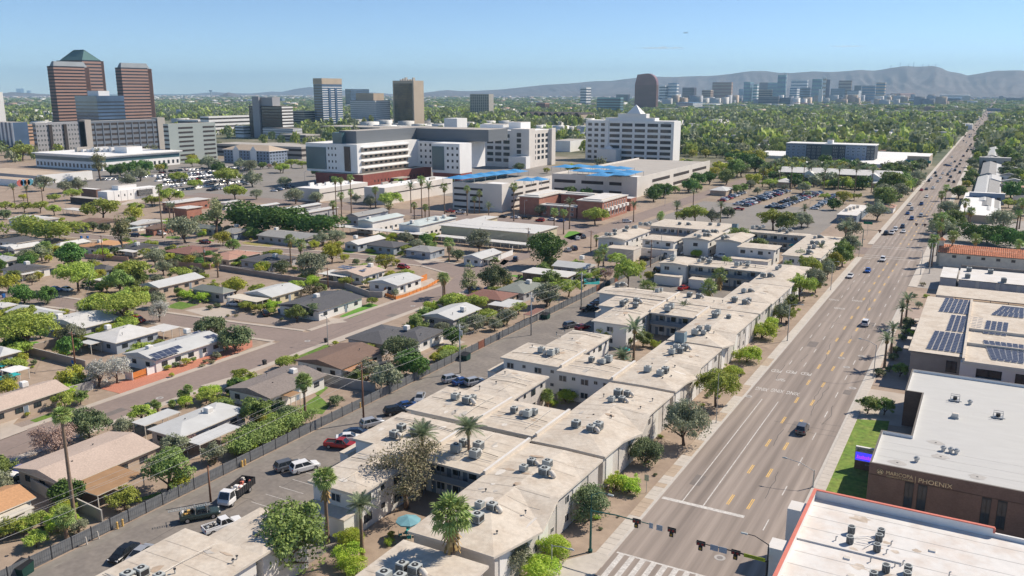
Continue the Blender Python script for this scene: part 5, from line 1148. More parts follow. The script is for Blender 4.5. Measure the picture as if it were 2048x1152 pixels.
X,Y=Q('C1',790,205);signal(X,Y,6.0,-8,(-5.0,-8.2),((-6,.5),),'far signal mast reaching over the avenue before the waiting cars')
gs=thing('street_sign','green street name board at the far crossing','street sign',(*Q('C1',318,175),0));MB().box(-1.8,1.8,-.04,.04,5.0,6.1,mk('street_sign_green',(.01,.16,.09))).build('board',gs);MB().cyl(0,.1,0,5.9,.07,M['steel'],6).build('post',gs)
def sign(c,x,y,h,w,hh,mat,label):
 X,Y=Q(c,x,y);t=thing('road_sign',label,'sign',(X,Y,0));MB().cyl(0,.03,0,h,.04,M['steel'],6).build('post',t);MB().box(-w/2,w/2,-.03,-.005,h-hh,h,mat).build('plate',t)
sign('B6',1500,575,3.0,.7,1.0,M['steel'],'grey backed sign on the strip beside the lime bushes');sign('B7',505,1080,2.8,.7,.8,M['steel'],'grey backed sign beside the willowy avenue tree');sign('D4',1225,900,2.6,.6,1.1,M['dark'],'dark sign post beside the round lime bushes by the avenue');sign('D2',1690,810,2.4,.9,.6,M['dark'],'dark two part sign on the dirt strip by the avenue')
X,Y=Q('E2',1240,850);t=thing('warning_sign','yellow diamond warning sign before the feathery mesquites','sign',(X,Y,0));MB().cyl(0,.05,0,2.0,.05,M['steel'],6).build('post',t);b=MB();b.face([(-.75,-.02,2.3),(0,-.02,1.55),(.75,-.02,2.3),(0,-.02,3.05)],mk('sign_yellow',(.7,.38,.02)));b.face([(-.75,.0,2.3),(0,.0,3.05),(.75,.0,2.3),(0,.0,1.55)],M['steel']);b.build('plate',t)
# bins and dumpsters
def dumpster(c,x,y,label,rz=0):
 X,Y=Q(c,x,y);t=thing('dumpster',label,'dumpster',(X,Y,0),rz);gm_=mk('dumpster_green',(.015,.055,.045),rough=.6)
 b=MB();b.mesh([(-1,-.8,.1),(1,-.8,.1),(1,.8,.1),(-1,.8,.1),(-1.05,-1,1.25),(1.05,-1,1.25),(1.05,.9,1.6),(-1.05,.9,1.6)],[(0,1,5,4),(1,2,6,5),(2,3,7,6),(3,0,4,7),(3,2,1,0)],gm_);b.build('bin',t)
 for s in(-1,1):l=MB();l.mesh([(s*.53-.51,-1.05,1.28),(s*.53+.51,-1.05,1.28),(s*.53+.51,.95,1.63),(s*.53-.51,.95,1.63)],[(0,1,2,3)],M['dark']);l.build('lid',t)
dumpster('B5',237,540,'dark green dumpster by the alley fence at the steel pole');dumpster('B5',782,262,'dark green dumpster by the alley fence before the brown roofed shed');dumpster('B2',165,1135,'dark green dumpster at the bottom left corner',.2);dumpster('A8',1195,655,'black dumpster at the far end of the alley fence')
def bin_(c,x,y,m,label):
 X,Y=Q(c,x,y);t=thing('wheelie_bin',label,'bin',(X,Y,.02));b=MB();b.mesh([(-.28,-.3,.05),(.28,-.3,.05),(.28,.3,.05),(-.28,.3,.05),(-.36,-.4,1.05),(.36,-.4,1.05),(.36,.4,1.05),(-.36,.4,1.05)],[(0,1,5,4),(1,2,6,5),(2,3,7,6),(3,0,4,7)],m);b.build('bin',t);MB().bbox(-.38,.38,-.42,.42,1.05,1.15,m).build('lid',t)
 for s in(-1,1):MB().tube([(s*.3,.34,.12),(s*.36,.34,.12)],.12,M['tyre'],10).build('wheel',t)
bin_('B3',438,575,M['dark'],'black wheelie bin at the kerb before the grey gravel roof house');bin_('B3',855,425,M['dark'],'black wheelie bin at the corner street light');bin_('B1',1065,855,mk('bin_green',(.03,.06,.05)),'dark green wheelie bin before the white metal roof house');bin_('B3',540,222,mk('bin_blue',(.03,.14,.42)),'blue wheelie bin beside the dark gabled corner house');bin_('E2',45,895,mk('bin_blue',(0,0,0)),'blue wheelie bin on the bend street behind the dark bushy tree');bin_('E2',938,215,mk('bin_blue',(0,0,0)),'blue wheelie bin behind the white hip roof, left of its pair');bin_('E2',1010,215,mk('bin_blue',(0,0,0)),'blue wheelie bin behind the white hip roof, right of its pair');bin_('B1',535,540,mk('bin_blue',(0,0,0)),'blue wheelie bin at the block wall under the back yard pole')
# block walls of the yards
def WALL(c,pts,h,m,label,name='block_wall'):
 P=[Q(c,*p)for p in pts];t=thing(name,label,'wall',(*P[0],0));x0,y0=P[0]
 for(ax,ay),(bx,by)in zip(P,P[1:]):
  L_=sqrt((bx-ax)**2+(by-ay)**2);nx,ny=-(by-ay)/L_*.1,(bx-ax)/L_*.1
  q=[(ax-nx-x0,ay-ny-y0),(bx-nx-x0,by-ny-y0),(bx+nx-x0,by+ny-y0),(ax+nx-x0,ay+ny-y0)]
  MB().prism(q,0,h,M[m]).build('wall_run',t);q2=[(a*1+(1.5*(-nx if k in(0,1)else nx)-(-nx if k in(0,1)else nx)),b_)for k,(a,b_)in enumerate(q)]
  MB().prism(q,h+.005,h+.07,M['kerb' if m!='blockp' else 'blockp']).build('cap',t)
 return t
WALL('B1',[(70,445),(200,460),(620,565)],1.8,'block','tan block wall behind the silvery tree, enclosing the bare back yard');WALL('B1',[(225,450),(430,395)],1.8,'block','tan block wall running up from the yard pole')
WALL('A7',[(1110,905),(1300,975),(1400,980),(1440,960)],1.7,'blockg','grey block wall of the white house with the orange fence');WALL('A7',[(160,770),(860,880),(1110,905)],1.7,'block','long brown block wall behind the dark hip roofs')
WALL('B3',[(840,690),(960,720),(1190,760)],1.9,'blockg','grey block wall between the two brown roofed alley houses');WALL('E3',[(270,955),(690,985),(720,960)],1.8,'blockp','pink block wall of the yard with the transformer pole');WALL('E3',[(280,920),(540,860),(560,840)],1.6,'blockp','pink side wall of the yard with the transformer pole');WALL('E3',[(800,990),(1220,1040),(1510,1100)],1.7,'block','brown block wall before the dark roofed house with the white cooler')
WALL('E2',[(980,440),(1210,460),(1480,480)],1.7,'blockp','pink block wall beside the brown pole and the yellow shrub');WALL('E2',[(610,400),(830,340)],1.6,'blockp','pink block wall at the tan hip roof house');WALL('A8',[(480,470),(560,440),(560,405)],1.9,'white','white garden wall behind the green awning house');WALL('A8',[(370,440),(480,470)],1.7,'block','short garden wall beside the green awning')
WALL('B2',[(230,530),(440,650),(560,680),(735,765)],1.8,'blockg','grey block wall between the two alley houses at the bottom left');WALL('A7',[(1000,800),(1140,900)],1.7,'blockg','grey wall dividing the solar patio yard');WALL('B1',[(480,770),(660,720),(690,690)],1.9,'blockg','grey wall with a wooden gate under the silvery tree');WALL('B1',[(905,640),(960,650)],1.7,'white','short white wall beside the wooden gate of the solar house');WALL('B1',[(1060,615),(1130,590)],1.7,'white','short white wall right of the wooden gate')
X,Y=Q('B1',960,650);X1,Y1=Q('B1',1065,612)
gt=thing('wooden_gate','orange brown double wooden gate beside the solar house','gate',((X+X1)/2,(Y+Y1)/2,0),atan2(Y1-Y,X1-X));Lg=sqrt((X1-X)**2+(Y1-Y)**2)/2
for s in(-1,1):
 for k in range(6):MB().box(s*Lg/2-Lg/2+.05+k*Lg/6,s*Lg/2-Lg/2+.02+(k+1)*Lg/6,-.03,.03,.1,1.65,M['orange']).build('plank',gt)
 MB().box(s*Lg/2-Lg/2+.03,s*Lg/2+Lg/2-.03,-.05,-.031,.3,.42,M['dark']).build('brace',gt)
# low orange garden fence
of_=thing('orange_fence','low orange wooden fence along the front of the white gabled house','fence',(*Q('A7',1520,995),0));P=[Q('A7',*p)for p in((1410,965),(1505,998),(1580,975),(1745,910),(1840,855))];x0,y0=P[0];of_.location=(x0,y0,0)
for(ax,ay),(bx,by)in zip(P,P[1:]):
 L_=sqrt((bx-ax)**2+(by-ay)**2);n=max(1,int(L_/2.0));nx,ny=-(by-ay)/L_*.05,(bx-ax)/L_*.05
 for k in range(n):
  p=[(ax+(bx-ax)*t-x0,ay+(by-ay)*t-y0)for t in(k/n+.01,(k+1)/n-.01)]
  MB().prism([(p[0][0]-nx,p[0][1]-ny),(p[1][0]-nx,p[1][1]-ny),(p[1][0]+nx,p[1][1]+ny),(p[0][0]+nx,p[0][1]+ny)],.1,1.0,M['orange']).build('panel',of_)
  MB().box(p[0][0]-.06,p[0][0]+.06,p[0][1]-.06,p[0][1]+.06,0,1.1,M['orange']).build('post',of_)
for c,a,b_,lab in(('A7',(1415,955),(1470,915),'tall orange wooden gate at the white gabled house'),('A7',(1660,875),(1745,840),'tall orange wooden screen behind the white gabled house')):
 (ax,ay),(bx,by)=Q(c,*a),Q(c,*b_);L_=sqrt((bx-ax)**2+(by-ay)**2);t=thing('wooden_screen',lab,'gate',((ax+bx)/2,(ay+by)/2,0),atan2(by-ay,bx-ax))
 for k in range(5):MB().box(-L_/2+k*L_/5+.03,-L_/2+(k+1)*L_/5-.03,-.04,.04,.05,1.9,M['orange']).build('plank',t)
# ============================================================ HOUSES of the neighbourhood
RM=dict(grey=mk('roof_shingle_grey',(.30,.30,.295),var=.16,scale=3,blotch=.4,bscale=.3),lt=mk('roof_light_grey',(.52,.53,.525),var=.06,blotch=.4,bscale=.2,col2=(.44,.44,.43)),dark=mk('roof_shingle_dark',(.105,.105,.112),var=.2,scale=3,blotch=.3,bscale=.3),white=mk('roof_white_shingle',(.58,.575,.56),var=.06,blotch=.5,bscale=.25,col2=(.55,.54,.5)),
 tan=mk('roof_gravel_tan',(.52,.415,.345),var=.14,scale=4,blotch=.3,bscale=.2),brown=mk('roof_brown',(.20,.135,.105),var=.14,scale=3,blotch=.3,bscale=.2),pink=mk('roof_pink_tile',(.43,.25,.19),var=.14,scale=3,blotch=.3),orange=mk('roof_orange_tan',(.50,.28,.145),var=.14,scale=4,blotch=.3),taupe=mk('roof_gravel_taupe',(.245,.21,.19),var=.18,scale=3,blotch=.4,bscale=.2),green=mk('roof_sage',(.235,.255,.23),var=.1,scale=3,blotch=.3),red=mk('roof_red_brown',(.24,.125,.10),var=.15,scale=3),patio=mk('patio_brown',(.36,.22,.12),var=.08,blotch=.4,bscale=.3),patio_o=mk('patio_orange',(.44,.235,.13),var=.08),silver=mk('roof_silver',(.56,.57,.57),var=.05,blotch=.4,bscale=.15),cream=mk('roof_cream',(.62,.57,.48),var=.06,blotch=.4,bscale=.3),mint=mk('roof_mint',(.52,.58,.57),var=.05,blotch=.4,bscale=.2))
WM=dict(white=M['offw'],tan=mk('wall_tan',(.46,.37,.29),var=.08),grey=M['grey_wall'],brick=M['redbrick'],brown=mk('wall_brown',(.22,.165,.13),var=.1),cream=mk('wall_creamy',(.58,.52,.36),var=.06),blue=mk('wall_blue_grey',(.33,.37,.42),var=.06),block=M['block'])
def cooler(par,x,y,z,s=1.0):
 b=MB();b.box(-.55,.55,-.55,.55,.0,.12,M['steel']);b.bbox(-.6,.6,-.6,.6,.2,1.15,M['white'],.06)
 for k in range(4):b.box(-.5,.5,-.615,-.6,.35+k*.18,.43+k*.18,M['duct']);b.box(.6,.615,-.5,.5,.35+k*.18,.43+k*.18,M['duct'])
 for sx_ in(-.5,.5):
  for sy_ in(-.5,.5):b.box(sx_-.03,sx_+.03,sy_-.03,sy_+.03,-.3,.2,M['steel'])
 o=b.build('cooler',par,(x,y,z));o.scale=(s,s,s);return o
def house(label,mark,c,L_,B_,R_,kind='hip',roof='grey',wall='white',z=2.9,rise=None,cool=(),annex=(),name='house',pv=(),win=True,group=None,wn=None,cat='house'):
 x0,x1,y0,y1=qrect(c,L_,B_,R_,z)
 if x1-x0<4:x1=x0+5
 if y1-y0<4:y1=y0+5
 cx,cy=(x0+x1)/2,(y0+y1)/2;t=thing(name,label,cat,(cx,cy,0),group=group,mark=mark);hx,hy=(x1-x0)/2,(y1-y0)/2;ov=.55
 rm,wm_=RM[roof],WM[wall];rise=rise if rise is not None else{'flat':0,'hip':1.15,'gy':1.15,'gx':1.15}[kind]
 MB().box(-hx+ov,hx-ov,-hy+ov,hy-ov,0,z-.17,wm_).build('wall',t)
 rb=MB()
 if kind=='flat':slab_roof(rb,-hx,hx,-hy,hy,z,0,'x',rm,M['fascia_l'],.2)
 else:slab_roof(rb,-hx,hx,-hy,hy,z,rise,('y' if hy>hx else 'x')if kind=='hip' else kind[1],rm,M['fascia']if roof in('dark','brown','taupe','red')else M['fascia_l'],.16,kind=='hip')
 if kind in('gy','gx'):
  e=.3
  for s in(-1,1):
   pts=[(-hx+.1,s*(hy-e),z+.0),(hx-.1,s*(hy-e),z+.0),(0,s*(hy-e),z+rise-.04)]if kind=='gy' else[(s*(hx-e),-hy+.1,z),(s*(hx-e),hy-.1,z),(s*(hx-e),0,z+rise-.04)]
   if(s<0)==(kind=='gx'):pts=pts[::-1]
   MB().face(pts,wm_).build('gable',t)
 rb.build('roof',t)
 d=sqrt(cx*cx+cy*cy)
 if win:
  n=wn or max(2,min(5,int(hy*2/4)));windows(t,'+x',-hy+1,hy-1,hx-ov,1.55,n,1.5,1.0,WIN_D);m=max(2,min(5,int(hx*2/4)));windows(t,'-y',-hx+1,hx-1,-hy+ov,1.55,m,1.3,1.0,WIN_D)
  put('door',DOOR,t,(hx-ov,R.uniform(-hy*.5,hy*.5),0.02),pi/2,(1,1,2.05))
 for k in range(R.randint(1,3)):put('vent_pipe',vp,t,(R.uniform(-hx*.6,hx*.6),R.uniform(-hy*.6,hy*.6),z+rise*.4),0,(.8,.8,R.uniform(.9,1.4)))
 for(a,b_)in cool:
  X,Y=Q(c,a,b_,z+rise*.6+.7);cooler(t,X-cx,Y-cy,z+rise*.55,1.0 if d<230 else 1.15)
 for(aL,aB,aR,ar,az)in annex:
  a0,a1,b0,b1=qrect(c,aL,aB,aR,az);
  if a1-a0<2:a1=a0+2.5
  if b1-b0<2:b1=b0+3
  r_=MB().box(a0-cx,a1-cx,b0-cy,b1-cy,az-.14,az,M['fascia_l'],RM[ar]).build('patio_roof',t)
  pm=MB()
  for px_ in(a0+.15,a1-.27):
   for py_ in(b0+.15,(b0+b1)/2,b1-.27):MB().box(px_-cx,px_+.12-cx,py_-cy,py_+.12-cy,0,az-.145,M['duct']).build('patio_post',t)
 for(p,q)in pv:
  pass
 return t,cx,cy,z,rise,hx,hy
def SOL(par,cx,cy,c,rows,z,slope,ax='y'):
 for(a,b_)in rows:
  (xa,ya),(xb,yb)=Q(c,*a,z),Q(c,*b_,z);n=max(1,int(round(sqrt((xb-xa)**2+(yb-ya)**2)/1.7)))
  for i in range(n):
   f=(i+.5)/n;o=put('solar_panel',pvm,par,(xa+(xb-xa)*f-cx,ya+(yb-ya)*f-cy,z));o.scale=(1.62,1.66,1);o.rotation_euler=(0,slope,0)
house('tan gravel roofed house with a brown patio roof beside the very tall palm','the tan gravel roof house','B2',(95,375),(420,500),(1180,235),'gy','tan','tan',annex=[((520,475),(640,600),(1040,425),'patio',2.7)])
house('house with an orange tan roof at the left edge below the blue tarp','the orange tan roof house','B2',(-310,640),(-180,748),(290,600),'gy','orange','white',annex=[((-260,700),(-100,800),(255,662),'cream',2.5)])
house('long tan roofed house with brick porch at the left edge','the brick porch house','B1',(-440,884),(-250,956),(490,705),'gy','tan','tan',cool=[(170,672)])
hs=house('white ranch house with two solar arrays beside the red gravel corner','the solar house','B1',(890,455),(1125,520),(1610,345),'gy','lt','white',cool=[(1075,410),(1345,290)])
SOL(hs[0],hs[1],hs[2],'B1',[((1065,460),(1265,393)),((1090,474),(1300,405)),((1115,489),(1275,434))],3.5,radians(-13)*-1);SOL(hs[0],hs[1],hs[2],'B1',[((1390,318),(1480,290)),((1415,330),(1535,305)),((1480,343),(1555,325))],3.55,radians(13))
house('pale grey hip roofed house with an attached flat carport behind the solar house','the flat carport house','B1',(595,335),(845,385),(1150,290),'hip','white','blue',cool=[(775,262)],annex=[((1090,265),(1145,315),(1288,262),'white',2.6),((568,375),(660,396),(790,350),'lt',2.5)])
house('light grey gabled house with black solar mats on its ridge','the black mat house','B1',(310,215),(610,278),(870,200),'gy','white','grey',cool=[(425,187)])
house('pale flat gabled house behind the feathery mesquite at the left edge','the mesquite edge house','B1',(0,165),(330,207),(440,150),'gx','lt','white')
house('white metal roofed house with a cooler and a small blue skylight','the white metal roof house','B1',(1055,1003),(1330,1080),(1755,850),'hip','lt','grey',rise=.7,cool=[(1500,860)],annex=[((950,950),(1062,988),(1275,870),'lt',2.6),((1325,1088),(1440,1114),(1735,985),'silver',2.5)])
house('grey gravel roofed house with an open carport, its back to the grey wall','the grey gravel roof house','B3',(160,738),(500,805),(850,640),'gy','taupe','white',cool=[(632,612)],annex=[((525,765),(600,800),(660,775),'patio',2.5)])
house('brown roofed house with an orange patio roof between street and alley','the orange patio house','B3',(630,545),(970,605),(1250,480),'gy','brown','white',annex=[((950,602),(1030,627),(1190,545),'patio_o',2.5)])
house('dark shingled rambling house with a chimney on the residential street','the dark rambling house','B3',(985,392),(1240,440),(1480,340),'hip','dark','grey',cool=[(1400,318)])
house('dark shingled wing with a white garage behind the bushy alley tree','the white garage wing','B3',(1290,388),(1500,420),(1655,338),'hip','dark','white')
house('light grey gabled house with a cooler behind the alley oleanders','the light gabled alley house','A8',(-30,838),(150,897),(335,800),'gy','lt','grey',cool=[(225,800)])
house('red brown roofed house with a white metal patio beside the alley','the white patio house','A8',(265,705),(470,765),(590,700),'hip','red','tan',annex=[((400,770),(560,806),(600,745),'lt',2.6),((640,838),(700,858),(762,805),'red',2.4)])
house('sage green roofed house with a chimney behind the dark round tree','the sage roof house','A8',(455,672),(625,706),(800,635),'hip','green','grey',cool=[(670,620)])
house('white flat roofed pool house by the alley wall','the pool house','A8',(640,545),(880,600),(1035,560),'flat','white','brown',rise=0)
house('light grey gabled house beyond the pool, with a cooler','the pool side gable house','A8',(825,512),(1060,540),(1125,505),'gx','lt','grey',cool=[(1030,455)])
house('light grey gabled house with a green awning','the green awning house','A8',(225,450),(350,473),(480,420),'gy','lt','white',annex=[((360,470),(415,478),(440,450),'green',2.4)])
house('white walled corner house with a dark gabled roof and a bright green lawn','the bright lawn house','A7',(585,1035),(940,1088),(1240,970),'gy','dark','white',cool=[(895,965)])
house('light roofed house with a cream carport, a white car parked inside','the cream carport house','A7',(345,940),(560,985),(780,905),'gy','lt','cream',annex=[((190,978),(440,1012),(530,985),'cream',2.6)])
house('white gabled house behind the low orange fence','the orange fence house','A7',(1290,855),(1510,892),(1715,825),'gy','lt','white')
h=house('tan roofed house with black solar panels over its white patio','the black solar patio house','A7',(1000,785),(1260,818),(1430,765),'gy','tan','white',cool=[(1310,730)],annex=[((900,795),(1110,822),(1235,790),'white',2.6)])
SOL(h[0],h[1],h[2],'A7',[((1065,745),(1265,775)),((1085,735),(1275,762))],3.7,.05)
house('dark hip roofed house with a white cooler behind the brown wall','the dark cooler house','A7',(300,690),(570,727),(705,660),'hip','dark','grey',cool=[(577,655)])
house('pink tile roofed house around a white patio','the pink roof house','E3',(535,838),(1010,862),(1290,775),'hip','pink','tan',annex=[((840,830),(1000,855),(1110,815),'white',2.5)])
house('long grey ranch house with a brick gable and two green lawns','the long grey ranch house','E3',(1180,572),(2000,618),(2040,540),'gx','grey','grey',cool=[(1505,480)])
house('grey gabled house beside the yellow green tree','the grey gable house','E3',(835,520),(1075,557),(1130,480),'gx','grey','blue',cool=[(1012,440)])
house('blue walled house in the shade of the big olive trees','the blue shaded house','E3',(510,450),(700,495),(790,470),'gx','green','blue')
house('white gabled house beyond the palms of the upper street','the upper white house','E4',(528,972),(745,992),(1050,905),'gy','white','blue',cool=[(690,890)])
house('dark grey hip roofed house on the upper street','the upper dark house','E4',(815,985),(1205,1033),(1335,965),'hip','dark','blue')
house('grey hip roofed house with a wide driveway on the upper street','the wide driveway house','A7',(1565,610),(1765,630),(1900,598),'hip','grey','blue')
house('orange tan hip roofed house beside the brown pole','the tan hip house','E2',(820,302),(1175,328),(1465,255),'hip','orange','white',cool=[(1150,245)])
house('dark roofed house with a low white wing behind the yellow shrub','the low white wing house','E2',(1380,322),(1600,335),(1850,290),'gx','dark','white',cool=[(1580,272)],annex=[((1345,352),(1570,376),(1625,345),'white',2.6)])
house('red brown hip roofed house with a white patio strip','the white patio strip house','E3',(85,758),(490,812),(745,720),'hip','red','tan',annex=[((80,775),(345,808),(365,790),'white',2.5)])
house('white hip roofed house behind the fan palm','the white hip house','E2',(560,302),(800,308),(985,235),'hip','white','white')
house('small white gabled house at the left edge','the small white gable house','E2',(68,325),(150,338),(375,270),'gy','white','white')
house('flat dark roofed house with tan ridge at the left edge','the flat dark edge house','E2',(-120,240),(330,268),(450,205),'flat','dark','white',annex=[((-40,300),(200,320),(260,290),'white',2.5)])
house('dark gabled house with a white striped patio','the striped patio house','E2',(15,572),(150,605),(640,545),'gx','dark','white',cool=[(310,495)],annex=[((150,612),(290,645),(440,580),'white',2.5)])
house('white flat roofed house under the big mesquite','the big mesquite house','E2',(1045,690),(1210,702),(1340,600),'flat','white','tan')
house('dark hip roofed house behind the big mesquite','the dark mesquite house','E2',(1060,548),(1200,592),(1345,545),'hip','dark','grey')
house('grey blue gabled house on the bend street','the bend street house','A6',(1015,892),(1180,908),(1535,835),'gy','lt','tan')
house('dark sage hip roofed house on the bend street','the dark sage house','A6',(1465,905),(1595,968),(1695,950),'hip','green','grey')
house('long white roofed house behind the wide green hedge','the long white house','E1',(40,962),(440,988),(720,945),'gx','white','white')
house('brown hip roofed house facing the dirt yard','the dirt yard house','E1',(845,1008),(1190,1030),(1390,955),'gx','brown','tan')
house('brown roofed house with a bright turquoise awning','the turquoise awning house','A6',(1030,476),(1235,480),(1275,440),'gx','brown','brick',annex=[((945,470),(1010,480),(1040,455),'mint',2.5)])
house('white flat house behind the shaggy pine','the pine side house','A6',(925,442),(1110,452),(1175,405),'gx','white','white')
house('small white roofed house at the left edge of the bend street','the left edge bend house','B1',(-120,108),(60,127),(112,98),'flat','white','white')
house('grey roofed house at the left edge with teal pergolas beside it','the teal pergola house','B1',(-200,440),(10,475),(118,452),'hip','lt','tan')
house('white metal house behind the fan palm at the left edge','the left metal house','E2',(-60,445),(60,485),(230,440),'flat','white','white')
house('long white house among the low roofs of the left edge','the low left house','A6',(-60,705),(60,722),(160,690),'gx','white','white')
for lab,c,a,b_,r,m in(('teal pergola canopy at the left edge, the upper of two','B1',(-60,545),(40,550),(130,512),'teal'),('teal pergola canopy at the left edge, the lower of two','B1',(-60,640),(40,645),(135,600),'teal'),('white patio canopy with red trim between the teal pergolas','B1',(-40,585),(130,590),(205,558),'white')):
 x0,x1,y0,y1=qrect(c,a,b_,r,2.4);t=thing('pergola',lab,'pergola',((x0+x1)/2,(y0+y1)/2,0));hx,hy=(x1-x0)/2,(y1-y0)/2;MB().box(-hx,hx,-hy,hy,2.3,2.42,M[m]).build('canopy',t)
 for sx_ in(-1,1):
  for sy_ in(-1,1):MB().box(sx_*hx*.9-.06,sx_*hx*.9+.06,sy_*hy*.9-.06,sy_*hy*.9+.06,0,2.29,M['duct']).build('post',t)
# two storey courts and bars north of the hospital street
def court(label,mark,c,a,b_,r,z,kind,roof,wall,**k):return house(label,mark,c,a,b_,r,kind,roof,wall,z=z,name='apartment_building',cat='apartment building',**k)
court('grey gabled apartment bar among the tall fan palms','the grey gabled bar','E4',(548,628),(780,642),(1065,560),4.4,'gy','grey','blue',rise=1.2)
court('mint roofed white apartment bar, left of the two','the left mint bar','E4',(685,692),(975,712),(1245,620),5.4,'gy','mint','white',rise=.9,cool=[(855,655)],wn=6)
court('mint roofed white apartment bar, right of the two','the right mint bar','E4',(1222,728),(1482,762),(1945,650),5.4,'hip','mint','white',rise=.9,cool=[(1390,700),(1700,660),(1790,635)],wn=8)
court('cream two storey apartments with a white flat roof and orange end wall','the cream apartments','A8',(85,232),(690,302),(868,245),5.8,'flat','white','cream',wn=3)
court('turquoise trimmed rear wing of the cream apartments','the turquoise wing','A8',(165,222),(300,228),(448,178),5.6,'flat','white','cream')
for lab,c,a,b_,r in(('long white carport roof before the mint roofed apartments','E4',(240,748),(1560,868),(1590,842)),('long white carport roof before the cream apartments','A8',(60,305),(690,388),(705,368)),('white carport roof beside the feathery trees, behind the long white house','E1',(730,838),(1030,862),(1088,840))):
 x0,x1,y0,y1=qrect(c,a,b_,r,2.8);y1=max(y1,y0+5);t=thing('carport',lab,'carport',((x0+x1)/2,(y0+y1)/2,0),mark=None);hx,hy=(x1-x0)/2,(y1-y0)/2
 MB().box(-hx,hx,-hy,hy,2.6,2.8,M['fascia_l'],RM['white']).build('roof',t)
 for i in range(int(hx/2)+1):MB().box(-hx+.3+i*4,-hx+.45+i*4,-hy+.3,-hy+.45,0,2.59,M['duct']).build('post',t);MB().box(-hx+.3+i*4,-hx+.45+i*4,hy-.45,hy-.3,0,2.59,M['duct']).build('post',t)
court('long low silver roofed bar behind the two dark ficus hedges, left of its pair','the left silver bar','E3',(890,248),(1010,267),(1400,155),4.0,'gy','silver','grey',rise=.5)
court('long low silver roofed bar behind the two dark ficus hedges, right of its pair','the right silver bar','E3',(1490,238),(1560,277),(2000,165),4.0,'gy','silver','grey',rise=.5)
court('white flat roofed bar beside the palm court','the white palm court bar','E4',(-140,600),(40,620),(420,520),4.0,'flat','white','grey')
court('brick two storey apartments with a white flat roof behind the tall slim palm','the brick apartments','E3',(225,218),(405,238),(575,203),6.0,'flat','white','brick')
court('long white roofed brick apartment bar behind the brick apartments','the rear brick bar','E3',(75,150),(320,175),(610,98),5.0,'flat','white','brick')
court('white flat roofed hall between the pine and the parking lot','the pine side hall','E3',(795,150),(900,165),(1000,120),4.0,'flat','white','white')
# front yards: lawns, gravel, drives along their houses
def patch(name,c,pts,m,z=.012):sheet(name,[Q(c,*p)for p in pts],z,M[m])
patch('vivid_lawn','A7',[(1070,1125),(1150,1140),(1395,1045),(1300,1022)],'lawn_v',.04);patch('driveway','B3',[(850,250),(940,262),(1000,285),(900,298)],'drive',.035)
patch('lawn_strip','B3',[(625,537),(650,540),(890,450),(850,440)],'lawn',.125);patch('alley_yard_lawn','B3',[(690,900),(830,910),(880,850),(800,780),(690,850)],'lawn',.02);patch('alley_yard_lawn','B3',[(780,770),(800,790),(870,730),(850,720)],'lawn',.02)
patch('ranch_lawn','E3',[(1070,660),(1270,695),(1340,665),(1130,640)],'lawn_d',.02);patch('ranch_lawn','E3',[(1290,695),(1420,705),(1500,670),(1390,655)],'lawn_d',.02);patch('upper_lawn','A7',[(1210,655),(1320,680),(1520,655),(1330,640)],'lawn',.02);patch('upper_lawn','A7',[(1090,635),(1160,640),(1220,622),(1090,612)],'lawn_v',.02);patch('upper_lawn','A7',[(1510,680),(1610,695),(1650,685),(1540,668)],'lawn',.02);patch('driveway','A7',[(1640,690),(1700,720),(1890,690),(1760,672)],'drive',.03)
patch('turf_corner','A8',[(905,320),(960,340),(1050,300),(990,280),(940,280)],'lawn_v',.02);patch('awning_lawn','A8',[(470,500),(500,510),(540,480),(500,470)],'lawn',.02);patch('lawn_strip','A8',[(100,515),(190,533),(220,510),(150,505)],'lawn_v',.02);patch('lawn_strip','A8',[(530,580),(620,598),(650,580),(560,575)],'lawn_v',.02)
patch('mesquite_lawn','B1',[(1180,125),(1310,140),(1430,105),(1290,82)],'lawn',.02);patch('mesquite_lawn','B1',[(110,385),(210,410),(320,385),(260,370)],'lawn_v',.02);patch('driveway','B1',[(1330,145),(1480,190),(1640,200),(1720,130),(1500,120)],'drive',.02);patch('left_lawn','B1',[(215,940),(270,958),(550,855),(490,838)],'lawn',.02);patch('driveway','B1',[(0,950),(150,910),(95,970),(200,1010),(0,1085)],'drive',.13);patch('gravel_bed','B1',[(95,970),(200,1010),(560,880),(640,850),(590,825),(300,900)],'gravel',.016)
patch('driveway','B3',[(0,720),(150,740),(420,640),(280,640)],'drive',.12);patch('driveway','B3',[(880,440),(990,410),(980,395),(900,420)],'drive',.12);patch('driveway','B1',[(760,970),(960,1000),(1100,910),(900,930)],'drive',.12);patch('alley_lawn','B2',[(880,650),(1170,570),(1150,550),(900,620)],'lawn',.015);patch('green_patch','B2',[(1280,490),(1350,490),(1350,460),(1290,460)],'lawn_v',.02);patch('pine_lawn','A6',[(1030,520),(1100,540),(1140,525),(1060,510)],'lawn_v',.02);patch('pine_lawn','A6',[(1230,545),(1330,550),(1340,530),(1240,530)],'lawn',.02);patch('pine_lawn','A6',[(1450,570),(1590,570),(1590,555),(1480,553)],'lawn',.02)
patch('school_yard','A6',[(850,300),(1000,290),(1180,230),(1100,225)],'drive',.012);patch('orange_yard','A7',[(1480,930),(1560,970),(1830,870),(1780,830)],'drive',.012);patch('concrete_court','A8',[(0,1010),(130,1080),(240,1030),(130,1000)],'drive',.012)
pw=[Q('A8',*p)for p in((1040,600),(1040,640),(1150,640),(1150,600))];sheet('pool_water',pw,.03,M['pool'])
pw=[Q('B1',*p)for p in((0,525),(0,540),(110,520),(110,508))];
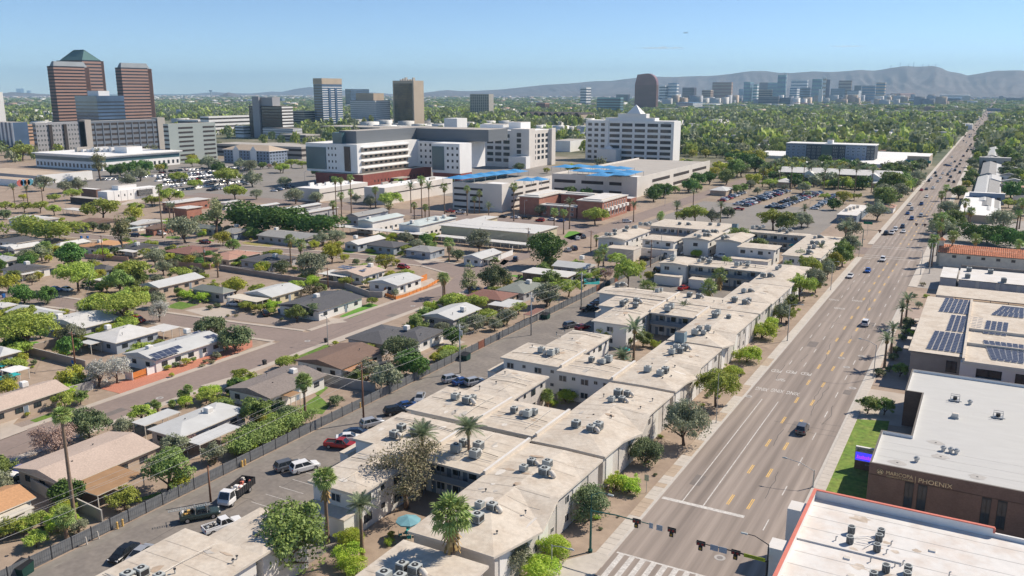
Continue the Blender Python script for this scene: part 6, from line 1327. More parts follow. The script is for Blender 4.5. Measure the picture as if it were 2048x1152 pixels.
# ============================================================ CARS seen near and on the avenue
CAR('sedan','white','C1',205,445,NS+pi,'white sedan nearest the east kerb before the school marking');CAR('sedan','brightblue','C1',325,408,SN,'small blue car in the middle lane before the far crossing');CAR('suv','white','C1',425,335,SN,'white car coming from the far crossing in the third lane')
CAR('suv','white','C1',308,765,NS,'white hatchback driving away alone beside the palm row');CAR('suv','grey','B8',895,285,NS,'dark grey car driving away between the yellow dashes')
# alley court
CAR('sedan','black','D6',450,640,radians(-166),'black sedan nearest the camera in the alley, beside the painted yellow bay');CAR('sedan','silver','D6',610,660,radians(-166),'pale silver car between two dark ones at the bottom of the alley');CAR('sedan','black','D6',780,690,radians(-166),'dark red black car half hidden by the bottom roof')
CAR('suv','grey','B4',335,385,-.4,'dark grey hatchback parked beside the white off road car');CAR('suv','white','B4',450,395,-.42,'white off road car with roof rails beside the hatched bay',s=1.05)
CAR('pickup','red','B4',695,240,-1.25,'red pickup truck parked nose in beside the stair annex');CAR('sedan','white','B4',755,190,-.9,'white car tucked behind the red pickup');CAR('sedan','navy','B4',805,155,-.9,'dark blue car parked beside the white car behind the pickup');CAR('suv','silver','D5',715,380,-.45,'silver jeep with dark windows beside the brown pole')
CAR('suv','black','D5',985,240,-.6,'black car parked before the bright blue one');CAR('sedan','blue','D5',1115,175,-.6,'blue car with a pale windscreen by the tan roof');CAR('sedan','silver','D5',1265,85,SN+.45,'silver sedan facing the camera at the end of the alley row')
CAR('suv','silver','B5',150,670,-.45,'silver estate car nearest the alley, in the row of three by the dumpster');CAR('sedan','blue','B5',220,685,-.45,'blue sedan between two pale cars beside the dumpster pole');CAR('suv','silver','B5',305,690,-.45,'silver white car on the roof side of the blue sedan')
CAR('suv','grey','B5',955,305,-.4,'dark hatchback beside the red car in the middle alley bays');CAR('sedan','maroon','B5',1035,318,-.4,'dark red car in the shade of the annex wall');CAR('pickup','black','B5',1080,195,-.54,'dark blue black pickup beside the steel pole');CAR('sedan','navy','B5',1135,155,-.54,'navy car behind the dark pickup');CAR('sedan','black','B5',1165,135,-.54,'black car deepest in the row behind the dark pickup')
CAR('sedan','red','D1',1270,985,-.3,'bright red car beside the white storage shed');CAR('suv','black','D1',750,595,-1.1,'black car in the court before the laundry shed');CAR('sedan','black','D1',960,590,-1.1,'dark car beside the light pole in the court');CAR('sedan','white','D1',1310,515,-1.3,'white car half behind the court shrub');CAR('suv','white','D1',1770,550,EW,'white car before the tree hidden block');CAR('suv','black','D1',950,750,WE,'black car under the white end wall of the blue stairs block');CAR('sedan','navy','D1',415,695,-.5,'dark blue car behind the big alley tree')
# residential streets
CAR('suv','black','B3',445,225,.9,'black car parked on the gravel before the dark gabled corner house');CAR('sedan','white','B3',235,160,WE+.3,'white car inside the cream carport');CAR('suv','red','B1',995,215,WE,'red car parked behind the flat carport house');CAR('suv','red','A7',1565,745,WE,'bright red car on the upper street beyond the orange fence house');CAR('sedan','white','E2',770,795,WE,'white sedan in the drive under the big mesquite');CAR('sedan','blue','E2',640,795,WE+.2,'blue and white car beside the white sedan under the mesquite')
CAR('pickup','white','A6',1195,510,WE,'white pickup before the brown roofed house');CAR('pickup','maroon','A6',1525,572,WE,'dark red pickup on the lawn side of the upper street');CAR('suv','navy','A6',995,525,EW+.6,'dark blue car beside the shaggy pine');CAR('suv','navy','A8',580,468,.4,'dark blue car beside the white garden wall');CAR('sedan','grey','A8',300,670,WE,'grey car beside the ragged eucalyptus');CAR('sedan','blue','A8',415,672,WE,'blue and white car under the round dark tree');CAR('sedan','silver','A8',935,405,.8,'pale car before the big leafy street tree');CAR('suv','navy','A8',975,395,.8,'dark blue car next to the pale one before the big street tree')
CAR('sedan','white','A8',1000,325,.6,'white car at the bright green corner lawn');CAR('sedan','grey','A8',1040,315,.6,'grey car behind the white one at the corner lawn');CAR('suv','white','A8',1335,212,-.9,'white car turning by the far palms of the side street')
for x,y,k,cl,rz in((490,178,'sedan','black',EW),(575,183,'sedan','white',EW),(655,188,'pickup','black',EW),(745,205,'suv','red',EW),(825,198,'sedan','white',EW),(885,207,'sedan','blue',EW),(135,145,'pickup','red',EW),(205,150,'pickup','white',EW),(145,182,'suv','black',EW)):
 CAR(k,cl,'A8',x,y,rz,'%s %s parked in the line before the brick motel, %s'%({'brightblue':'bright blue'}.get(cl,cl),{'sedan':'sedan','pickup':'pickup','suv':'hatchback'}[k],'by the street corner' if x>700 else 'toward the garage' if x<300 else 'beside the slim palms'),'cars parked before the brick motel',near=False)
# work trucks in the alley
def dump_truck():
 X,Y=Q('B2',1690,560,.8);t=thing('dump_truck','white cab dump truck with a black open bed full of debris','truck',(X,Y,.03),radians(-165))
 b=MB();loft(b,[(1.6,.5,1.3,.95,.95),(1.7,.45,1.35,1.05,.95),(2.9,.45,1.35,1.05,.94),(3.45,.5,1.25,1.0,.9),(3.6,.6,1.0,.92,.9)],P0);gh=house_loft(b,1.65,3.45,1.75,2.85,1.3,2.35,1.0,.86,P0);b.box(-.45,.45,-3.4,1.7,.55,.8,M['dark']);b.build('cab',t)
 for nm_,f in(('side_window',(1,2,6,5)),('windscreen',(2,3,7,6)),('side_window',(3,0,4,7))):MB().face(quad_inset([gh[j]for j in f],.84,.012),M['carglass']).build(nm_,t)
 bd=MB();bd.box(-1.1,1.1,-3.6,1.4,.85,.95,M['dark'])
 for a in((-1.15,-1.08,-3.6,1.4),(1.08,1.15,-3.6,1.4),(-1.08,1.08,-3.65,-3.58),(-1.08,1.08,1.33,1.4)):bd.box(a[0],a[1],a[2],a[3],.86,1.95,M['dark'])
 bd.build('bed',t)
 for k in range(9):
  for s in(-1,1):MB().box(s*1.17-.03,s*1.17+.03,-3.5+k*.58,-3.4+k*.58,.87,1.98,M['fpost']).build('stake',t)
 d=MB();
 for k in range(34):x,y,s=R.uniform(-.9,.9),R.uniform(-3.3,1.1),R.uniform(.12,.35);d.bbox(x-s,x+s,y-s,y+s,.96,1.2+R.uniform(0,.6),R.choice((M['white'],M['duct'],M['kerb'],M['white'],M['red_trim'],M['steel'])),.08)
 d.build('debris',t)['kind']='stuff'
 for sx_ in(-.85,.85):
  for sy_ in(-2.2,2.6):w=put('wheel',wh,t,(sx_,sy_,.42));w.scale=(1.3,.42,.42);put('rim',rimd,w)
 for s in(-.7,.7):MB().box(s-.15,s+.15,3.58,3.64,.75,.95,M['lamp']).build('headlight',t)
dump_truck()
X,Y=Q('D6',1225,235,.9);t1=car('pickup','green',X,Y,radians(-36),'grey green pickup with a ladder rack and tools in its bed');
rk=MB()
for y_ in(-2.4,-.6,1.0):
 for s in(-1,1):rk.tube([(s*.85,y_,1.1),(s*.8,y_,2.0)],.04,M['steel'],5)
 rk.tube([(-.8,y_,2.0),(.8,y_,2.0)],.04,M['steel'],5)
rk.build('ladder_rack',t1)
ld=put('ladder',None,None,(X,Y,2.12),radians(-36));tag(ld,'aluminium ladder lying on the rack of the grey green pickup','ladder')
for s in(.1,.55):MB().box(s-.03,s+.03,-4.2,1.6,0,.07,M['ac_top']).build('rail',ld)
for k in range(18):MB().box(.13,.52,-4.1+k*.32,-4.05+k*.32,.02,.06,M['ac_top']).build('rung',ld)
tl=MB()
for k in range(9):x,y=R.uniform(-.6,.6),R.uniform(-2.4,-.9);tl.bbox(x-.2,x+.2,y-.2,y+.2,1.07,1.25+R.uniform(0,.35),R.choice((M['yellow'],M['white'],M['dark'],M['steel'])),.05)
tl.build('tools',t1)['kind']='stuff'
X,Y=Q('D6',1460,345,.9);t2=car('pickup','white',X,Y,radians(-20),'white pickup with junk in its bed beside the bottom tan roof')
tl=MB()
for k in range(9):x,y=R.uniform(-.6,.6),R.uniform(-2.4,-.9);tl.bbox(x-.2,x+.2,y-.2,y+.2,1.07,1.2+R.uniform(0,.3),R.choice((M['dark'],M['duct'],M['dark'],M['steel'])),.05)
tl.build('junk',t2)['kind']='stuff'
# cars, tarp and boat by the orange roof at the left edge
CAR('sedan','white','B2',20,430,-.9,'white car beside the blue tarp at the left edge');CAR('sedan','black','B2',215,440,-.9,'dark car under the eave of the tan gravel roof house')
X,Y=Q('B2',110,400,.5);o=MB().mesh([(-2.2,-1.4,0),(2.2,-1.2,0),(2.3,1.3,0),(-2.1,1.5,0),(-1.4,-.7,1.3),(1.2,-.6,1.7),(1.4,.6,1.5),(-1.2,.8,1.1)],[(0,1,5,4),(1,2,6,5),(2,3,7,6),(3,0,4,7),(4,5,6,7)],mk('tarp_blue',(.01,.05,.42),rough=.5)).build('tarp_heap',None,(X,Y,0));o.rotation_euler=(0,0,.5);tag(o,'bright blue tarp over a heap beside the white car','tarp')
# the queue and the traffic further down the avenue
far=[('E6',a,b_,k,cl,rz)for a,b_,k,cl,rz in((35,738,'suv','black',SN),(105,735,'pickup','white',SN),(135,705,'suv','white',SN),(200,680,'suv','navy',SN),(208,720,'sedan','white',SN),(280,608,'suv','blue',SN),(245,560,'sedan','blue',SN),(280,525,'suv','silver',SN),(362,582,'suv','silver',SN),(367,478,'pickup','blue',SN),(250,480,'sedan','white',SN),(413,412,'sedan','white',SN),(352,352,'sedan','red',SN),(412,345,'sedan','grey',SN),(470,338,'suv','white',SN),(417,272,'suv','black',SN),(445,247,'sedan','white',SN),(512,277,'sedan','silver',SN),(610,272,'suv','grey',NS),(655,282,'suv','black',NS),(497,228,'sedan','black',SN),(482,203,'suv','black',SN),(558,207,'sedan','white',SN),(536,247,'sedan','white',SN),(627,238,'suv','navy',NS),(600,217,'suv','grey',NS),(617,192,'sedan','silver',NS),(637,172,'sedan','white',SN),(665,180,'van','black',NS),(707,200,'van','black',NS),(618,358,'suv','black',EW),(610,138,'sedan','blue',WE),(588,133,'sedan','navy',WE),(680,147,'suv','grey',NS),(706,122,'sedan','black',NS),(663,102,'sedan','black',SN),(632,118,'sedan','white',SN),(637,62,'sedan','white',SN),(740,55,'van','maroon',NS),(717,92,'sedan','grey',NS),(770,12,'suv','black',NS))]+[('C4',a,b_,k,cl,rz)for a,b_,k,cl,rz in((857,380,'van','grey',SN),(900,388,'van','brightblue',NS),(875,432,'sedan','white',SN),(852,418,'sedan','black',SN),(905,460,'suv','black',NS),(915,447,'suv','black',NS),(888,490,'suv','black',NS),(913,490,'sedan','black',NS),(938,335,'sedan','black',SN),(915,365,'sedan','silver',SN),(977,345,'sedan','black',NS),(965,358,'suv','grey',NS),(950,290,'sedan','navy',SN),(972,290,'sedan','black',SN),(1003,293,'suv','black',NS),(1025,258,'sedan','black',NS),(1000,212,'sedan','black',SN),(1020,205,'sedan','grey',SN),(1045,215,'suv','black',NS),(1060,195,'sedan','white',NS),(1040,180,'sedan','silver',SN),(1075,172,'suv','black',NS),(940,405,'sedan','navy',NS))]
CN={'brightblue':'bright blue','navy':'dark blue'}
for c,a,b_,k,cl,rz in far:
 X,Y=Q(c,a,b_,.6);X=min(max(X,AX0+1.6),AX1-1.2);d=sqrt(X*X+Y*Y)
 seg='waiting at the far crossing' if Y<400 else 'before the green awning store' if Y<640 else 'in the distant traffic of the avenue'
 car(k,cl,X,Y,rz,'%s %s %s, %s'%(CN.get(cl,cl),{'sedan':'sedan','suv':'hatchback','pickup':'pickup','van':'van'}[k],'coming this way' if rz==SN else 'driving away' if rz==NS else 'crossing the avenue',seg),'cars %s'%seg,near=d<330)
for i in range(40):
 Y=1350+i*45+R.uniform(-15,15);k=R.randint(0,4);X=(-36.8,-33.4,-30.3,-24.2,-21)[k]
 car(R.choice(('sedan','suv')),R.choice(('white','black','grey','silver','navy')),X,Y,SN if k<3 else NS,'tiny car in the far end of the avenue traffic','cars at the far end of the avenue',near=False)
# ============================================================ LARGER BUILDINGS OF THE MIDDLE DISTANCE AND THE SKYLINE
def _solve(f,a,b,target):
 fa=f(a)<f(b)
 for _ in range(50):
  m=(a+b)/2
  if(f(m)<target)==fa:a=m
  else:b=m
 return(a+b)/2
EXC=[]
def trect(xl,xc,xr,yt,yb):
 """footprint and height of a block from its left, near and right edges and the rows of roof and foot at its near corner"""
 X1,Y0=G(xc,yb);h=hrow2(X1,Y0,yt);D=sqrt(X1*X1+Y0*Y0)
 X0=_solve(lambda x:proj(x,Y0,h)[0],X1-D*.5,X1,xl);Y1=_solve(lambda y:proj(X1,y,h)[0],Y0,Y0+D*.6,xr)
 if Y1-Y0<(X1-X0)*.2:Y1=Y0+(X1-X0)*.22
 if xl==1563:Y1=Y0+26
 EXC.append((X0-4,X1+4,Y0-4,Y1+4))
 return X0,X1,Y0,Y1,h
def hrow2(X,Y,py):
 a,b=0.0,900.0
 for _ in range(50):
  m=(a+b)/2
  if proj(X,Y,m)[1]>py:a=m
  else:b=m
 return a
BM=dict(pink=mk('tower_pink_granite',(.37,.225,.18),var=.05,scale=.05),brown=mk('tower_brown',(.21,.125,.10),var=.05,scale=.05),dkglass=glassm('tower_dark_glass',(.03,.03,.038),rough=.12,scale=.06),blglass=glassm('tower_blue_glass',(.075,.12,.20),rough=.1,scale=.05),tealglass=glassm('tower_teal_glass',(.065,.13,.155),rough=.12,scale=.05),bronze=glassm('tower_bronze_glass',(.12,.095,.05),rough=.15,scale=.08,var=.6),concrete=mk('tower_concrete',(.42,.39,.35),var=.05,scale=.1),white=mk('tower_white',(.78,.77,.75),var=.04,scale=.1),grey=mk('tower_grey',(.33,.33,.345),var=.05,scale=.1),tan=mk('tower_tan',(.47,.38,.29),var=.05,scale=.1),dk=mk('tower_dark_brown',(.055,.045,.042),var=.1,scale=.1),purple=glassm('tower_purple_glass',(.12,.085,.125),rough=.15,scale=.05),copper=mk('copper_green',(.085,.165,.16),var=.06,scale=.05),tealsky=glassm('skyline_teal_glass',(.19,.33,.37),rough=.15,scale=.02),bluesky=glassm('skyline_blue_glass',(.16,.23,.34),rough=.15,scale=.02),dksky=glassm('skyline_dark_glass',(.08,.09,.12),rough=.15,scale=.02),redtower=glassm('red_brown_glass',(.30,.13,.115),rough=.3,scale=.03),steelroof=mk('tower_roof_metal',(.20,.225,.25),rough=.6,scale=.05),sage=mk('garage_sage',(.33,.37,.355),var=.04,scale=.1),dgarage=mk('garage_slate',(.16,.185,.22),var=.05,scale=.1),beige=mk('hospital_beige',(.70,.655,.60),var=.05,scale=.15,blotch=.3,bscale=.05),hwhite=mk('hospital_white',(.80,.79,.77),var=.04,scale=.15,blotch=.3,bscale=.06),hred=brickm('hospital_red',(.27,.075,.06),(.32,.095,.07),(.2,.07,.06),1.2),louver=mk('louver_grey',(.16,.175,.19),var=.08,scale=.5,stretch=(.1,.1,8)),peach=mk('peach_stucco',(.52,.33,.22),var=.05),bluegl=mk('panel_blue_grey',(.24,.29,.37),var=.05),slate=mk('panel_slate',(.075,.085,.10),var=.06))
def bx(name,par,x0,x1,y0,y1,z0,z1,m,mt=None):return MB().box(x0,x1,y0,y1,z0,z1,m,mt).build(name,par)
def bands(t,x0,x1,y0,y1,z0,z1,n,m,frac=.5,sides=('-y','+x'),name='window_band',proud=.12,trim=0.0):
 """one strip of glass for every storey on each visible side"""
 H_=(z1-z0)/n
 for i in range(n):
  a=z0+H_*(i+.5-frac/2);b_=a+H_*frac
  if '-y' in sides:bx(name,t,x0+trim,x1-trim,y0-proud,y0-.004,a,b_,m)
  if '+x' in sides:bx(name,t,x1+.004,x1+proud,y0+trim,y1-trim,a,b_,m)
def piers(t,x0,x1,y0,y1,z0,z1,n,m,w,sides=('-y','+x'),name='pier',proud=.3):
 if '-y' in sides:
  for i in range(n+1):u=x0+(x1-x0)*i/n;bx(name,t,u-w/2,u+w/2,y0-proud,y0-.13,z0,z1,m)
 if '+x' in sides:
  k=max(1,int(round(n*(y1-y0)/(x1-x0))))
  for i in range(k+1):u=y0+(y1-y0)*i/k;bx(name,t,x1+.13,x1+proud,u-w/2,u+w/2,z0,z1,m)
def winblock(t,side,u0,u1,c,z0,z1,cols,rows,wf=.5,hf=.5,me=None):
 for r in range(rows):windows(t,side,u0,u1,c,z0+(z1-z0)*(r+.5)/rows,cols,(u1-u0)/cols*wf,(z1-z0)/rows*hf,me or WIN_D)
def tower(label,px,wall,mark=None,name='office_tower',cat='office tower',band=None,nb=0,frac=.5,roof='concrete',parapet=0,base=None,bsides=('-y','+x'),pier=None,group=None,face=None):
 x0,x1,y0,y1,h=trect(*px);cx,cy=(x0+x1)/2,(y0+y1)/2;t=thing(name,label,cat,(cx,cy,0),group=group,mark=mark);X0,X1,Y0,Y1=x0-cx,x1-cx,y0-cy,y1-cy
 bx('wall',t,X0,X1,Y0,Y1,0,h,BM[wall],BM[roof])
 if band:bands(t,X0,X1,Y0,Y1,3 if h>15 else .8,h-.6,nb,BM[band],frac,bsides)
 if pier:piers(t,X0,X1,Y0,Y1,0,h,pier[0],BM[pier[1]],pier[2])
 if parapet:bx('parapet',t,X0-.2,X1+.2,Y0-.2,Y1+.2,h+.005,h+parapet,BM[roof if parapet<1.5 else wall])
 return t,X0,X1,Y0,Y1,h
def unit(t,X0,X1,Y0,Y1,h,a,b_,c,d,hh,m,name='penthouse'):return bx(name,t,X0+(X1-X0)*a,X0+(X1-X0)*b_,Y0+(Y1-Y0)*c,Y0+(Y1-Y0)*d,h+.004,h+hh,BM[m],BM['concrete'])
def frustum(t,name,x0,x1,y0,y1,z0,z1,ins,m):
 MB().mesh([(x0,y0,z0),(x1,y0,z0),(x1,y1,z0),(x0,y1,z0),(x0+ins,y0+ins,z1),(x1-ins,y0+ins,z1),(x1-ins,y1-ins,z1),(x0+ins,y1-ins,z1)],[(0,1,5,4),(1,2,6,5),(2,3,7,6),(3,0,4,7),(4,5,6,7)],m).build(name,t)
# the pink towers on the left
for px,nm,apx,cl,lab in(((94,121,178,133,262),'pink tower front',10,'steelroof','pink and brown banded tower with a grey glass crown, leftmost of the three'),((113,178,207,121,256),'pink tower rear',16,'copper','tall brown tower with a green pyramid roof behind the other two'),((230,254,303,136,262),'pink tower right',10,'steelroof','pink and brown banded tower with a grey glass crown, standing apart on the right')):
 x0,x1,y0,y1,h=trect(*px);cx,cy=(x0+x1)/2,(y0+y1)/2;t=thing('office_tower',lab,'office tower',(cx,cy,0),mark=nm);X0,X1,Y0,Y1=x0-cx,x1-cx,y0-cy,y1-cy
 bx('wall',t,X0,X1,Y0,Y1,0,h,BM['brown']);n=20
 for i in range(n):
  z=h*(i+.2)/n;z2=z+h/n*.58;bx('spandrel',t,X1+.01,X1+.5,Y0,Y1-(Y1-Y0)*.14,z,z2,BM['pink']);bx('window_band',t,X0,X1,Y0-.3,Y0-.01,z+h/n*.55,z+h/n*.98,BM['dk']);bx('window_band',t,X1+.01,X1+.2,Y0,Y1-(Y1-Y0)*.14,z2,z2+h/n*.42,BM['dkglass'])  # shade painted into the near side; pink spandrels only on the sunlit side
 for k in range(4):u=Y1-(Y1-Y0)*(.02+.035*k);bx('fin',t,X1+.01,X1+.6,u-.5,u,0,h,BM['brown'])
 ins=min(X1-X0,Y1-Y0)*.5-1 if cl=='copper' else min(X1-X0,Y1-Y0)*.22
 frustum(t,'crown',X0+2,X1-2,Y0+2,Y1-2,h+.005,h+(h*.17 if cl=='copper' else h*.085),ins if cl=='copper' else ins,BM[cl])
t,X0,X1,Y0,Y1,h=tower('dark blue glass office block with white roof bands before the pink towers',(150,201,248,200,268),'blglass','the dark glass block',band='dkglass',nb=9,frac=.35,roof='white',parapet=6);unit(t,X0,X1,Y0,Y1,h+6,.35,.85,.2,.6,7,'white')
tower('white slab tower cut by the left edge',(-60,-6,5,184,262),'white','left edge slab',band='dkglass',nb=16,frac=.45,bsides=('-y',))
t,X0,X1,Y0,Y1,h=tower('blue office block with white vertical stripes at the left edge',(-60,30,33,245,298),'blglass','striped block',name='office_block',cat='office block');piers(t,X0,X1,Y0,Y1,3,h,11,BM['white'],3.2,('-y',))
t,X0,X1,Y0,Y1,h=tower('peach parking garage with a dark stair notch at the left',(30,52,66,249,289),'peach','peach garage',name='parking_garage',cat='parking garage',band='dk',nb=5,frac=.4);bx('stair_notch',t,X1-14,X1-5,Y0-.6,Y0-.14,0,h,BM['dk'])
t,X0,X1,Y0,Y1,h=tower('grey apartment block with white balcony frames and dark bays',(64,78,157,246,309),'grey','balcony frame block',name='apartment_block',cat='apartment block',band='dkglass',nb=6,bsides=('-y',),roof='white');winblock(t,'+x',Y0,Y1,X1,2,h-1,14,6,.55,.62,WIN_W)
for k in(.28,.62):bx('dark_bay',t,X1+.02,X1+1.2,Y0+(Y1-Y0)*k,Y0+(Y1-Y0)*(k+.07),0,h-2,BM['dk'])
t,X0,X1,Y0,Y1,h=tower('large slate blue parking garage with pale end towers',(155,176,328,243,314),'dgarage','slate garage',name='parking_garage',cat='parking garage',band='dk',nb=6,frac=.42,bsides=('+x',),roof='concrete')
for a,b_ in((0,.07),(.9,1)):bx('stair_tower',t,X1-8,X1+1,Y0+(Y1-Y0)*a,Y0+(Y1-Y0)*b_,0,h+1.5,BM['concrete'])
for k in range(9):bx('pier',t,X1+.13,X1+.5,Y0+(Y1-Y0)*(.12+.09*k)-.5,Y0+(Y1-Y0)*(.12+.09*k)+.5,0,h-2,BM['dgarage'])
t,X0,X1,Y0,Y1,h=tower('pale sage green parking garage with two columns of dark slots',(326,343,430,248,327),'sage','sage garage',name='parking_garage',cat='parking garage',band='dk',nb=8,frac=.4,bsides=('-y',))
for i in range(8):
 for a,b_ in((.2,.5),(.72,.97)):bx('opening',t,X1+.01,X1+.25,Y0+(Y1-Y0)*a,Y0+(Y1-Y0)*b_,h*(i+.45)/8.6,h*(i+.82)/8.6,BM['dk'])
t,X0,X1,Y0,Y1,h=tower('long low white office building with a green glass strip and a cluttered roof',(70,206,358,314,342),'hwhite','white strip office',name='office_block',cat='office block',roof='white');bands(t,X0,X1,Y0,Y1,h*.55,h*.92,1,BM['tealglass'],.7);winblock(t,'-y',X0,X1,Y0,.5,h*.5,18,1,.45,.6);winblock(t,'+x',Y0,Y1,X1,.5,h*.5,16,1,.45,.6);bx('roof_overhang',t,X0-2,X1+2,Y0-2,Y1+2,h,h+.8,BM['white'])
for k in range(9):unit(t,X0,X1,Y0,Y1,h+.8,.3+.05*k,.34+.05*k,.25+.03*k,.42+.03*k,R.uniform(1.5,4),R.choice(('white','concrete','white')),'roof_unit')
unit(t,X0,X1,Y0,Y1,h+.8,.72,.9,.4,.6,5,'white')
tower('low beige roofed warehouse at the left behind the palms',(-60,80,150,352,366),'grey','beige warehouse',name='warehouse',cat='warehouse',roof='tan')
tower('plain white windowless building behind the palm lot trees',(74,86,184,350,368),'white','plain white building',name='warehouse',cat='warehouse',roof='tan')
t,X0,X1,Y0,Y1,h=tower('small white hall with a colourful round patterned mural at the left',(-30,36,66,360,373),'white','mural hall',name='hall',cat='hall',roof='tan')
for k,m in enumerate(((.45,.12,.1),(.08,.22,.4),(.5,.25,.15),(.1,.3,.38))):MB().tube([(X1+.02,Y0+(Y1-Y0)*(.15+.22*k),h*.5),(X1+.06,Y0+(Y1-Y0)*(.15+.22*k),h*.5)],2.2,mk('mural_%d'%k,m),14).build('mural_disc',t)
t,X0,X1,Y0,Y1,h=tower('white panelled college hall with a framed window box and brown annex',(195,216,317,384,405),'hwhite','white panelled hall',name='college_hall',cat='college',roof='white');
for k in range(1,8):bx('panel_joint',t,X1+.01,X1+.05,Y0+(Y1-Y0)*k/8-.08,Y0+(Y1-Y0)*k/8+.08,0,h,BM['grey'])
bx('window_box',t,X1+.06,X1+1.2,Y0+(Y1-Y0)*.56,Y0+(Y1-Y0)*.84,h*.3,h*.85,BM['dk']);winblock(t,'+x',Y0+(Y1-Y0)*.57,Y0+(Y1-Y0)*.83,X1+1.21,h*.33,h*.82,8,2,.8,.8,WIN);winblock(t,'+x',Y0+(Y1-Y0)*.15,Y0+(Y1-Y0)*.5,X1,h*.35,h*.7,3,1,.15,.6);unit(t,X0,X1,Y0,Y1,h,.1,.8,.25,.6,2.5,'hwhite')
tower('brown stucco annex of the white panelled hall',(161,194,199,379,398),'brown','brown annex',name='annex',cat='annex',roof='white');tower('low dark brick wing before the brown annex',(140,196,200,399,412),'dk','dark wing',name='annex',cat='annex')
t,X0,X1,Y0,Y1,h=tower('grey hotel with tan hip roofs and white framed gables',(447,540,574,303,329),'bluegl','tan roof hotel',name='hotel',cat='hotel');rb=MB();slab_roof(rb,X0-1,X1+1,Y0-1,Y1+1,h+.3,4,'x' if(X1-X0)>(Y1-Y0)else 'y',BM['tan'],BM['white'],.5,True);rb.build('roof',t);winblock(t,'-y',X0,X1,Y0,.5,h,14,4,.35,.5);winblock(t,'+x',Y0,Y1,X1,.5,h,6,4,.35,.5)
for k in(.22,.6):MB().mesh([(X0+(X1-X0)*k,Y0-.7,0),(X0+(X1-X0)*(k+.14),Y0-.7,0),(X0+(X1-X0)*(k+.14),Y0-.7,h),(X0+(X1-X0)*(k+.07),Y0-.7,h+4),(X0+(X1-X0)*k,Y0-.7,h)],[(0,1,2,3,4)],BM['white']).build('gable',t)
deck=tower('long low parking deck with cars on its roof behind the tan hotel',(428,604,645,294,318),'concrete','car deck',name='parking_garage',cat='parking garage',band='dk',nb=2,frac=.45)
for px,lab,nb in(((355,398,432,240,268),'white low apartment block beyond the sage garage, nearer of two',3),((400,420,500,233,270),'white long apartment block before the dark brown tower',4),((470,488,500,252,275),'white stepped block at the foot of the dark brown tower',3),((504,560,600,290,300),'flat roofed concrete building before the dark brown tower',1),((560,612,640,270,284),'low flat tan building behind the modern hospital',2),((640,760,800,255,268),'long two deck garage behind the modern hospital roof',2),((780,870,905,256,266),'low garage with parked cars left of the white hospital penthouse',1)):tower(lab,px,'concrete' if nb<3 else 'white',None,name='low_block',cat='low building',band='dk',nb=nb,frac=.4)
# towers of the middle
t,X0,X1,Y0,Y1,h=tower('dark brown glass tower with a grey stair core and white banded side',(497,567,585,212,277),'dk','dark brown tower',band='dkglass',nb=10,frac=.6,bsides=('-y',));bands(t,X0,X1,Y0,Y1,2,h,10,BM['white'],.5,('+x',));bx('stair_core',t,X0+(X1-X0)*.16,X0+(X1-X0)*.36,Y0-2.5,Y0-.2,0,h+12,BM['grey']);unit(t,X0,X1,Y0,Y1,h,.18,.7,.1,.8,11,'grey')
tower('low grey wing with white bands in front of the dark brown tower',(525,587,604,257,279),'grey',None,name='annex',cat='annex',band='white',nb=4,frac=.3)
tower('grey banded office block between the dark brown tower and the tall blue one',(583,610,629,222,258),'concrete',None,name='office_block',cat='office block',band='dkglass',nb=7)
t,X0,X1,Y0,Y1,h=tower('tall blue glass tower with pale banded bays and a cream top',(626,648,683,157,258),'blglass','tall blue tower',band='dkglass',nb=18,frac=.4,bsides=('-y',));bands(t,X0,X1,Y0,Y1,4,h-12,18,BM['white'],.3,('+x',));bx('top_band',t,X0-.3,X1+.3,Y0-.3,Y1+.3,h-9,h+.5,BM['tan'])
for k in(.3,.62):bx('glass_recess',t,X1-.05,X1+.9,Y0+(Y1-Y0)*k,Y0+(Y1-Y0)*(k+.1),0,h-15,BM['blglass'])
tower('blue glass tower with a rounded pale end behind the stepped block',(690,703,738,178,216),'blglass',None,band='dkglass',nb=12,frac=.35)
t,X0,X1,Y0,Y1,h=tower('stepped grey office block with pale bands and a pinkish penthouse',(700,752,780,201,250),'grey','stepped block',name='office_block',cat='office block',band='white',nb=11,frac=.4);unit(t,X0,X1,Y0,Y1,h,.15,.85,.15,.85,13,'tan')
t,X0,X1,Y0,Y1,h=tower('bronze mirror glass tower with a tan concrete side',(785,829,847,161,250),'tan','bronze tower');bx('glass_face',t,X0+3,X1-3,Y0-.5,Y0-.01,4,h-5,BM['bronze'])
for k in range(17):bx('floor_line',t,X0+3,X1-3,Y0-.56,Y0-.51,4+k*(h-9)/17,4.6+k*(h-9)/17,BM['dk'])
for k in range(6):unit(t,X0,X1,Y0,Y1,h,.2+.12*k,.24+.12*k,.3,.5,R.uniform(2,6),'concrete','roof_mast')
t,X0,X1,Y0,Y1,h=tower('tall apartment tower with stacked dark balconies and a white end wall',(940,978,987,188,237),'concrete','balcony tower',name='apartment_tower',cat='apartment tower');winblock(t,'-y',X0,X1,Y0,3,h-2,9,14,.7,.6,WIN_D)
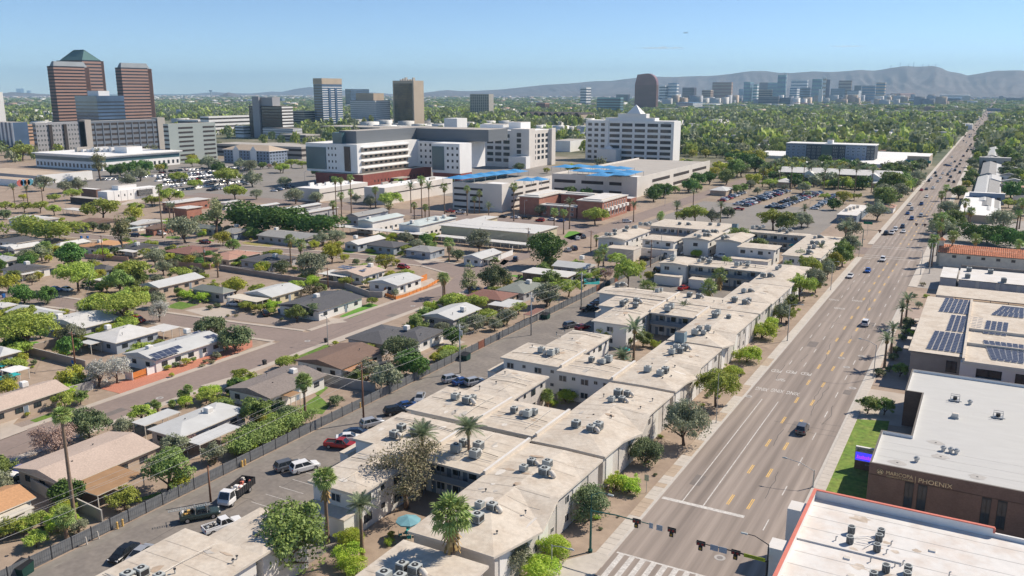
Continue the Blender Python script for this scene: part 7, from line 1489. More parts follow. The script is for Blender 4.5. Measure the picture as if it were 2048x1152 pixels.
# the modern hospital
t,X0,X1,Y0,Y1,h=tower('long dark red brick base of the modern hospital',(631,727,862,350,378),'hred','red hospital base',name='hospital_podium',cat='hospital',roof='concrete');zb0=h;hb=(X0,X1,Y0,Y1)
cx_,cy_=t.location[0],t.location[1]
bx('entrance',t,X0+(X1-X0)*.3,X0+(X1-X0)*.5,Y0-.4,Y0-.02,0,h*.8,BM['dkglass']);winblock(t,'+x',Y0+10,Y1-8,X1,2.5,5.5,16,1,.25,.5)
bx('canopy',t,X1-.5,X1+6,Y0+(Y1-Y0)*.38,Y0+(Y1-Y0)*.55,4,4.6,BM['concrete'])
x0,x1,y0,y1,h2=trect(611,717,838,289,376);x1b,y0b=G(717,378);
hm=thing('hospital','white curved modern hospital with a dark louvred roof and rows of sun shades','hospital',(0,0,0),mark='modern hospital',xy=(x1,y0+20))
bx('wall',hm,x0,x1,y0,y1,zb0+.4,h2,BM['hwhite'],BM['white'])
fx=lambda a:x0+(x1-x0)*a
bx('curtain_glass',hm,fx(.01),fx(.4),y0-.5,y0-.02,zb0+2,h2-2.5,BM['tealglass']);bx('tall_window',hm,fx(.76),fx(.87),y0-.5,y0-.02,zb0+1.5,h2-1.5,BM['dkglass']);winblock(hm,'-y',fx(.42),fx(.62),y0,zb0+1,h2-1,3,4,.35,.35)
for i in range(4):
 z=zb0+(h2-zb0)*(i+.72)/4.3;bx('sun_shade',hm,x1+.01,x1+1.8,y0+4,y1-(y1-y0)*.18,z,z+.7,BM['white']);bx('recess',hm,x1+.01,x1+.1,y0+4,y1-(y1-y0)*.2,z-2.6,z-.05,BM['tan']);windows(hm,'+x',y0+6,y1-(y1-y0)*.22,x1+.1,z-1.3,9,2.6,1.3,WIN_D)
bx('louvred_penthouse',hm,x0+(x1-x0)*.55,x1-5,y0+6,y1+30,h2+.01,h2+8,BM['louver'],BM['concrete']);bx('glass_lantern',hm,fx(.50),fx(.68),y0+2,y0+5.9,h2+.02,h2+7,BM['tealglass'])
X0,X1,Y0,Y1,h3=trect(863,920,943,288,372)
bx('wing',hm,X0,X1,Y0,Y1,zb0*.9,h3,BM['hwhite'],BM['white']);bx('curtain_glass',hm,X0+.5,X0+(X1-X0)*.45,Y0-.5,Y0-.02,zb0+1,h3-2,BM['tealglass']);winblock(hm,'-y',X0+(X1-X0)*.5,X1,Y0,zb0+1,h3-1,3,4,.4,.4);bx('wing_base',hm,X0,X1,Y0+1,Y1,0,zb0*.9-.01,BM['hred'])
bx('link_wing',hm,x1-12,X0+10,max(y1,Y0)-2,max(y1,Y0)+26,zb0,h3-.5,BM['hwhite'],BM['white']);winblock(hm,'-y',x1+1,X0,max(y1,Y0)-2,zb0+1,h3-1,7,4,.35,.4);bx('louvred_penthouse',hm,x1-6,X0+26,max(y1,Y0)+4,max(y1,Y0)+30,h3+.02,h3+8,BM['louver'],BM['concrete'])
# older white hospital
t,X0,X1,Y0,Y1,h=tower('older cream hospital wing with rows of recessed windows and rounded corner tower',(938,1058,1106,262,336),'beige','old hospital',name='hospital',cat='hospital',roof='white');winblock(t,'-y',X0+1,X0+(X1-X0)*.7,Y0,3,h-2,5,5,.75,.55,WIN_D);winblock(t,'+x',Y0+6,Y1-8,X1,5,h-2,4,5,.6,.6,WIN_D)
bx('corner_tower',t,X0+(X1-X0)*.72,X1+.8,Y0-1.5,Y0+9,0,h+1.5,BM['beige']);winblock(t,'-y',X0+(X1-X0)*.8,X0+(X1-X0)*.9,Y0-1.5,6,h-1,1,5,.7,.7,WIN_D);bx('end_fin',t,X1+.01,X1+2.5,Y1-7,Y1,0,h+1,BM['beige']);unit(t,X0,X1,Y0,Y1,h,.05,.45,.3,.8,4,'white');unit(t,X0,X1,Y0,Y1,h,.5,.7,.4,.8,6,'white');bx('entry_block',t,X1-14,X1+2,Y0-9,Y0-1.6,0,h*.32,BM['hwhite'])
t,X0,X1,Y0,Y1,h=tower('tall white penthouse block between the two hospital buildings',(888,915,934,237,318),'hwhite',None,name='hospital_tower',cat='hospital',roof='white');bx('dark_band',t,X0-.1,X1+.1,Y0-.1,Y1+.1,h*.66,h*.7,BM['dk'])
tower('plain white low block between the cream hospital and the white office',(1104,1140,1174,282,304),'white',None,name='low_block',cat='low building',band=None)
# white office with a gabled roof block
t,X0,X1,Y0,Y1,h=tower('broad white office block with seven rows of dark windows and a pointed roof lantern',(1172,1345,1351,243,326),'white','white office',name='office_block',cat='office block',roof='white')
for i in range(7):
 z=h*(i+.55)/7.3
 for k in range(5):a=X0+(X1-X0)*(.285+.143*k);window(t,'-y',a+(X1-X0)*.055,Y0,z,(X1-X0)*.115,h/7.3*.55,WIN_D);
 windows(t,'-y',X0+1,X0+(X1-X0)*.24,Y0,z,3,(X1-X0)*.045,h/7.3*.5,WIN_D)
for k in range(5):
 for i in range(7):
  pass
bx('pier',t,X0+(X1-X0)*.235,X0+(X1-X0)*.27,Y0-.9,Y0-.01,0,h+.5,BM['white']);unit(t,X0,X1,Y0,Y1,h,.22,.78,.1,.7,2.5,'white');unit(t,X0,X1,Y0,Y1,h,.36,.68,.15,.6,6,'white')
xa,xb=X0+(X1-X0)*.46,X0+(X1-X0)*.62;ya=Y0+(Y1-Y0)*.1;MB().mesh([(xa,ya,h+6),(xb,ya,h+6),(xb,ya+12,h+6),(xa,ya+12,h+6),((xa+xb)/2,ya+6,h+14)],[(0,1,4),(1,2,4),(2,3,4),(3,0,4)],BM['white']).build('lantern_roof',t)
bx('stair_block',t,X0+(X1-X0)*.2,X0+(X1-X0)*.42,Y0-12,Y0-1,0,h*.3,BM['white']);MB().mesh([(X0+(X1-X0)*.27,Y0-9,h*.3+.02),(X0+(X1-X0)*.36,Y0-9,h*.3+.02),(X0+(X1-X0)*.36,Y0-4,h*.3+.02),(X0+(X1-X0)*.27,Y0-4,h*.3+.02),(X0+(X1-X0)*.315,Y0-6.5,h*.3+3.5)],[(0,1,4),(1,2,4),(2,3,4),(3,0,4)],BM['white']).build('stair_roof',t)
text('3033',X0+(X1-X0)*.92,Y0-.1,2.6,0,BM['grey'],'sign_letter',h-2.2,.05,t,(pi/2,0,0),kind=None)
# garages with the blue shade sails
def garage(label,px,mark,nb):
 t,X0,X1,Y0,Y1,h=tower(label,px,'beige',mark,name='parking_garage',cat='parking garage',roof='concrete')
 for i in range(nb):
  a=h*(i+.25)/nb-.2;b_=a+h/nb*.36
  for k in range(3):
   u0,u1=X0+(X1-X0)*(.03+.33*k),X0+(X1-X0)*(.29+.33*k);bx('opening',t,u0,u1,Y0-.05,Y0-.004,a,b_,BM['dk'])
   v0,v1=Y0+(Y1-Y0)*(.18+.27*k),Y0+(Y1-Y0)*(.40+.27*k);bx('opening',t,X1+.004,X1+.05,v0,v1,a,b_,BM['dk'])
 for s in((X0,X1,Y0,Y0+.3),(X1-.3,X1,Y0+.31,Y1),(X0,X0+.3,Y0+.31,Y1)):bx('parapet',t,*s,h+.004,h+1.1,BM['beige'])
 bx('corner_tower',t,X1-9,X1+.6,Y0-.6,Y0+7,0,h+1.5,BM['beige'],BM['white'])
 return t,X0,X1,Y0,Y1,h
g1=garage('white parking garage with the long row of blue shade sails',(905,1003,1104,374,424),'sail row garage',4)
g2=garage('broad parking garage with the cluster of blue shade sails behind the brick motel',(1104,1272,1420,359,395),'sail cluster garage',2)
def sail(X,Y,z,w,d,label,group):
 t=thing('shade_sail',label,'shade sail',(X,Y,z),group=group);sg=[]
 n=6;vs=[];fs=[]
 for j in range(n+1):
  for i in range(n+1):
   u,v=i/n*2-1,j/n*2-1;r=max(abs(u),abs(v));e=1-.04*(1-min(abs(u),abs(v)))*r;vs.append((u*w/2*e,v*d/2*e,2.6+1.5*(1-r)**1.15))
 for j in range(n):
  for i in range(n):k=j*(n+1)+i;fs.append((k,k+1,k+n+2,k+n+1))
 MB().mesh(vs,fs,M['sky_shade']).build('sail_cloth',t)
 for sx_ in(-1,1):
  for sy_ in(-1,1):MB().cyl(sx_*w*.48,sy_*d*.48,0,2.85,.12,M['steel'],6).build('mast',t)
for i in range(6):
 X,Y=Q('A3',200+i*78,815-i*9,g1[5]+3.2);sail(X,Y,g1[5],13,12,'blue shade sail in the long row on the garage roof','blue sails in the long row')
for x,y in((680,830),(750,826)):X,Y=Q('A3',x,y,g1[5]+3.2);sail(X,Y,g1[5],10,10,'small blue shade sail of the pair at the near ramp of the garage','blue sails in the small pair')
for x,y in((945,738),(1040,735),(1070,765),(1170,770),(1270,770),(1330,790),(1390,775),(1195,795),(1330,750),(1160,742),(1250,745)):X,Y=Q('A3',x,y,g2[5]+3.2);sail(X,Y,g2[5],14,14,'blue shade sail in the cluster on the broad garage roof','blue sails in the cluster')
# brick motel around its court
x0,x1,y0,y1,h=trect(1035,1205,1257,403,442);mo=thing('brick_motel','red brick motel around a green court with flat white roofs','motel',(0,0,0),mark='brick motel',xy=(x1,y0+10));w_=(x1-x0);d_=(y1-y0)
for a,b_,c,d,k in((0,.26,.02,1,1),(.70,1,0,1,1),(.26,.70,.72,1,.95),(.26,.70,.02,.22,.62)):
 u0,u1,v0,v1=x0+w_*a,x0+w_*b_,y0+d_*c,y0+d_*d;bx('wall',mo,u0+.5,u1-.5,v0+.5,v1-.5,0,h*k-.5,M['redbrick']);bx('roof',mo,u0,u1,v0,v1,h*k-.49,h*k,M['fascia_l'],RM['white']);bx('roof_curb',mo,u0+2,u1-2,v0+3,v1-3,h*k+.003,h*k+.5,M['fascia_l'],M['roof_white'])
winblock(mo,'+x',y0+2,y1-2,x1-.5,.5,h-.8,9,2,.35,.6,WIN_W);winblock(mo,'-y',x0+w_*.28,x0+w_*.68,y0+d_*.02+.5,.6,h*.6,5,2,.4,.6,WIN_W)
for k in range(6):bx('balcony',mo,x1-.48,x1+1.0,y0+4+k*d_/6.6,y0+6.5+k*d_/6.6,h*.45,h*.6,M['offw'])
bx('side_block',mo,x1-14,x1-1,y1+6,y1+14,0,h*.7,M['redbrick'],RM['white'])
# low pale halls before the red hospital base
for px,lab in(((592,640,735,378,404),'low pale hall with a curved notched wall before the hospital drive'),((728,770,905,376,410),'long low pale hall with a cluttered white roof before the red hospital base')):
 t,X0,X1,Y0,Y1,h=tower(lab,px,'beige',None,name='low_hall',cat='hall',roof='white');bx('painted_shadow_band',t,X1+.01,X1+.12,Y0+2,Y1-2,h*.6,h*.66,BM['dk'])  # solid dark strip stands in for a line of shadow
 for k in range(6):unit(t,X0,X1,Y0,Y1,h,.1+.13*k,.17+.13*k,.2+.1*k,.28+.1*k,R.uniform(.8,2),R.choice(('white','concrete')),'roof_unit')
# buildings around the palm lot and along the avenue
t,X0,X1,Y0,Y1,h=tower('five storey apartment block with light and slate wall panels beyond the palms',(1573,1747,1757,292,330),'slate','slate panel block',name='apartment_block',cat='apartment block',roof='white')
for k,(a,b_,m)in enumerate(((0,.235,'bluegl'),(.235,.41,'slate'),(.41,.53,'tealglass'),(.53,.68,'slate'),(.68,.91,'bluegl'),(.91,1,'slate'))):
 u0,u1=X0+(X1-X0)*a,X0+(X1-X0)*b_;bx('wall_panel',t,u0,u1,Y0-.3,Y0-.01,0,h-.5,BM[m]);
 if m!='tealglass':winblock(t,'-y',u0,u1,Y0-.3,1,h-1,max(2,int((b_-a)*18)),5,.55,.5,WIN_B if m=='bluegl' else WIN_W)
bx('parapet',t,X0-.4,X1+.4,Y0-.4,Y1+.4,h+.005,h+.7,BM['white']);unit(t,X0,X1,Y0,Y1,h+.7,.46,.52,.2,.5,3,'white')
t,X0,X1,Y0,Y1,h=tower('long white roofed school hall with gabled porches behind the date palms',(1563,1790,1832,354,374),'brown','school hall',name='school_hall',cat='school',roof='white');rb=MB();slab_roof(rb,X0-2,X1+2,Y0-3,Y1+2,h+.4,2.4,'x',RM['white'],M['fascia_l'],.4,False);rb.build('roof',t)
for k in(.26,.82):
 u=X0+(X1-X0)*k;MB().mesh([(u-6,Y0-6,0),(u+6,Y0-6,0),(u+6,Y0-6,h*.8),(u,Y0-6,h+2.2),(u-6,Y0-6,h*.8),(u-6,Y0,h*.8),(u+6,Y0,h*.8),(u,Y0,h+2.2)],[(0,1,2,3,4),(2,6,7,3),(3,7,5,4)],M['offw']).build('porch',t)
 for s in(-3.6,0,3.6):bx('arch_opening',t,u+s-1.2,u+s+1.2,Y0-6.1,Y0-6.01,0,h*.6,BM['dk'])
for px,lab in(((1597,1640,1646,326,336),'white roofed shed behind the date palms, before the slate panel block'),((1690,1800,1835,330,340),'long white flat roofed building behind the school hall'),((1500,1570,1600,312,318),'low white school building with a red entrance strip')):tower(lab,px,'white',None,name='low_block',cat='low building',roof='white')
t,X0,X1,Y0,Y1,h=tower('corner store with teal awnings beside the avenue',(1815,1857,1866,313,334),'tan','green awning store',name='corner_store',cat='store',roof='white');bx('awning',t,X0-1.5,X1+1.5,Y0-2.5,Y0-.1,h*.35,h*.6,mk('awning_teal',(.02,.17,.16)));bx('shopfront',t,X0,X1,Y0-.09,Y0-.01,.3,h*.34,BM['dkglass'])
for px,w,lab in(((1959,2020,2024,316,337),'concrete','flat white roofed shop beyond the west side parking'),((1997,2033,2036,335,349),'bluegl','small pale blue shop beside the avenue car park'),((1939,2008,2011,388,411),'bluegl','white flat roofed shop with a blue side wall'),((1962,1990,1994,351,362),'white','grey gabled cottage beside the car park, nearer the avenue'),((2000,2034,2038,352,364),'white','grey gabled cottage beside the car park, farther from the avenue'),((1965,2000,2004,363,372),'white','white gabled cottage row behind the white shop'),((2005,2052,2056,364,374),'white','long white cottage with blue doors'),((1955,1985,1988,372,380),'tan','small pinkish hip roofed cottage behind the white shop'),((1944,1990,1994,408,418),'white','white gabled cottage in the row, nearest the white shop'),((1948,1995,1999,418,428),'white','grey gabled cottage in the middle of the cottage row'),((1953,1998,2003,428,437),'white','white gabled cottage nearest the yellow wall')):
 t,X0,X1,Y0,Y1,h=tower(lab,px,w,None,name='shop' if 'shop' in lab else 'cottage',cat='shop' if 'shop' in lab else 'cottage',roof='white')
 if 'cottage' in lab:rb=MB();slab_roof(rb,X0-.5,X1+.5,Y0-.5,Y1+.5,h+.2,1.6,'y',RM['lt' if 'grey' not in lab else 'grey'],M['fascia_l'],.2,'hip' in lab);rb.build('roof',t)
 winblock(t,'-y',X0,X1,Y0,.6,h-.6,3,1,.3,.4)
t,X0,X1,Y0,Y1,h=tower('yellow and pink walled cottage end below the cottage row',(1916,1985,1990,432,448),'tan','yellow wall cottage',name='cottage',cat='cottage',roof='white');bx('yellow_roof',t,X0-.3,X0+(X1-X0)*.45,Y0-.3,Y0+4,h+.01,h+.25,mk('yellow_ochre',(.62,.33,.03)))
x0,x1,y0,y1=qrect('E5',(1420,885),(1600,920),(1830,790),4.0);lowshed('white flat roofed office at the avenue end of the palm lot','lot_office','office',(x0,x1,y0,y1),4.0,'palm lot office',wall='blue_grey',roof='roof_white',win=3)
for k in range(4):bx('roof_unit',ALL[-1]['o'],-3+k*1.0,-1.5+k*1.0,-8+k*5,-5+k*5,4.01,5.4,M['duct'])
# the skyline, farther and farther
def far_tower(xl,xc,xr,yt,yb,wall,band,label,nb=10,frac=.45,tan=False):
 x0,x1,y0,y1,h=trect(xl,xc,xr,yt,yb);cx,cy=(x0+x1)/2,(y0+y1)/2;t=thing('skyline_tower',label,'skyscraper',(cx,cy,0));X0,X1,Y0,Y1=x0-cx,x1-cx,y0-cy,y1-cy
 bx('wall',t,X0,X1,Y0,Y1,0,h,BM[wall])
 if band:bands(t,X0,X1,Y0,Y1,2,h-3,nb,BM[band],frac,proud=1.0)
 return t,X0,X1,Y0,Y1,h
t,X0,X1,Y0,Y1,h=far_tower(1270,1311,1317,168,221,'redtower','brown','dark red brown tower with a rounded shoulder top, before the skyline',20,.5)
n=14;pts=[(X0,h)]+[(X0+(X1-X0)*.10,h+(h*.36)),(X0+(X1-X0)*.55,h+h*.40)]+[(X0+(X1-X0)*(.55+.45*sin(k/n*pi/2)),h+h*.40*cos(k/n*pi/2))for k in range(1,n+1)]
MB().mesh([(x,Y0,z)for x,z in pts]+[(x,Y1,z)for x,z in pts],[tuple(range(len(pts)-1,-1,-1))[::-1],tuple(range(len(pts),2*len(pts)))[::-1]]+[(i+1,i,len(pts)+i,len(pts)+i+1)for i in range(len(pts)-1)],BM['redtower']).build('rounded_top',t)
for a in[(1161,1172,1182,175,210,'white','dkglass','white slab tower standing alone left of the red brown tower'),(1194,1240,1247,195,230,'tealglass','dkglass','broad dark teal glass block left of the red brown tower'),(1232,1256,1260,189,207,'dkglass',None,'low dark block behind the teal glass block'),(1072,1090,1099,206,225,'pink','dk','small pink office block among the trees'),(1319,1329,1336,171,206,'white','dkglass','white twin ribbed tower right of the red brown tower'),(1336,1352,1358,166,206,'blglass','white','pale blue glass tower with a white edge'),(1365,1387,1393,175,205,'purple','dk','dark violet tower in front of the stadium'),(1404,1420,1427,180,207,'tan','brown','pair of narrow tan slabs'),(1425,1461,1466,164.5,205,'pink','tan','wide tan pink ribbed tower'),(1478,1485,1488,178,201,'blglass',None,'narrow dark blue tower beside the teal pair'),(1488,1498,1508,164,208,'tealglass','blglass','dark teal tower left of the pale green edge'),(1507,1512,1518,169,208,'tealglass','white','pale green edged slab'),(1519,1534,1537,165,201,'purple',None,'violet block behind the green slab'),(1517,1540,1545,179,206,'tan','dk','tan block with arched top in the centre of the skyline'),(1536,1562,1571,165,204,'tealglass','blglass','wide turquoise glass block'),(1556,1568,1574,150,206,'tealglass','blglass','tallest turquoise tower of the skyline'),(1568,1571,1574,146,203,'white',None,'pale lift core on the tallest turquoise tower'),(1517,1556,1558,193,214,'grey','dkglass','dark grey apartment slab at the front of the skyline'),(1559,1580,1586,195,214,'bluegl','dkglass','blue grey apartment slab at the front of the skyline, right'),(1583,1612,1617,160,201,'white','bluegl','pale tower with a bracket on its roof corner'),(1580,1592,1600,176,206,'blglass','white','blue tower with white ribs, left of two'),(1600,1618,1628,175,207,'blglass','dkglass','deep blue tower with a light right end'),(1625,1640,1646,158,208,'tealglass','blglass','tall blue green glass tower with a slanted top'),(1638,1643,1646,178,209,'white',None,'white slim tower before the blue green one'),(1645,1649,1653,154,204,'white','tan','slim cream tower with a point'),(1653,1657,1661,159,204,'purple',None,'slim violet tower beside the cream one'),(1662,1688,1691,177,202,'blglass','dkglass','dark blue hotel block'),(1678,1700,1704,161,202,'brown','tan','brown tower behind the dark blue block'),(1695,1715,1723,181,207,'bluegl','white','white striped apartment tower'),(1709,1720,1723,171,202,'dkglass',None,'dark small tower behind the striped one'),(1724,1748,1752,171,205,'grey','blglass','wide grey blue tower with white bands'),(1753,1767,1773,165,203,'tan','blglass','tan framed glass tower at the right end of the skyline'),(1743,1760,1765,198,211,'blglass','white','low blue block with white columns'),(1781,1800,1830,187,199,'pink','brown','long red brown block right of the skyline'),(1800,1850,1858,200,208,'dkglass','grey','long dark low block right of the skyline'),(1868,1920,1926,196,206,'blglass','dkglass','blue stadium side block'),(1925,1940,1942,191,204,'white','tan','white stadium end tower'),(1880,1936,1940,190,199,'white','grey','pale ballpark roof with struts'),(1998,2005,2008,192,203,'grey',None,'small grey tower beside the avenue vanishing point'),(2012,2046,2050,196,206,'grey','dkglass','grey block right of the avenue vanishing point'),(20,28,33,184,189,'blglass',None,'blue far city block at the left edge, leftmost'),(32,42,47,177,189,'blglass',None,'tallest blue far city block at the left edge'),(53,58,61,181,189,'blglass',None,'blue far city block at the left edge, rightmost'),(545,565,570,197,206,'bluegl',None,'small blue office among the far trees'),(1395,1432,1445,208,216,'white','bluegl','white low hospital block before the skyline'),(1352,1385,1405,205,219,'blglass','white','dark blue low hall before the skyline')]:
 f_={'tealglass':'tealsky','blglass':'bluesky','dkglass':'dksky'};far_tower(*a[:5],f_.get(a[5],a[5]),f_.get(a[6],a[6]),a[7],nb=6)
x0,x1,y0,y1,h=trect(1040,1160,1190,226,247);t=thing('arched_apartments','tan apartment terrace with dark arched roofs among the trees','apartment block',((x0+x1)/2,(y0+y1)/2,0));hx,hy=(x1-x0)/2,(y1-y0)/2;bx('wall',t,-hx,hx,-hy,hy,0,h*.8,BM['tan'])
for k in range(9):
 u=-hx+(k+.5)*2*hx/9;MB().tube([(u,-hy-2,h*.72),(u,hy,h*.72)],hx/9*.8,BM['dk'],12).build('arched_roof',t);bx('bay',t,u-hx/9*.7,u+hx/9*.7,-hy-2,-hy-.02,0,h*.7,BM['grey']if k%2 else BM['dk'])
X,Y=G(422,192);t=thing('control_tower','airport control tower on the far horizon','control tower',(X,Y,0));hh=hrow2(X,Y,180);MB().tube([(0,0,0),(0,0,hh*.8)],hh*.11,BM['concrete'],8).tube([(0,0,hh*.7),(0,0,hh*.85),(0,0,hh)],[hh*.12,hh*.3,hh*.22],BM['blglass'],8).build('shaft',t)
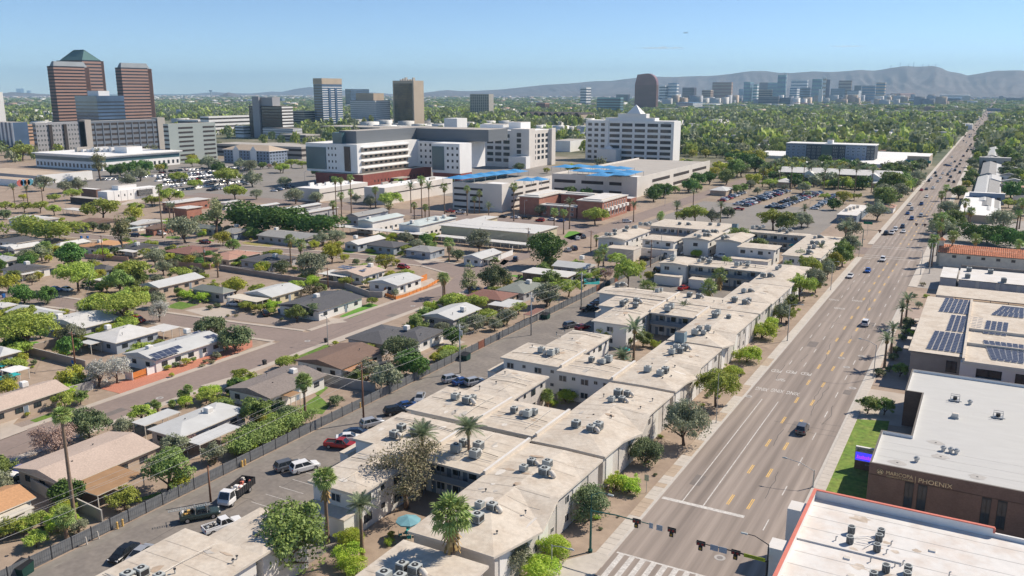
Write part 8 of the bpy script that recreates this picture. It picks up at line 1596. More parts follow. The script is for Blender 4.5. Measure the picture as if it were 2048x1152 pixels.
# ============================================================ TREES, SHRUBS AND PALMS where the survey finds them
for a in[
 ('brown','B4',1150,420,235),('shade','B4',310,900,265),('lime','B4',770,885,108),('lime','B4',740,1000,112),('lime','B4',800,1090,112),('lime','B4',1040,912,40),('lime','B4',1047,862,30),
 ('olive','D7',900,940,200),('lime','D7',1330,880,165),('lime','D7',1200,1080,190),('citrus','D7',1640,480,195),('lime','D7',1870,300,120),('lime','B6',1385,520,92),('citrus','B6',1490,285,112),('olive','B8',205,235,118,None,1.25),
 ('mesq','B7',385,1050,112,None,1.3),('lime','B7',560,892,74),('lime','B7',645,755,78),('lime','B7',700,705,50),('lime','B7',480,985,56),('darkbush','B8',30,555,14),('lime','B8',60,330,18),('darkbush','B5',1565,1060,18),('darkbush','B7',755,725,10),
 ('mesq','D2',1290,880,150,None,1.5),('olive','D2',1490,820,115,None,1.5),('mesq','D2',1420,640,130,None,1.5),('olive','D2',1290,560,100,None,1.5),('olive','D2',1640,680,85,None,1.5),('gold','D2',1740,570,95,None,1.5),('shade','D2',1835,470,125,None,1.5),('olive','D2',1910,350,105,None,1.5),('darkbush','D2',1610,890,26),
 ('gold','D3',410,620,165),('gold','D3',890,500,95),('shade','D3',830,700,110),('lime','D3',970,780,75),('shade','D3',640,720,70),('lime','B5',925,785,72),('lime','B5',1045,765,58),('lime','B5',830,830,40),('lime','D4',545,245,105),
 ('mesq','D1',520,740,165,None,1.5),('gold','D1',650,700,110),('gold','D1',810,820,85),('shade','D1',960,215,100),('lime','D1',1430,520,78),('mesq','D1',360,580,120),('shade','D2',480,290,150),('shade','D2',740,410,135),('drybush','D1',1130,220,50),
 ('olive','A8',790,700,92),('mesq','A8',940,650,76),('mesq','A8',600,790,52),('olive','A8',210,940,55),('olive','A8',310,890,62),('olive','A8',440,900,50),('olive','A8',520,850,60),('mesq','A8',390,830,50),('citrus','A8',430,580,105),('euc','A8',265,600,62),('ficus','A8',800,400,122),('mesq','A8',160,740,80),('mesq','A8',300,755,80),('shade','A8',770,525,46),('shade','A8',820,590,62),('purple','A8',1195,560,48),('olive','A8',330,335,82),('citrus','A8',185,440,45),('lime','A8',15,325,45),('mesq','A8',1120,160,78),('olive','A8',755,130,42),('citrus','A8',655,105,48),('shade','A8',440,475,28),('gold','A8',80,1090,40),
 ('citrus','B3',1350,470,115),('ficus','B3',1450,560,100),('olive','B3',1270,650,100),('lime','B3',880,640,32),('lime','B3',940,650,32),('lime','B3',1010,665,34),('lime','B3',1070,680,30),('citrus','B3',930,815,45),('shade','B3',380,880,100),('gold','B3',430,960,60),('citrus','B3',500,870,70),('citrus','B3',570,920,80),('citrus','B3',760,205,62),('gold','B3',370,185,30),('darkbush','B3',62,185,25),('darkbush','B3',115,170,25),('gold','A7',270,885,92),('drybush','A7',850,925,85),('shade','B3',1465,260,42),('mesq','B3',1710,120,55),('lime','B3',1690,480,60),('gold','B3',1590,520,40),('drybush','B3',190,240,16),('drybush','B3',245,240,16),
 ('silver','B1',700,590,95),('silver','B1',830,560,95),('citrus','B1',1500,270,105),('citrus','B1',1690,340,112),('olive','B1',525,310,85),('mesq','B1',170,270,180),('mesq','B1',25,400,60),('mesq','B1',690,95,115),('mesq','B1',880,105,150),('silver','B1',1140,140,75),('gold','B1',515,620,95),('citrus','B1',60,650,60),('citrus','B1',625,950,142),('purple','B1',380,1050,145),
 ('lime','B1',1205,555,30),('darkbush','B1',1265,535,30),('gold','B1',1340,512,32),('shade','B1',1390,500,22),('olive','B1',1555,465,32),('drybush','B1',1480,510,22),('drybush','B1',1525,517,26),('drybush','B1',1455,542,22),('darkbush','B1',330,838,26),('gold','B1',195,895,22),('gold','B1',1235,610,20),('darkbush','B1',640,640,60),('gold','B1',160,490,50),
 ('shade','B2',1190,390,165),('gold','B2',1290,470,80),('ficus','B2',490,560,112),('mesq','B2',290,740,85),('olive','B2',560,790,62),('mesq','B2',250,880,75),('mesq','B2',60,790,90),('purple','B2',1340,200,72),('olive','B2',1530,260,85),('drybush','B2',910,660,24),
 ('mesq','E2',880,600,225),('mesq','E2',1520,555,175),('shade','E2',1370,690,150),('mesq','E2',1130,930,170),('mesq','E2',1460,900,190),('olive','E2',1810,900,105),('gold','E2',80,720,125),('brown','E2',360,680,58),('ficus','E2',810,415,165),('olive','E2',470,360,110),('olive','E2',290,410,92),('gold','E2',560,440,52),('gold','E2',1265,420,46),('citrus','E2',1310,350,55),('olive','E2',1780,410,110),('ficus','E2',270,850,120),('ficus','E2',540,860,110),('mesq','E2',250,1090,140),('shade','E2',1080,500,60),('darkbush','E2',980,1040,90),('darkbush','E2',720,1040,40),
 ('citrus','E2',1065,70,68),('citrus','E2',1200,85,62),('shade','E2',240,90,70),('pine','E2',1385,115,112),
 ('olive','E3',360,470,175),('pine','E3',740,270,125),('gold','E3',835,590,108),('shade','E3',960,680,85),('shade','E3',1190,520,82),('lime','E3',1320,950,105),('citrus','E3',1590,950,105),('olive','E3',1890,870,125),('mesq','E3',410,810,58),('olive','E3',95,950,100),('olive','E3',215,910,68),('mesq','E3',330,1020,130),('citrus','E3',40,800,80),('olive','E3',540,380,85),('mesq','E3',180,50,130),('gold','E3',1980,680,60),
 ('olive','E4',270,900,100),('olive','E4',460,880,98),('gold','E4',390,1025,115),('gold','E4',165,970,60),('lime','E4',1140,885,68),('olive','E4',1310,890,95),('drybush','E4',1420,890,70),('ficus','E4',1560,920,85),('lime','E4',1660,885,72),('shade','E4',1370,990,56),('mesq','E4',1110,410,130),('olive','E4',870,440,85),('olive','E4',690,400,62),('olive','E4',210,390,70),('mesq','E4',1830,190,70),
 ('olive','A7',860,720,105),('gold','A7',1010,630,85),('gold','A7',1110,672,36),('citrus','A7',1198,702,27),('gold','A7',1420,700,75),('olive','A7',1305,695,35),('gold','A7',1510,705,30),('lime','A7',1310,620,22),('lime','A7',1545,637,26),
 ('euc','E1',1190,260,95),('olive','E1',1010,270,60),('ficus','E1',1340,365,72),('ficus','E1',1450,360,82),('ficus','E1',1600,335,92),('ficus','E1',1770,315,85),('ficus','E1',1980,320,50),('olive','E1',1690,400,95),('olive','E1',510,510,100),('olive','E1',780,550,90),('olive','E1',950,530,95),('mesq','E1',870,640,92),('mesq','E1',660,690,62),('mesq','E1',1230,810,180),('gold','E1',1620,890,108),('mesq','E1',290,800,80),('mesq','E1',480,790,92),('mesq','E1',650,830,82),('citrus','E1',40,900,72),('mesq','E1',70,790,85),('mesq','E1',1840,720,90),('mesq','E1',1640,800,80),('mesq','E1',260,120,130),('olive','E1',1540,480,90),('gold','E1',280,690,50),('gold','E1',1870,730,50),
 ('mesq','A7',210,40,85),('olive','A7',400,55,70),('olive','A7',650,85,45),('mesq','A7',265,155,75),('olive','A7',430,180,42),('olive','A7',730,190,66),('olive','A7',890,205,48),('mesq','A1',1010,955,55),('mesq','A1',1290,980,55),('mesq','A1',1630,960,75),('olive','A1',1500,870,55),('olive','A1',1560,900,50),('mesq','A1',1400,1030,45),('mesq','A1',1690,1080,70),('mesq','A1',1380,875,40),('olive','A1',1730,890,45),('olive','A1',1800,900,45),('mesq','A2',420,840,48),('mesq','A2',350,880,50),('mesq','A2',510,850,40),('olive','A2',80,860,45),('mesq','A2',380,990,40),('mesq','A2',90,960,45),('purple','A2',235,870,25),
 ('shade','C3',90,300,70),('ficus','C3',40,340,85),('ficus','C3',140,310,80),('ficus','C3',400,260,75),('ficus','C3',500,190,72),('shade','C3',480,270,55),('ficus','C3',610,180,70),('gold','C3',660,120,65),('shade','C3',790,150,72),('olive','C3',940,80,85),('mesq','C3',470,530,120),('mesq','C3',350,560,90),('olive','C3',640,560,78),('citrus','C3',800,530,65),('mesq','C3',1270,580,140),('shade','C3',1400,620,110),('olive','C3',1560,600,90),('olive','C3',1620,620,60),
 ('shade','E5',200,590,60),('shade','E5',280,570,60),('olive','E5',370,520,60),('mesq','E5',600,510,78),('lime','E5',770,490,82),('olive','E5',640,560,50),('olive','E5',780,570,45),('shade','E5',940,460,65),('olive','E5',1000,565,70),('lime','E5',1300,530,78),('lime','E5',1580,540,90),('lime','E5',1720,545,75),('gold','E5',1490,680,90),('ficus','E5',1370,770,78),('olive','E5',1060,640,45),('olive','E5',890,700,45),('mesq','E5',1270,670,55),('olive','E5',450,610,50),('shade','E5',80,440,95),('gold','E5',400,210,130),('ficus','E5',300,250,110),('ficus','E5',430,290,100),('shade','E5',210,330,120),('mesq','E5',1620,670,60),('olive','E5',1900,830,130),('olive','E5',1980,720,110),('mesq','E5',2000,560,110),
 ('shade','A5',770,1010,110),('shade','A5',860,1000,90),('olive','A5',690,1080,80),('olive','A5',970,950,55),('olive','A5',930,1010,60),('olive','A5',1000,880,40),('shade','A5',1310,1085,50),
 ('lime','C1',630,825,40),('darkbush','C1',400,1097,44),('darkbush','C1',470,1075,32),('darkbush','C1',497,992,40),('darkbush','C1',517,945,40),('darkbush','C1',558,862,34),('darkbush','C1',590,790,34),('citrus','C1',600,758,40),('darkbush','C1',575,825,30),('shade','C1',545,1080,50),('shade','C2',258,235,52),('shade','C2',345,245,50),('olive','C1',830,110,85),('shade','C1',900,60,80),('olive','C1',200,110,80),('olive','C1',210,230,70),('shade','C1',130,260,55),('darkbush','C1',645,580,18),('lime','C1',720,580,20),('olive','C1',672,640,24),('darkbush','C1',735,655,18),('drybush','C1',700,500,22),
 ('olive','E6',1090,610,105),('olive','E6',620,520,85),('shade','E6',560,640,95),('olive','E6',650,610,80),('shade','E6',700,365,62),('olive','E6',330,230,70),('mesq','E6',140,300,110),('shade','E6',60,420,110),('olive','E6',180,360,80),('citrus','E6',820,110,50),('citrus','E6',870,20,55),('shade','E6',1200,70,60),('shade','E6',1120,20,80)]:
 T(*a)
# clipped and grown hedges: centre, half length, half depth, height in metres
def HG(key,c,x,y,hx,hy,h,label,rz=0):
 X,Y=Q(c,x,y,h*.5);plant(key,X,Y,1,label,rz=rz,sc=(hx/1.05,hy/1.0,h/1.0),lo=False)
HG('hedge','E3',1230,330,24,13,13,'big dark green ficus hedge behind the grey gable house, taller of the pair');HG('hedge','E3',1780,400,24,9,10,'long dark green ficus hedge behind the long grey ranch house');HG('mhedge','E2',440,85,26,9,9,'wide rounded green hedge in front of the long white house')
HG('hedge','C1',1060,150,11,6,8,'dark green hedge behind the red tile roof, nearest the bell tower');HG('hedge','C1',1200,170,9,6,8,'dark green hedge behind the middle of the red tile roof');HG('hedge','C1',1340,190,10,6,8,'dark green hedge behind the red tile roof at the right edge');HG('mhedge','C1',1050,345,12,3,4.2,'feathery green hedge in front of the cream mission house');HG('mhedge','C1',1290,355,14,3,4.4,'feathery green hedge before the mission house at the right edge')
for x,y,lab in((330,1090,'nearest the bottom'),(430,1040,'second from the bottom'),(530,985,'in the middle of the row'),(640,940,'before the lawn palm')):HG('oleander','B3',x,y,2.6,4.6,3.4,'leafy oleander hedge along the alley fence, '+lab,.0)
HG('oleander','B2',1790,150,3.5,4,3.6,'leafy oleander hedge behind the white metal patio');HG('oleander','B3',1690,490,1.6,6,2.2,'low green hedge inside the alley fence beside the dumpster pole');HG('lime','A7',1310,620,3,1.2,1.6,'clipped lime hedge before the upper dark house')
for i in range(15):HG('mhedge','E6',30+i*14-10,690-i*17,.9,2.0,1.0,'low green planting in the strip beside the far avenue kerb')if False else None
# palms
for a in[('fan_skirt','B4',610,480,925,1.0),('date','B4',850,660,1040,.8),('date','B4',1590,130,545,1.0),('date','B4',1275,170,560,1.0),('tall','P',152,832,1060,.8),('fan','B2',480,735,890,.9),
 ('date','B5',1300,520,690,.95),('date','D3',710,590,980,1.25),('fan','B5',795,785,870,.8),('date','D3',1310,330,575,.9),('fan_skirt','D1',775,990,1160,1.7),('fan','D2',330,600,770,1.3),('fan_skirt','D2',240,770,960,1.55),('fan_skirt','D2',100,930,1152,1.7),('fan','D2',1110,640,830,1.1),('date','D2',1850,150,430,1.1),('date','D2',1530,420,640,1.0),
 ('fan','D1',110,560,830,1.3),('fan','D1',180,460,700,1.2),('fan','D1',85,310,430,.8),('fan','D1',945,30,190,1.2),('fan','B3',715,690,925,1.0),('fan','A7',140,680,825,1.2),('fan','A7',700,540,745,1.4),('fan','A7',780,570,760,1.4),('fan','A7',1880,830,970,1.1),('fan','E2',530,320,470,1.6),('tall','P',326,376,476,.9),('date','E3',185,200,350,1.0),('date','E3',235,200,380,1.0),
 ('fan','B1',1360,715,790,.6),('fan','B1',1310,750,800,.55),('fan','B1',1345,765,800,.5),('fan','B1',1115,820,870,.5),('fan','B1',1140,830,875,.45),('fan','B1',1240,820,850,.5),
 ('date','E1',190,580,840,1.25),('date','E1',340,590,760,1.1),('date','E1',520,570,745,1.2),('date','E1',665,490,520,.7),('fan','E1',1965,560,760,.9),
 ('fan','E4',455,185,640,1.2),('fan','E4',520,190,520,1.1),('fan','E4',640,160,600,1.2),('fan','E4',420,490,735,1.2),('fan','E4',520,380,690,1.2),('fan','E4',640,345,595,1.1),('fan','E4',940,310,525,1.3),('fan','E4',1110,490,740,1.3),('date','E4',1380,270,595,1.3),('fan','E4',1515,190,665,1.4),('date','E4',1605,270,645,1.3),('fan','E4',1420,500,670,1.1),('fan','E4',1555,525,650,1.1),('fan','E4',1795,275,610,1.4),
 ('fan','A3',260,900,1085,1.2),('fan','A3',345,930,1070,1.1),('date','A3',410,1025,1160,1.1),('fan','A3',585,885,1125,1.3),('fan','A3',430,920,1040,.9),('fan','A3',310,970,1070,.9),('fan','A8',840,150,310,1.2),('fan','A8',905,155,300,1.1),('date','A8',945,85,265,1.2),('date','A3',1720,1010,1120,1.1),('date','A3',1420,1015,1130,1.1),('fan','A3',1610,1080,1152,1.1),('fan','A8',130,360,490,1.4),('fan','A8',90,600,735,1.2),
 ('date','C3',270,480,640,1.1),('date','C3',440,330,500,1.0),('date','C3',720,470,640,1.2),('date','C3',1575,500,640,1.2),('date','C3',1150,100,275,1.2),
 ('date','C1',435,875,1070,1.0),('date','C1',478,800,980,.8),('date','C1',545,665,800,1.0),('date','C1',578,605,770,1.0),('fan','C1',880,175,372,1.3),('fan','C1',1040,195,330,1.3),('fan','C1',1335,230,330,1.2),('fan','C1',790,110,310,1.2),('fan','C1',755,200,385,1.2),('fan','C1',740,230,385,1.0),('fan','C1',810,40,240,1.1),('date','C1',160,110,300,1.1),('date','C1',1000,10,100,1.0),('fan','C1',1330,20,130,1.1),
 ('fan','E6',530,395,575,1.3),('fan','E6',577,335,450,1.3),('fan','E6',740,465,620,1.4),('fan','E6',795,545,660,1.3),('fan','E6',1232,465,700,1.4),('fan','E6',1210,560,710,1.1),('fan','E6',505,640,800,1.2),('fan','E6',105,160,225,1.0),('fan','E6',183,160,215,1.0)]:
 PL(*a)
X,Y=Q('B4',1470,985,6.0);palm('fan_skirt',X,Y,hrow(X,Y,PX('B4',1465,735)[1]),1.5,'stout round fan palm between the two nearest avenue roofs',tr=1.5)
for i,(x,y,yb)in enumerate(((510,365,565),(655,270,460),(712,345,560),(728,255,400),(820,290,420),(850,330,600),(915,290,420),(1000,310,560),(1060,345,520),(1085,330,520),(1165,300,480),(1250,365,605),(1282,325,470),(1370,305,495),(1420,355,605),(1462,335,500),(1542,305,480),(1622,365,630),(1660,350,500),(1752,325,520),(1820,375,635),(1850,355,520),(1120,300,450),(600,300,470))):
 PL('date','E5',x,y,yb,1.15,None)
# parasols and court furniture
def parasol(c,x,y,r,h,m,label,fur=True):
 X,Y=Q(c,x,y,h);t=thing('parasol',label,'parasol',(X,Y,0));cn=MB();n=8
 for k in range(n):
  a,b_=2*pi*k/n,2*pi*(k+1)/n;cn.face([(0,0,h+.55),(r*cos(a),r*sin(a),h),(r*cos(b_),r*sin(b_),h)],m);cn.face([(r*cos(a),r*sin(a),h),(r*cos(a),r*sin(a),h-.18),(r*cos(b_),r*sin(b_),h-.18),(r*cos(b_),r*sin(b_),h)],m)
 cn.build('canopy',t);MB().cyl(0,0,0,h+.5,.035,M['steel'],8).build('pole',t);MB().cyl(0,0,0,.08,.3,M['dark'],12).build('foot',t)
 if fur:
  tb=thing('garden_table','round table under the '+label.split(' over')[0].split(' in')[0],'table',(X,Y,.01));MB().cyl(0,0,.68,.72,.6,M['teal'],16).build('tabletop',tb)
  for k in range(4):MB().cyl(.4*cos(k*pi/2),.4*sin(k*pi/2),0,.68,.03,M['teal'],6).build('leg',tb)
  for k in range(4):
   a=k*pi/2+.7;ch=thing('garden_chair','teal garden chair around the '+label.split(' over')[0].split(' in')[0],'chair',(X+1.15*cos(a),Y+1.15*sin(a),.01),a+pi/2,'chairs around the '+label.split(' over')[0].split(' in')[0])
   MB().box(-.25,.25,-.25,.25,.42,.47,M['teal']).build('seat',ch);MB().box(-.25,.25,-.28,-.24,.475,.95,M['teal']).build('backrest',ch)
   for sx_ in(-.2,.2):
    for sy_ in(-.2,.2):MB().cyl(sx_,sy_,0,.42,.02,M['teal'],5).build('leg',ch)
parasol('B4',1168,765,1.75,2.5,mk('parasol_pale_blue',(.17,.36,.42)),'pale blue garden parasol in the near court')
parasol('B5',1320,470,1.3,2.4,M['teal'],'teal parasol in the date palm court');parasol('D2',1185,385,1.5,2.4,M['teal'],'teal parasol below the deep blue balconies, upper one',False);parasol('D2',1180,437,1.4,2.4,M['teal'],'teal parasol below the deep blue balconies, lower one',False)
# ---- parked cars of the lots
CL=['white']*6+['silver']*4+['grey']*3+['black']*3+['navy']*2+['blue','red','tan','maroon']
NICE={'navy':'dark blue','brightblue':'bright blue'}
NLOT=[0]
def row_cars(c,p,q,z,step,lot,nose=None,occ=.9,double=False,maxn=400):
 (ax,ay),(bx_,by_)=Q(c,*p,z),Q(c,*q,z);L_=sqrt((bx_-ax)**2+(by_-ay)**2);n=int(L_/step);a=atan2(by_-ay,bx_-ax)
 for i in range(n):
  for s in((-1,1)if double else(0,)):
   if R.random()>occ or NLOT[0]>225:continue
   f=(i+.5)/n;off=s*2.6;X=ax+(bx_-ax)*f-sin(a)*off;Y=ay+(by_-ay)*f+cos(a)*off;cl=R.choice(CL);k=R.choice(('sedan','suv','suv','sedan','pickup'))
   nm_='%s %s'%(NICE.get(cl,cl),{'sedan':'sedan','suv':'hatchback','pickup':'pickup'}[k]);NLOT[0]+=1
   car(k,cl,X,Y,a+R.choice((0,pi))+R.uniform(-.03,.03),'%s parked in %s'%(nm_,lot),'%ss parked in %s'%(nm_,lot),near=False,z=z+.03)
lot='the palm tree parking lot'
row_cars('E5',(10,745),(285,640),0,2.8,lot);row_cars('E5',(240,800),(760,620),0,2.8,lot,double=True);row_cars('E5',(640,830),(1150,640),0,2.8,lot,double=True,occ=.9);row_cars('E5',(1130,840),(1400,670),0,2.8,lot);row_cars('E5',(180,860),(240,840),0,2.8,lot);row_cars('E5',(700,600),(1080,590),0,3.0,lot,occ=.7)
lot='the hospital staff lot'
for p,q in(((1130,1000),(1560,960)),((1180,1030),(1640,980)),((1200,1065),(1660,1015)),((1420,930),(1800,940)),((1500,1090),(1800,1040)),((1150,960),(1340,940))):row_cars('A1',p,q,0,3.0,lot,occ=.75,double=False)
row_cars('A2',(270,1085),(510,1030),0,2.9,'the blue roofed bay row by the drive',occ=.95);row_cars('A2',(10,985),(120,1025),0,3.2,lot);row_cars('A2',(20,900),(240,930),0,3.2,lot,occ=.6)
row_cars('E1',(20,680),(560,650),0,3.0,'the mural lot',occ=.7);row_cars('E1',(1060,885),(1330,900),0,2.9,'the row behind the long white house');row_cars('E1',(60,240),(420,250),0,4,'the far left lot',occ=.5)
row_cars('A3',(290,835),(620,795),g1[5],2.8,'the sail shaded garage roof row',occ=.9);row_cars('A3',(640,855),(800,850),g1[5],2.8,'the near ramp of the garage roof');row_cars('A3',(930,785),(1010,790),g2[5],3,'the broad garage roof');row_cars('A3',(1090,720),(1660,740),g2[5],5,'the broad garage roof',occ=.8);row_cars('A3',(1040,800),(1420,815),g2[5],3.4,'the broad garage roof',occ=.8);row_cars('A3',(1560,750),(1780,745),g2[5],8,'the broad garage roof',occ=.9)
row_cars('E4',(545,530),(600,575),0,2.8,'the bays between the tall fan palms');row_cars('E4',(690,520),(880,525),0,3,'the bays between the tall fan palms');row_cars('A2',(40,690),(520,690),deck[5],3.2,'the long parking deck roof',occ=.8);row_cars('E6',(825,270),(840,320),0,2.9,'the bays of the cottage row');row_cars('C4',(930,640),(960,660),0,2.9,'the car park with the red car')
# garden trees, shrubs and hedges round every house of the neighbourhood
HOUSES=[(a['o'],a['mark'],a['xy'])for a in ALL if a['o'].name.split('.')[0]=='house' and a['mark']and a['mark']!='the red tile roof']
def box_of(o):
 xs,ys=[],[]
 for ch in o.children:
  if ch.type=='MESH' and ch.name.split('.')[0]in('wall','roof','patio_roof'):
   for v in ch.data.vertices:xs.append(o.location[0]+v.co[0]);ys.append(o.location[1]+v.co[1])
 return min(xs),max(xs),min(ys),max(ys)
HB=[box_of(h[0])for h in HOUSES]
ROADS=[(-151,-135,20,300),(-105,-20,0,400),(-158,-144,215,345),(-420,-140,340,364)]
def blocked(x,y,r):
 if any(a-r*.5<x<b+r*.5 and c-r*.5<y<d+r*.5 for a,b,c,d in HB):return True
 if any(a-r*.3<x<b+r*.3 and c<y<d for a,b,c,d in ROADS):return True
 if x<-150 and y<165 and 143+.075*(x+150)-r<y<158+.06*(x+150)+r:return True
 if x<-150 and 150<y<260 and 236.5-abs(x+200)*.10-6-r<y<247-abs(x+200)*.10+5+r:return True
 return False
R2=random.Random(77)
for(o,mk_,xy),(a,b,c,d)in zip(HOUSES,HB):
 for k in range(15):
  s=R2.choice('nsew');m=R2.uniform(1.2,5.5)
  x,y={'e':(b+m,R2.uniform(c-2,d+2)),'w':(a-m,R2.uniform(c-2,d+2)),'s':(R2.uniform(a-2,b+2),c-m),'n':(R2.uniform(a-2,b+2),d+m)}[s]
  small=R2.random()<.42;r=R2.uniform(.5,1.1)if small else R2.uniform(1.6,3.2)
  if blocked(x,y,r):continue
  plant(R2.choice(('lime','darkbush','gold','darkbush','drybush','citrus'))if small else R2.choice(('mesq','shade','mesq','gold','olive','ficus','shade','mesq','lime','lime')),x,y,r)
# low plants on the bare strip along the avenue and in the courts
for k in range(30):
 plant(R2.choice(('darkbush','drybush','lime','darkbush')),R2.uniform(-45,-41.5),R2.uniform(100,330),R2.uniform(.3,.75))
for k in range(12):
 plant(R2.choice(('olive','mesq','shade')),R2.uniform(-45.2,-42.2),R2.uniform(225,336),R2.uniform(1.8,2.9),sz=1.4)
# ============================================================ FAR TREES, ROOFS, CITY, MOUNTAINS, AIR
rng=np.random.default_rng(5)
def inside(px,py,x0,x1,y0,y1):return(px>x0)&(px<x1)&(py>y0)&(py<y1)
def free(X,Y):
 ok=np.ones(len(X),bool)
 for r in EXC:ok&=~inside(X,Y,*r)
 for r in((-42,-15,0,9000),(-140,-50,360,560),(-157,-142,350,650),(-420,-140,330,366)):ok&=~inside(X,Y,*r)
 return ok
def vis(X,Y,m=80):
 r=X*cos(YAW)+Y*sin(YAW);f=-X*sin(YAW)+Y*cos(YAW);d=f*cos(PITCH)+H*sin(PITCH);u=1024+FPX*r/np.maximum(d,1);return(f>50)&(u>-m)&(u<2048+m)
def blobs(n,seed,size):
 """leaf quads of one small tree of radius 1, standing on the ground"""
 g=np.random.default_rng(seed);lob=[(0,0,.75,.75,.75,.6)]+[(.55*cos(a),.55*sin(a),.6+.25*sin(3*a),.5,.5,.42)for a in np.arange(0,6.2,1.25)]
 P,d=lobes_points(lob,n,g,.3,.25);Nn=d+g.normal(size=(n,3))*.6+np.array([0,0,.3]);Nn/=np.linalg.norm(Nn,axis=1)[:,None];v,q=leaf_quads(P,Nn,size,g,1.3);return v
def forest(name,X,Y,r,h,base,mat):
 """many trees joined as one mass: base is a leaf cloud of radius 1"""
 n=len(X);a=rng.uniform(0,6.28,n);c,s=np.cos(a),np.sin(a);k=len(base)
 V=np.empty((n,k,3),np.float32);V[:,:,0]=X[:,None]+(base[None,:,0]*c[:,None]-base[None,:,1]*s[:,None])*r[:,None];V[:,:,1]=Y[:,None]+(base[None,:,0]*s[:,None]+base[None,:,1]*c[:,None])*r[:,None];V[:,:,2]=base[None,:,2]*h[:,None]
 me=npmesh(name,V.reshape(-1,3),np.arange(n*k).reshape(-1,4),[mat]);o=put(name,me);o['kind']='stuff';return o
def grid(y0,y1,sp,x0=-6000,x1=1500,jit=.48):
 gx,gy=np.meshgrid(np.arange(x0,x1,sp),np.arange(y0,y1,sp));X=gx.ravel()+rng.uniform(-jit,jit,gx.size)*sp;Y=gy.ravel()+rng.uniform(-jit,jit,gx.size)*sp;return X,Y
def noise2(X,Y,s):
 return .5+.25*(np.sin(X/s+1.3*np.sin(Y/s*.7))+np.cos(Y/s*1.1+1.7*np.sin(X/s*.6)))
FARM=[leafmat('far_leaf_green',(0.135,0.203,0.054),(0.282,0.372,0.096),.25),leafmat('far_leaf_dark',(0.088,0.149,0.054),(0.205,0.269,0.096),.25),leafmat('far_leaf_grey',(0.149,0.189,0.101),(0.282,0.321,0.180),.25),leafmat('far_leaf_bright',(0.189,0.277,0.054),(0.385,0.475,0.096),.3)]
X,Y=grid(440,980,11.5,-1400,400);k=vis(X,Y)&free(X,Y)
inst=((X<-150)&(Y<760+-.12*X));k&=~(inst&(rng.random(len(X))>.10));k&=~inside(X,Y,-50,-42,300,3000);k&=(noise2(X,Y,38)*.7+.3*rng.random(len(X)))>.36;k&=~((Y<480)&(X>-42))
X,Y=X[k],Y[k];rr_=rng.uniform(3.2,6.2,len(X));o_=np.argsort(np.hypot(X,Y));X,Y,rr_=X[o_],Y[o_],rr_[o_]
# the nearest of them are trees one by one
NEAR=min(285,len(X))
for i in range(NEAR):
 plant(('shade','ficus','olive','mesq','gold','citrus')[rng.integers(0,6)],float(X[i]),float(Y[i]),float(rr_[i]),'leafy tree in the belt of trees beyond the palm lot' if X[i]>-150 else 'scattered tree among the far hospital buildings',lo=True,group='trees in the belt beyond the palm lot' if X[i]>-150 else 'trees among the far hospital buildings')
bl=[blobs(75,s,.42)for s in(1,2,3,4)];bm=[blobs(26,s,.62)for s in(5,6,7,8)];bs=[blobs(9,s,.95)for s in(9,10,11,12)]
Xr,Yr,rr2=X[NEAR:],Y[NEAR:],rr_[NEAR:];g_=rng.integers(0,4,len(Xr))
for j in range(4):m_=g_==j;forest('tree_belt',Xr[m_],Yr[m_],rr2[m_],rr2[m_]*rng.uniform(1.3,2.0,m_.sum()),bl[j],FARM[j])
X,Y=grid(980,2300,15,-3200,1200);k=vis(X,Y)&free(X,Y)&(noise2(X,Y,60)*.7+.3*rng.random(len(X))>.40)&~((X<-380)&(Y<1500)&(noise2(X,Y,90)<.55));X,Y=X[k],Y[k];r_=rng.uniform(4.5,8,len(X));g_=rng.integers(0,4,len(X))
for j in range(4):m_=g_==j;forest('tree_belt',X[m_],Y[m_],r_[m_],r_[m_]*rng.uniform(1.1,1.9,m_.sum()),bm[j],FARM[j])
X,Y=grid(2300,7500,34,-7600,3500);k=vis(X,Y)&free(X,Y)&(noise2(X,Y,190)*1.0+.35*rng.random(len(X))>.50+.2*(Y-2300)/5200);X,Y=X[k],Y[k];r_=rng.uniform(9,19,len(X));g_=rng.integers(0,3,len(X))
for j in range(3):m_=g_==j;forest('far_trees',X[m_],Y[m_],r_[m_],rng.uniform(6,11,m_.sum()),bs[j],FARM[j])
# roofs among the trees
hb_=MB();slab_roof(hb_,-.5,.5,-.5,.5,.62,.38,'y',RM['white'],M['fascia_l'],.06);HR={}
for rk in('white','lt','tan','grey','pink','dark'):
 q_=MB();slab_roof(q_,-.5,.5,-.5,.5,.66,.34,'y',RM[rk],M['fascia_l'],.06);wq=MB().box(-.46,.46,-.46,.46,0,.6,WM[R.choice(('white','tan','grey'))]);HR[rk]=(q_.data('roof'),wq.data('wall'))
X,Y=grid(470,1500,42,-1300,420);k=vis(X,Y)&free(X,Y)&((X>-150)|(Y>900))&~((Y<490)&(X>-45));X,Y=X[k],Y[k];sel=rng.permutation(len(X))[:240]
for i in sel:
 rk=('white','lt','tan','grey','pink','dark','white','lt')[rng.integers(0,8)];nm_={'white':'white','lt':'pale grey','tan':'tan','grey':'grey','pink':'pink tiled','dark':'dark'}[rk]
 t=thing('house','%s roofed house among the trees of the far neighbourhood'%nm_,'house',(float(X[i]),float(Y[i]),0),R.choice((0,pi/2)),'%s roofed houses in the far neighbourhood'%nm_,(R.uniform(9,14),R.uniform(13,20),R.uniform(4.2,5.4)))
 put('roof',HR[rk][0],t);put('wall',HR[rk][1],t)
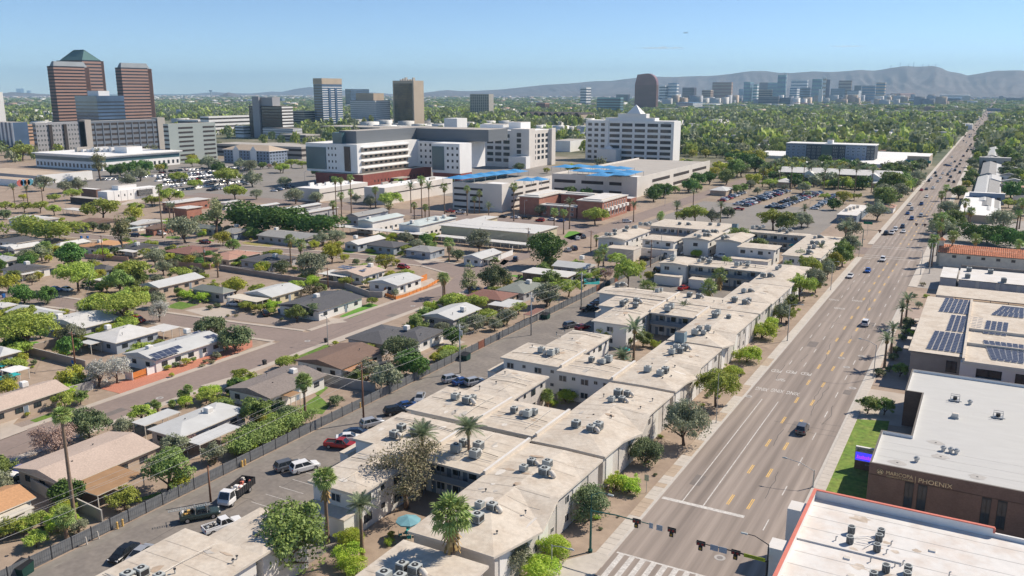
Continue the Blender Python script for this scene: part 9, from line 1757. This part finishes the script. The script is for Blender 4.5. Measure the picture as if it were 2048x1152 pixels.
# the far city: low pale boxes
def city(name,X,Y,w,d,h,mat):
 n=len(X);V=np.empty((n,8,3),np.float32);c=np.array([(-1,-1,0),(1,-1,0),(1,1,0),(-1,1,0),(-1,-1,1),(1,-1,1),(1,1,1),(-1,1,1)],np.float32)
 V[:,:,0]=X[:,None]+c[None,:,0]*w[:,None];V[:,:,1]=Y[:,None]+c[None,:,1]*d[:,None];V[:,:,2]=c[None,:,2]*h[:,None]
 f=np.array([(0,1,5,4),(1,2,6,5),(2,3,7,6),(3,0,4,7),(4,5,6,7)]);q=(np.arange(n)[:,None,None]*8+f[None]).reshape(-1,4);o=put(name,npmesh(name,V.reshape(-1,3),q,[mat]));o['kind']='stuff'
X,Y=grid(1900,10500,75,-10500,4500);k=vis(X,Y)&free(X,Y)&(rng.random(len(X))<.12+.55*np.clip((Y-2600-.25*X*0)/5000,0,1)*(1)+.22*(X<-400));X,Y=X[k],Y[k];g_=rng.integers(0,4,len(X))
for j,m in enumerate((mk('far_white',(.62,.61,.58),isl=.2),mk('far_tan',(.46,.37,.29),isl=.25),mk('far_grey',(.33,.34,.36),isl=.3),mk('far_pinkish',(.42,.28,.22),isl=.2))):
 m_=g_==j;n_=m_.sum();city('far_city',X[m_],Y[m_],rng.uniform(6,26,n_),rng.uniform(8,26,n_),rng.choice([4,5,6,7,9,14],n_),m)
X,Y=grid(900,2600,46,-3400,-420);k=vis(X,Y)&free(X,Y)&(rng.random(len(X))<.30);X,Y=X[k],Y[k];n_=len(X);city('far_city',X,Y,rng.uniform(6,16,n_),rng.uniform(8,16,n_),rng.choice([4,5,6,8,11],n_),mk('far_white',(0,0,0)))
X,Y=grid(1000,2600,52,-900,1200);k=vis(X,Y)&free(X,Y)&(rng.random(len(X))<.5);X,Y=X[k],Y[k];n_=len(X);city('far_roofs',X,Y,rng.uniform(6,11,n_),rng.uniform(7,13,n_),rng.uniform(6,10,n_),mk('far_white',(0,0,0)))
n_=150;px_=rng.uniform(1310,1900,n_);py_=rng.uniform(199,213,n_);XY=[G(a,b)for a,b in zip(px_,py_)];X=np.array([a[0]for a in XY]);Y=np.array([a[1]for a in XY]);k=free(X,Y);X,Y=X[k],Y[k];n_=len(X);g_=rng.integers(0,3,n_)
for j,nm_ in enumerate(('far_white','far_tan','far_grey')):
 m_=g_==j;city('downtown_blocks',X[m_],Y[m_],rng.uniform(8,26,m_.sum()),rng.uniform(8,26,m_.sum()),rng.uniform(10,48,m_.sum()),mk(nm_,(0,0,0)))
# the rest of the staff lot: small pale cars in rows, too many to tell apart
XY=[]
for a,b_ in(((1110,985),(1560,945)),((1160,1015),(1700,955)),((1190,1050),(1760,985)),((1300,1085),(1800,1015)),((1250,945),(1800,915)),((740,1010),(960,1000)),((880,1000),(1100,985))):
 (ax,ay),(bx_,by_)=Q('A1',*a),Q('A1',*b_);n_=int(sqrt((bx_-ax)**2+(by_-ay)**2)/2.9)
 for i in range(n_):
  if rng.random()<.82:
   for s in(-2.6,2.6):XY.append((ax+(bx_-ax)*i/n_,ay+(by_-ay)*i/n_+s))
X=np.array([a[0]for a in XY]);Y=np.array([a[1]for a in XY]);n_=len(X);g_=rng.integers(0,4,n_)
for j,m in enumerate((PAINT['white'],PAINT['white'],PAINT['silver'],PAINT['grey'])):
 m_=g_==j;q_=m_.sum();city('staff_lot_cars',X[m_],Y[m_],np.full(q_,.9),np.full(q_,2.2),np.full(q_,.95),m);city('staff_lot_cars',X[m_],Y[m_]-.2,np.full(q_,.72),np.full(q_,1.15),np.full(q_,1.45),M['carglass']if j else m)
# mountains: real ridges 13 km away and fainter hills beyond the left city
def ridge(name,prof,D,depth,mat,rough,seed,foot=0.0):
 g=np.random.default_rng(seed);px=np.array([p[0]for p in prof],float);py=np.array([p[1]for p in prof],float);n=420;rows=34
 xs=np.linspace(px[0],px[-1],n);ys=np.interp(xs,px,py);V=[]
 ph=g.uniform(0,6.28,(14,));fr=g.uniform(.02,.22,14);am=1/(1+fr*30)
 for j in range(rows):
  t=j/(rows-1)*1.5
  for i in range(n):
   u=xs[i]+(1-min(t,1))*18*sin(xs[i]*.021+j*.2);ru=_ray(u,np.interp(u,px,py));hh=H+D*ru[2]/sqrt(ru[0]**2+ru[1]**2)
   rx,ry,_=_ray(xs[i],184);l=sqrt(rx*rx+ry*ry);rx,ry=rx/l,ry/l;wx,wy=rx*cos(YAW)-ry*sin(YAW),rx*sin(YAW)+ry*cos(YAW)
   dist=(D+depth*(t-1))/(l and 1.0);s=min(t,1.0)
   e=s**1.35 if t<=1 else 1-(t-1)*1.1
   rv=sum(am[k_]*sin(fr[k_]*xs[i]*1.0+ph[k_]+2.2*t*(1 if k_%2 else-1))for k_ in range(14))/am.sum()
   q1=xs[i]*.05+2.6*sin(xs[i]*.017+t*2.1)+1.6*sin(t*5.3+xs[i]*.009);q2=xs[i]*.117+2.1*sin(t*4.1+xs[i]*.031);rav=abs(sin(q1))*.42+abs(sin(q2))*.28+abs(sin(xs[i]*.29+3*sin(t*7+xs[i]*.05)))*.14
   z=hh*e*(1-(rough*rav)*(1-s)*2.4*s*1.2)+hh*.05*rv*(1 if t<.97 else .35)
   V.append((wx*dist,wy*dist,max(z,0)if t>0 else-5))
 q=[(j*n+i,j*n+i+1,(j+1)*n+i+1,(j+1)*n+i)for j in range(rows-1)for i in range(n-1)]
 me=npmesh(name,V,q,[mat]);me.polygons.foreach_set('use_smooth',[True]*len(q));o=put(name,me);o['kind']='structure';return o
mm=mk('mountain_rock',(.15,.13,.125),var=.25,scale=.004,blotch=.7,bscale=.0015,col2=(.10,.088,.085))
ridge('mountains',[(780,189),(845,186),(875,182),(895,180),(920,182),(945,182),(1000,179),(1050,174),(1085,170),(1135,167),(1160,165),(1190,162),(1220,162),(1250,158),(1300,153),(1345,154),(1390,152),(1410,152),(1440,150),(1470,146),(1502,142),(1530,142),(1556,146),(1580,146),(1620,143),(1660,144),(1700,141),(1717,140),(1745,141),(1770,137),(1802,132.5),(1830,133),(1860,132),(1876,136),(1892,143),(1915,146),(1931,151),(1952,148),(1970,144),(1989,141),(2025,140.5),(2048,142),(2120,150),(2200,146),(2330,160)],13500,3800,mm,.55,3)
ridge('left_hills',[(380,188),(400,186.5),(430,184),(455,186),(500,187),(545,183),(562,184),(590,178),(620,174),(640,176),(700,182),(760,186),(800,189)],17500,2500,mm,.5,8)
ridge('left_buttes',[(-60,190),(0,187),(20,184.5),(60,186),(80,188),(120,189.5)],12500,900,mm,.4,4);ridge('small_butte',[(440,191),(450,187),(457,184.5),(468,187.5),(480,191)],9500,500,mm,.4,6)
for i,(px_,h_)in enumerate(((1777,60),(1795,85),(1812,50),(1822,70),(1840,45),(1852,40),(1866,60))):
 D=13450;rx,ry,_=_ray(px_,184);l=sqrt(rx*rx+ry*ry);wx,wy=(rx*cos(YAW)-ry*sin(YAW))/l,(rx*sin(YAW)+ry*cos(YAW))/l;ru=_ray(px_,np.interp(px_,[1770,1802,1860,1876],[137,132.5,132,136]));z=H+D*ru[2]/sqrt(ru[0]**2+ru[1]**2)-25;h_*=.75
 o=MB().box(-3.5,3.5,-3.5,3.5,0,h_+20,mk('mast_grey',(.3,.3,.32))).build('antenna_mast',None,(wx*D,wy*D,z));tag(o,'thin antenna mast on the highest mountain ridge','antenna mast','antenna masts on the mountain')
# airliner
d_=6200;rx,ry,rz_=_ray(1371,65.5);l=sqrt(rx*rx+ry*ry);k=d_/l;pl=thing('airliner','small airliner low in the sky above the skyline','airplane',((rx*cos(YAW)-ry*sin(YAW))*k,(rx*sin(YAW)+ry*cos(YAW))*k,H+rz_*k),YAW+pi/2)
am_=mk('airliner_grey',(.30,.31,.33));MB().tube([(0,-17,0),(0,-14,.4),(0,12,0),(0,16,-.3),(0,18,-.6)],[.5,1.9,2,1.4,.3],am_,10).build('fuselage',pl)
wg=MB();wg.mesh([(0,4,-.8),(0,-3,-.8),(16,-7,.6),(16,-5,.6),(0,4,-1.3),(0,-3,-1.3),(16,-7,.3),(16,-5,.3)],[(0,1,2,3),(7,6,5,4),(0,3,7,4),(1,5,6,2),(2,6,7,3)],am_);wg.build('wing',pl);w2=put('wing',wg.data('wing'),pl);w2.scale=(-1,1,1)
MB().box(-.25,.25,-16,-12,1,6,am_).build('tail_fin',pl);MB().box(-5.5,5.5,-16,-13.5,.8,1.1,am_).build('tailplane',pl)
for s in(-1,1):MB().tube([(s*5.5,-1,-1.9),(s*5.5,3,-1.9)],1.1,am_,8).build('engine',pl)
# thin clouds, far outside the haze
cm=bpy.data.materials.new('cloud_vapour');cm.use_nodes=True;ct=cm.node_tree;ct.nodes.remove(ct.nodes['Principled BSDF']);pv_=ct.nodes.new('ShaderNodeVolumePrincipled');pv_.inputs['Color'].default_value=(1,1,1,1);pv_.inputs['Density'].default_value=.0011;pv_.inputs['Anisotropy'].default_value=.3;ct.links.new(pv_.outputs[0],ct.nodes['Material Output'].inputs['Volume'])
def cloud(px_,py_,w,h,seed):
 D=32000;rx,ry,rz_=_ray(px_,py_);l=sqrt(rx*rx+ry*ry);k=D/l;g=np.random.default_rng(seed)
 me=bpy.data.meshes.new('cloud');bm_=bmesh_ico();V=[v for v in bm_[0]];W_=w/FPX*D/2;H_=h/FPX*D/2
 V=[(x*W_*(1+.25*sin(5*y+seed)),y*W_*.5,(z if z>0 else z*.4)*H_*(1+.6*sin(4*x*3+seed)*.5+.3*sin(11*x+2*seed)))for x,y,z in V]
 me.from_pydata(V,[],bm_[1]);me.materials.append(cm);o=put('cloud',me,None,((rx*cos(YAW)-ry*sin(YAW))*k,(rx*sin(YAW)+ry*cos(YAW))*k,H+rz_*k),YAW)
 tag(o,'thin white cloud streak above the mountains, %s'%('the longer one' if w>70 else 'the fainter one at the right'),'cloud')
def bmesh_ico():
 import bmesh
 b=bmesh.new();bmesh.ops.create_icosphere(b,subdivisions=4,radius=1);vs=[tuple(v.co)for v in b.verts];fs=[tuple(v.index for v in f.verts)for f in b.faces];b.free();return vs,fs
cloud(1325,96.5,92,5,1);cloud(1695,93,75,3.4,2)if False else cloud(1695,93,68,3.2,2)
# haze: one closed box of even air round everything
hz=MB().box(-20500,18500,-50,18500,-1,560,mk('haze_skin',(.5,.5,.5))).build('haze');hz['kind']='stuff'
hm_=bpy.data.materials.new('haze_air');hm_.use_nodes=True;ht=hm_.node_tree;ht.nodes.remove(ht.nodes['Principled BSDF']);hv=ht.nodes.new('ShaderNodeVolumePrincipled');hv.inputs['Color'].default_value=(.48,.76,1,1);hv.inputs['Density'].default_value=6.0e-5;hv.inputs['Anisotropy'].default_value=0.0
ht.links.new(hv.outputs[0],ht.nodes['Material Output'].inputs['Volume']);hz.data.materials.clear();hz.data.materials.append(hm_)
# ============================================================ labels: each says which one, by what it stands beside
def finish_labels():
 marks_=[(a['mark'],a['xy'])for a in ALL if a['mark']]
 texts={}
 for o,adj in PENDING:
  x,y=o.location[0],o.location[1];best=min(marks_,key=lambda m:(m[1][0]-x)**2+(m[1][1]-y)**2);dx,dy=x-best[1][0],y-best[1][1]
  f=-dx*sin(YAW)+dy*cos(YAW);r=dx*cos(YAW)+dy*sin(YAW)
  if abs(f)>abs(r):rel='behind' if f>0 else 'in front of'
  else:rel='right of' if r>0 else 'left of'
  nm_=best[0]if best[0].startswith('the ')else 'the '+best[0]
  texts.setdefault('%s %s %s'%(adj,rel,nm_),[]).append(o)
 ordn=['leftmost','second','third','fourth','fifth','sixth','seventh','eighth','ninth','tenth']
 for tx,os_ in texts.items():
  if len(os_)==1:os_[0]['label']=tx;continue
  os_.sort(key=lambda o:proj(o.location[0],o.location[1],2)[0])
  for i,o in enumerate(os_):
   o['label']=('rightmost ' if i==len(os_)-1 else ordn[min(i,9)]+(' from left, ' if i else ' '))+tx;o['group']=tx.replace(' tree','s trees',0)[:60]
finish_labels()
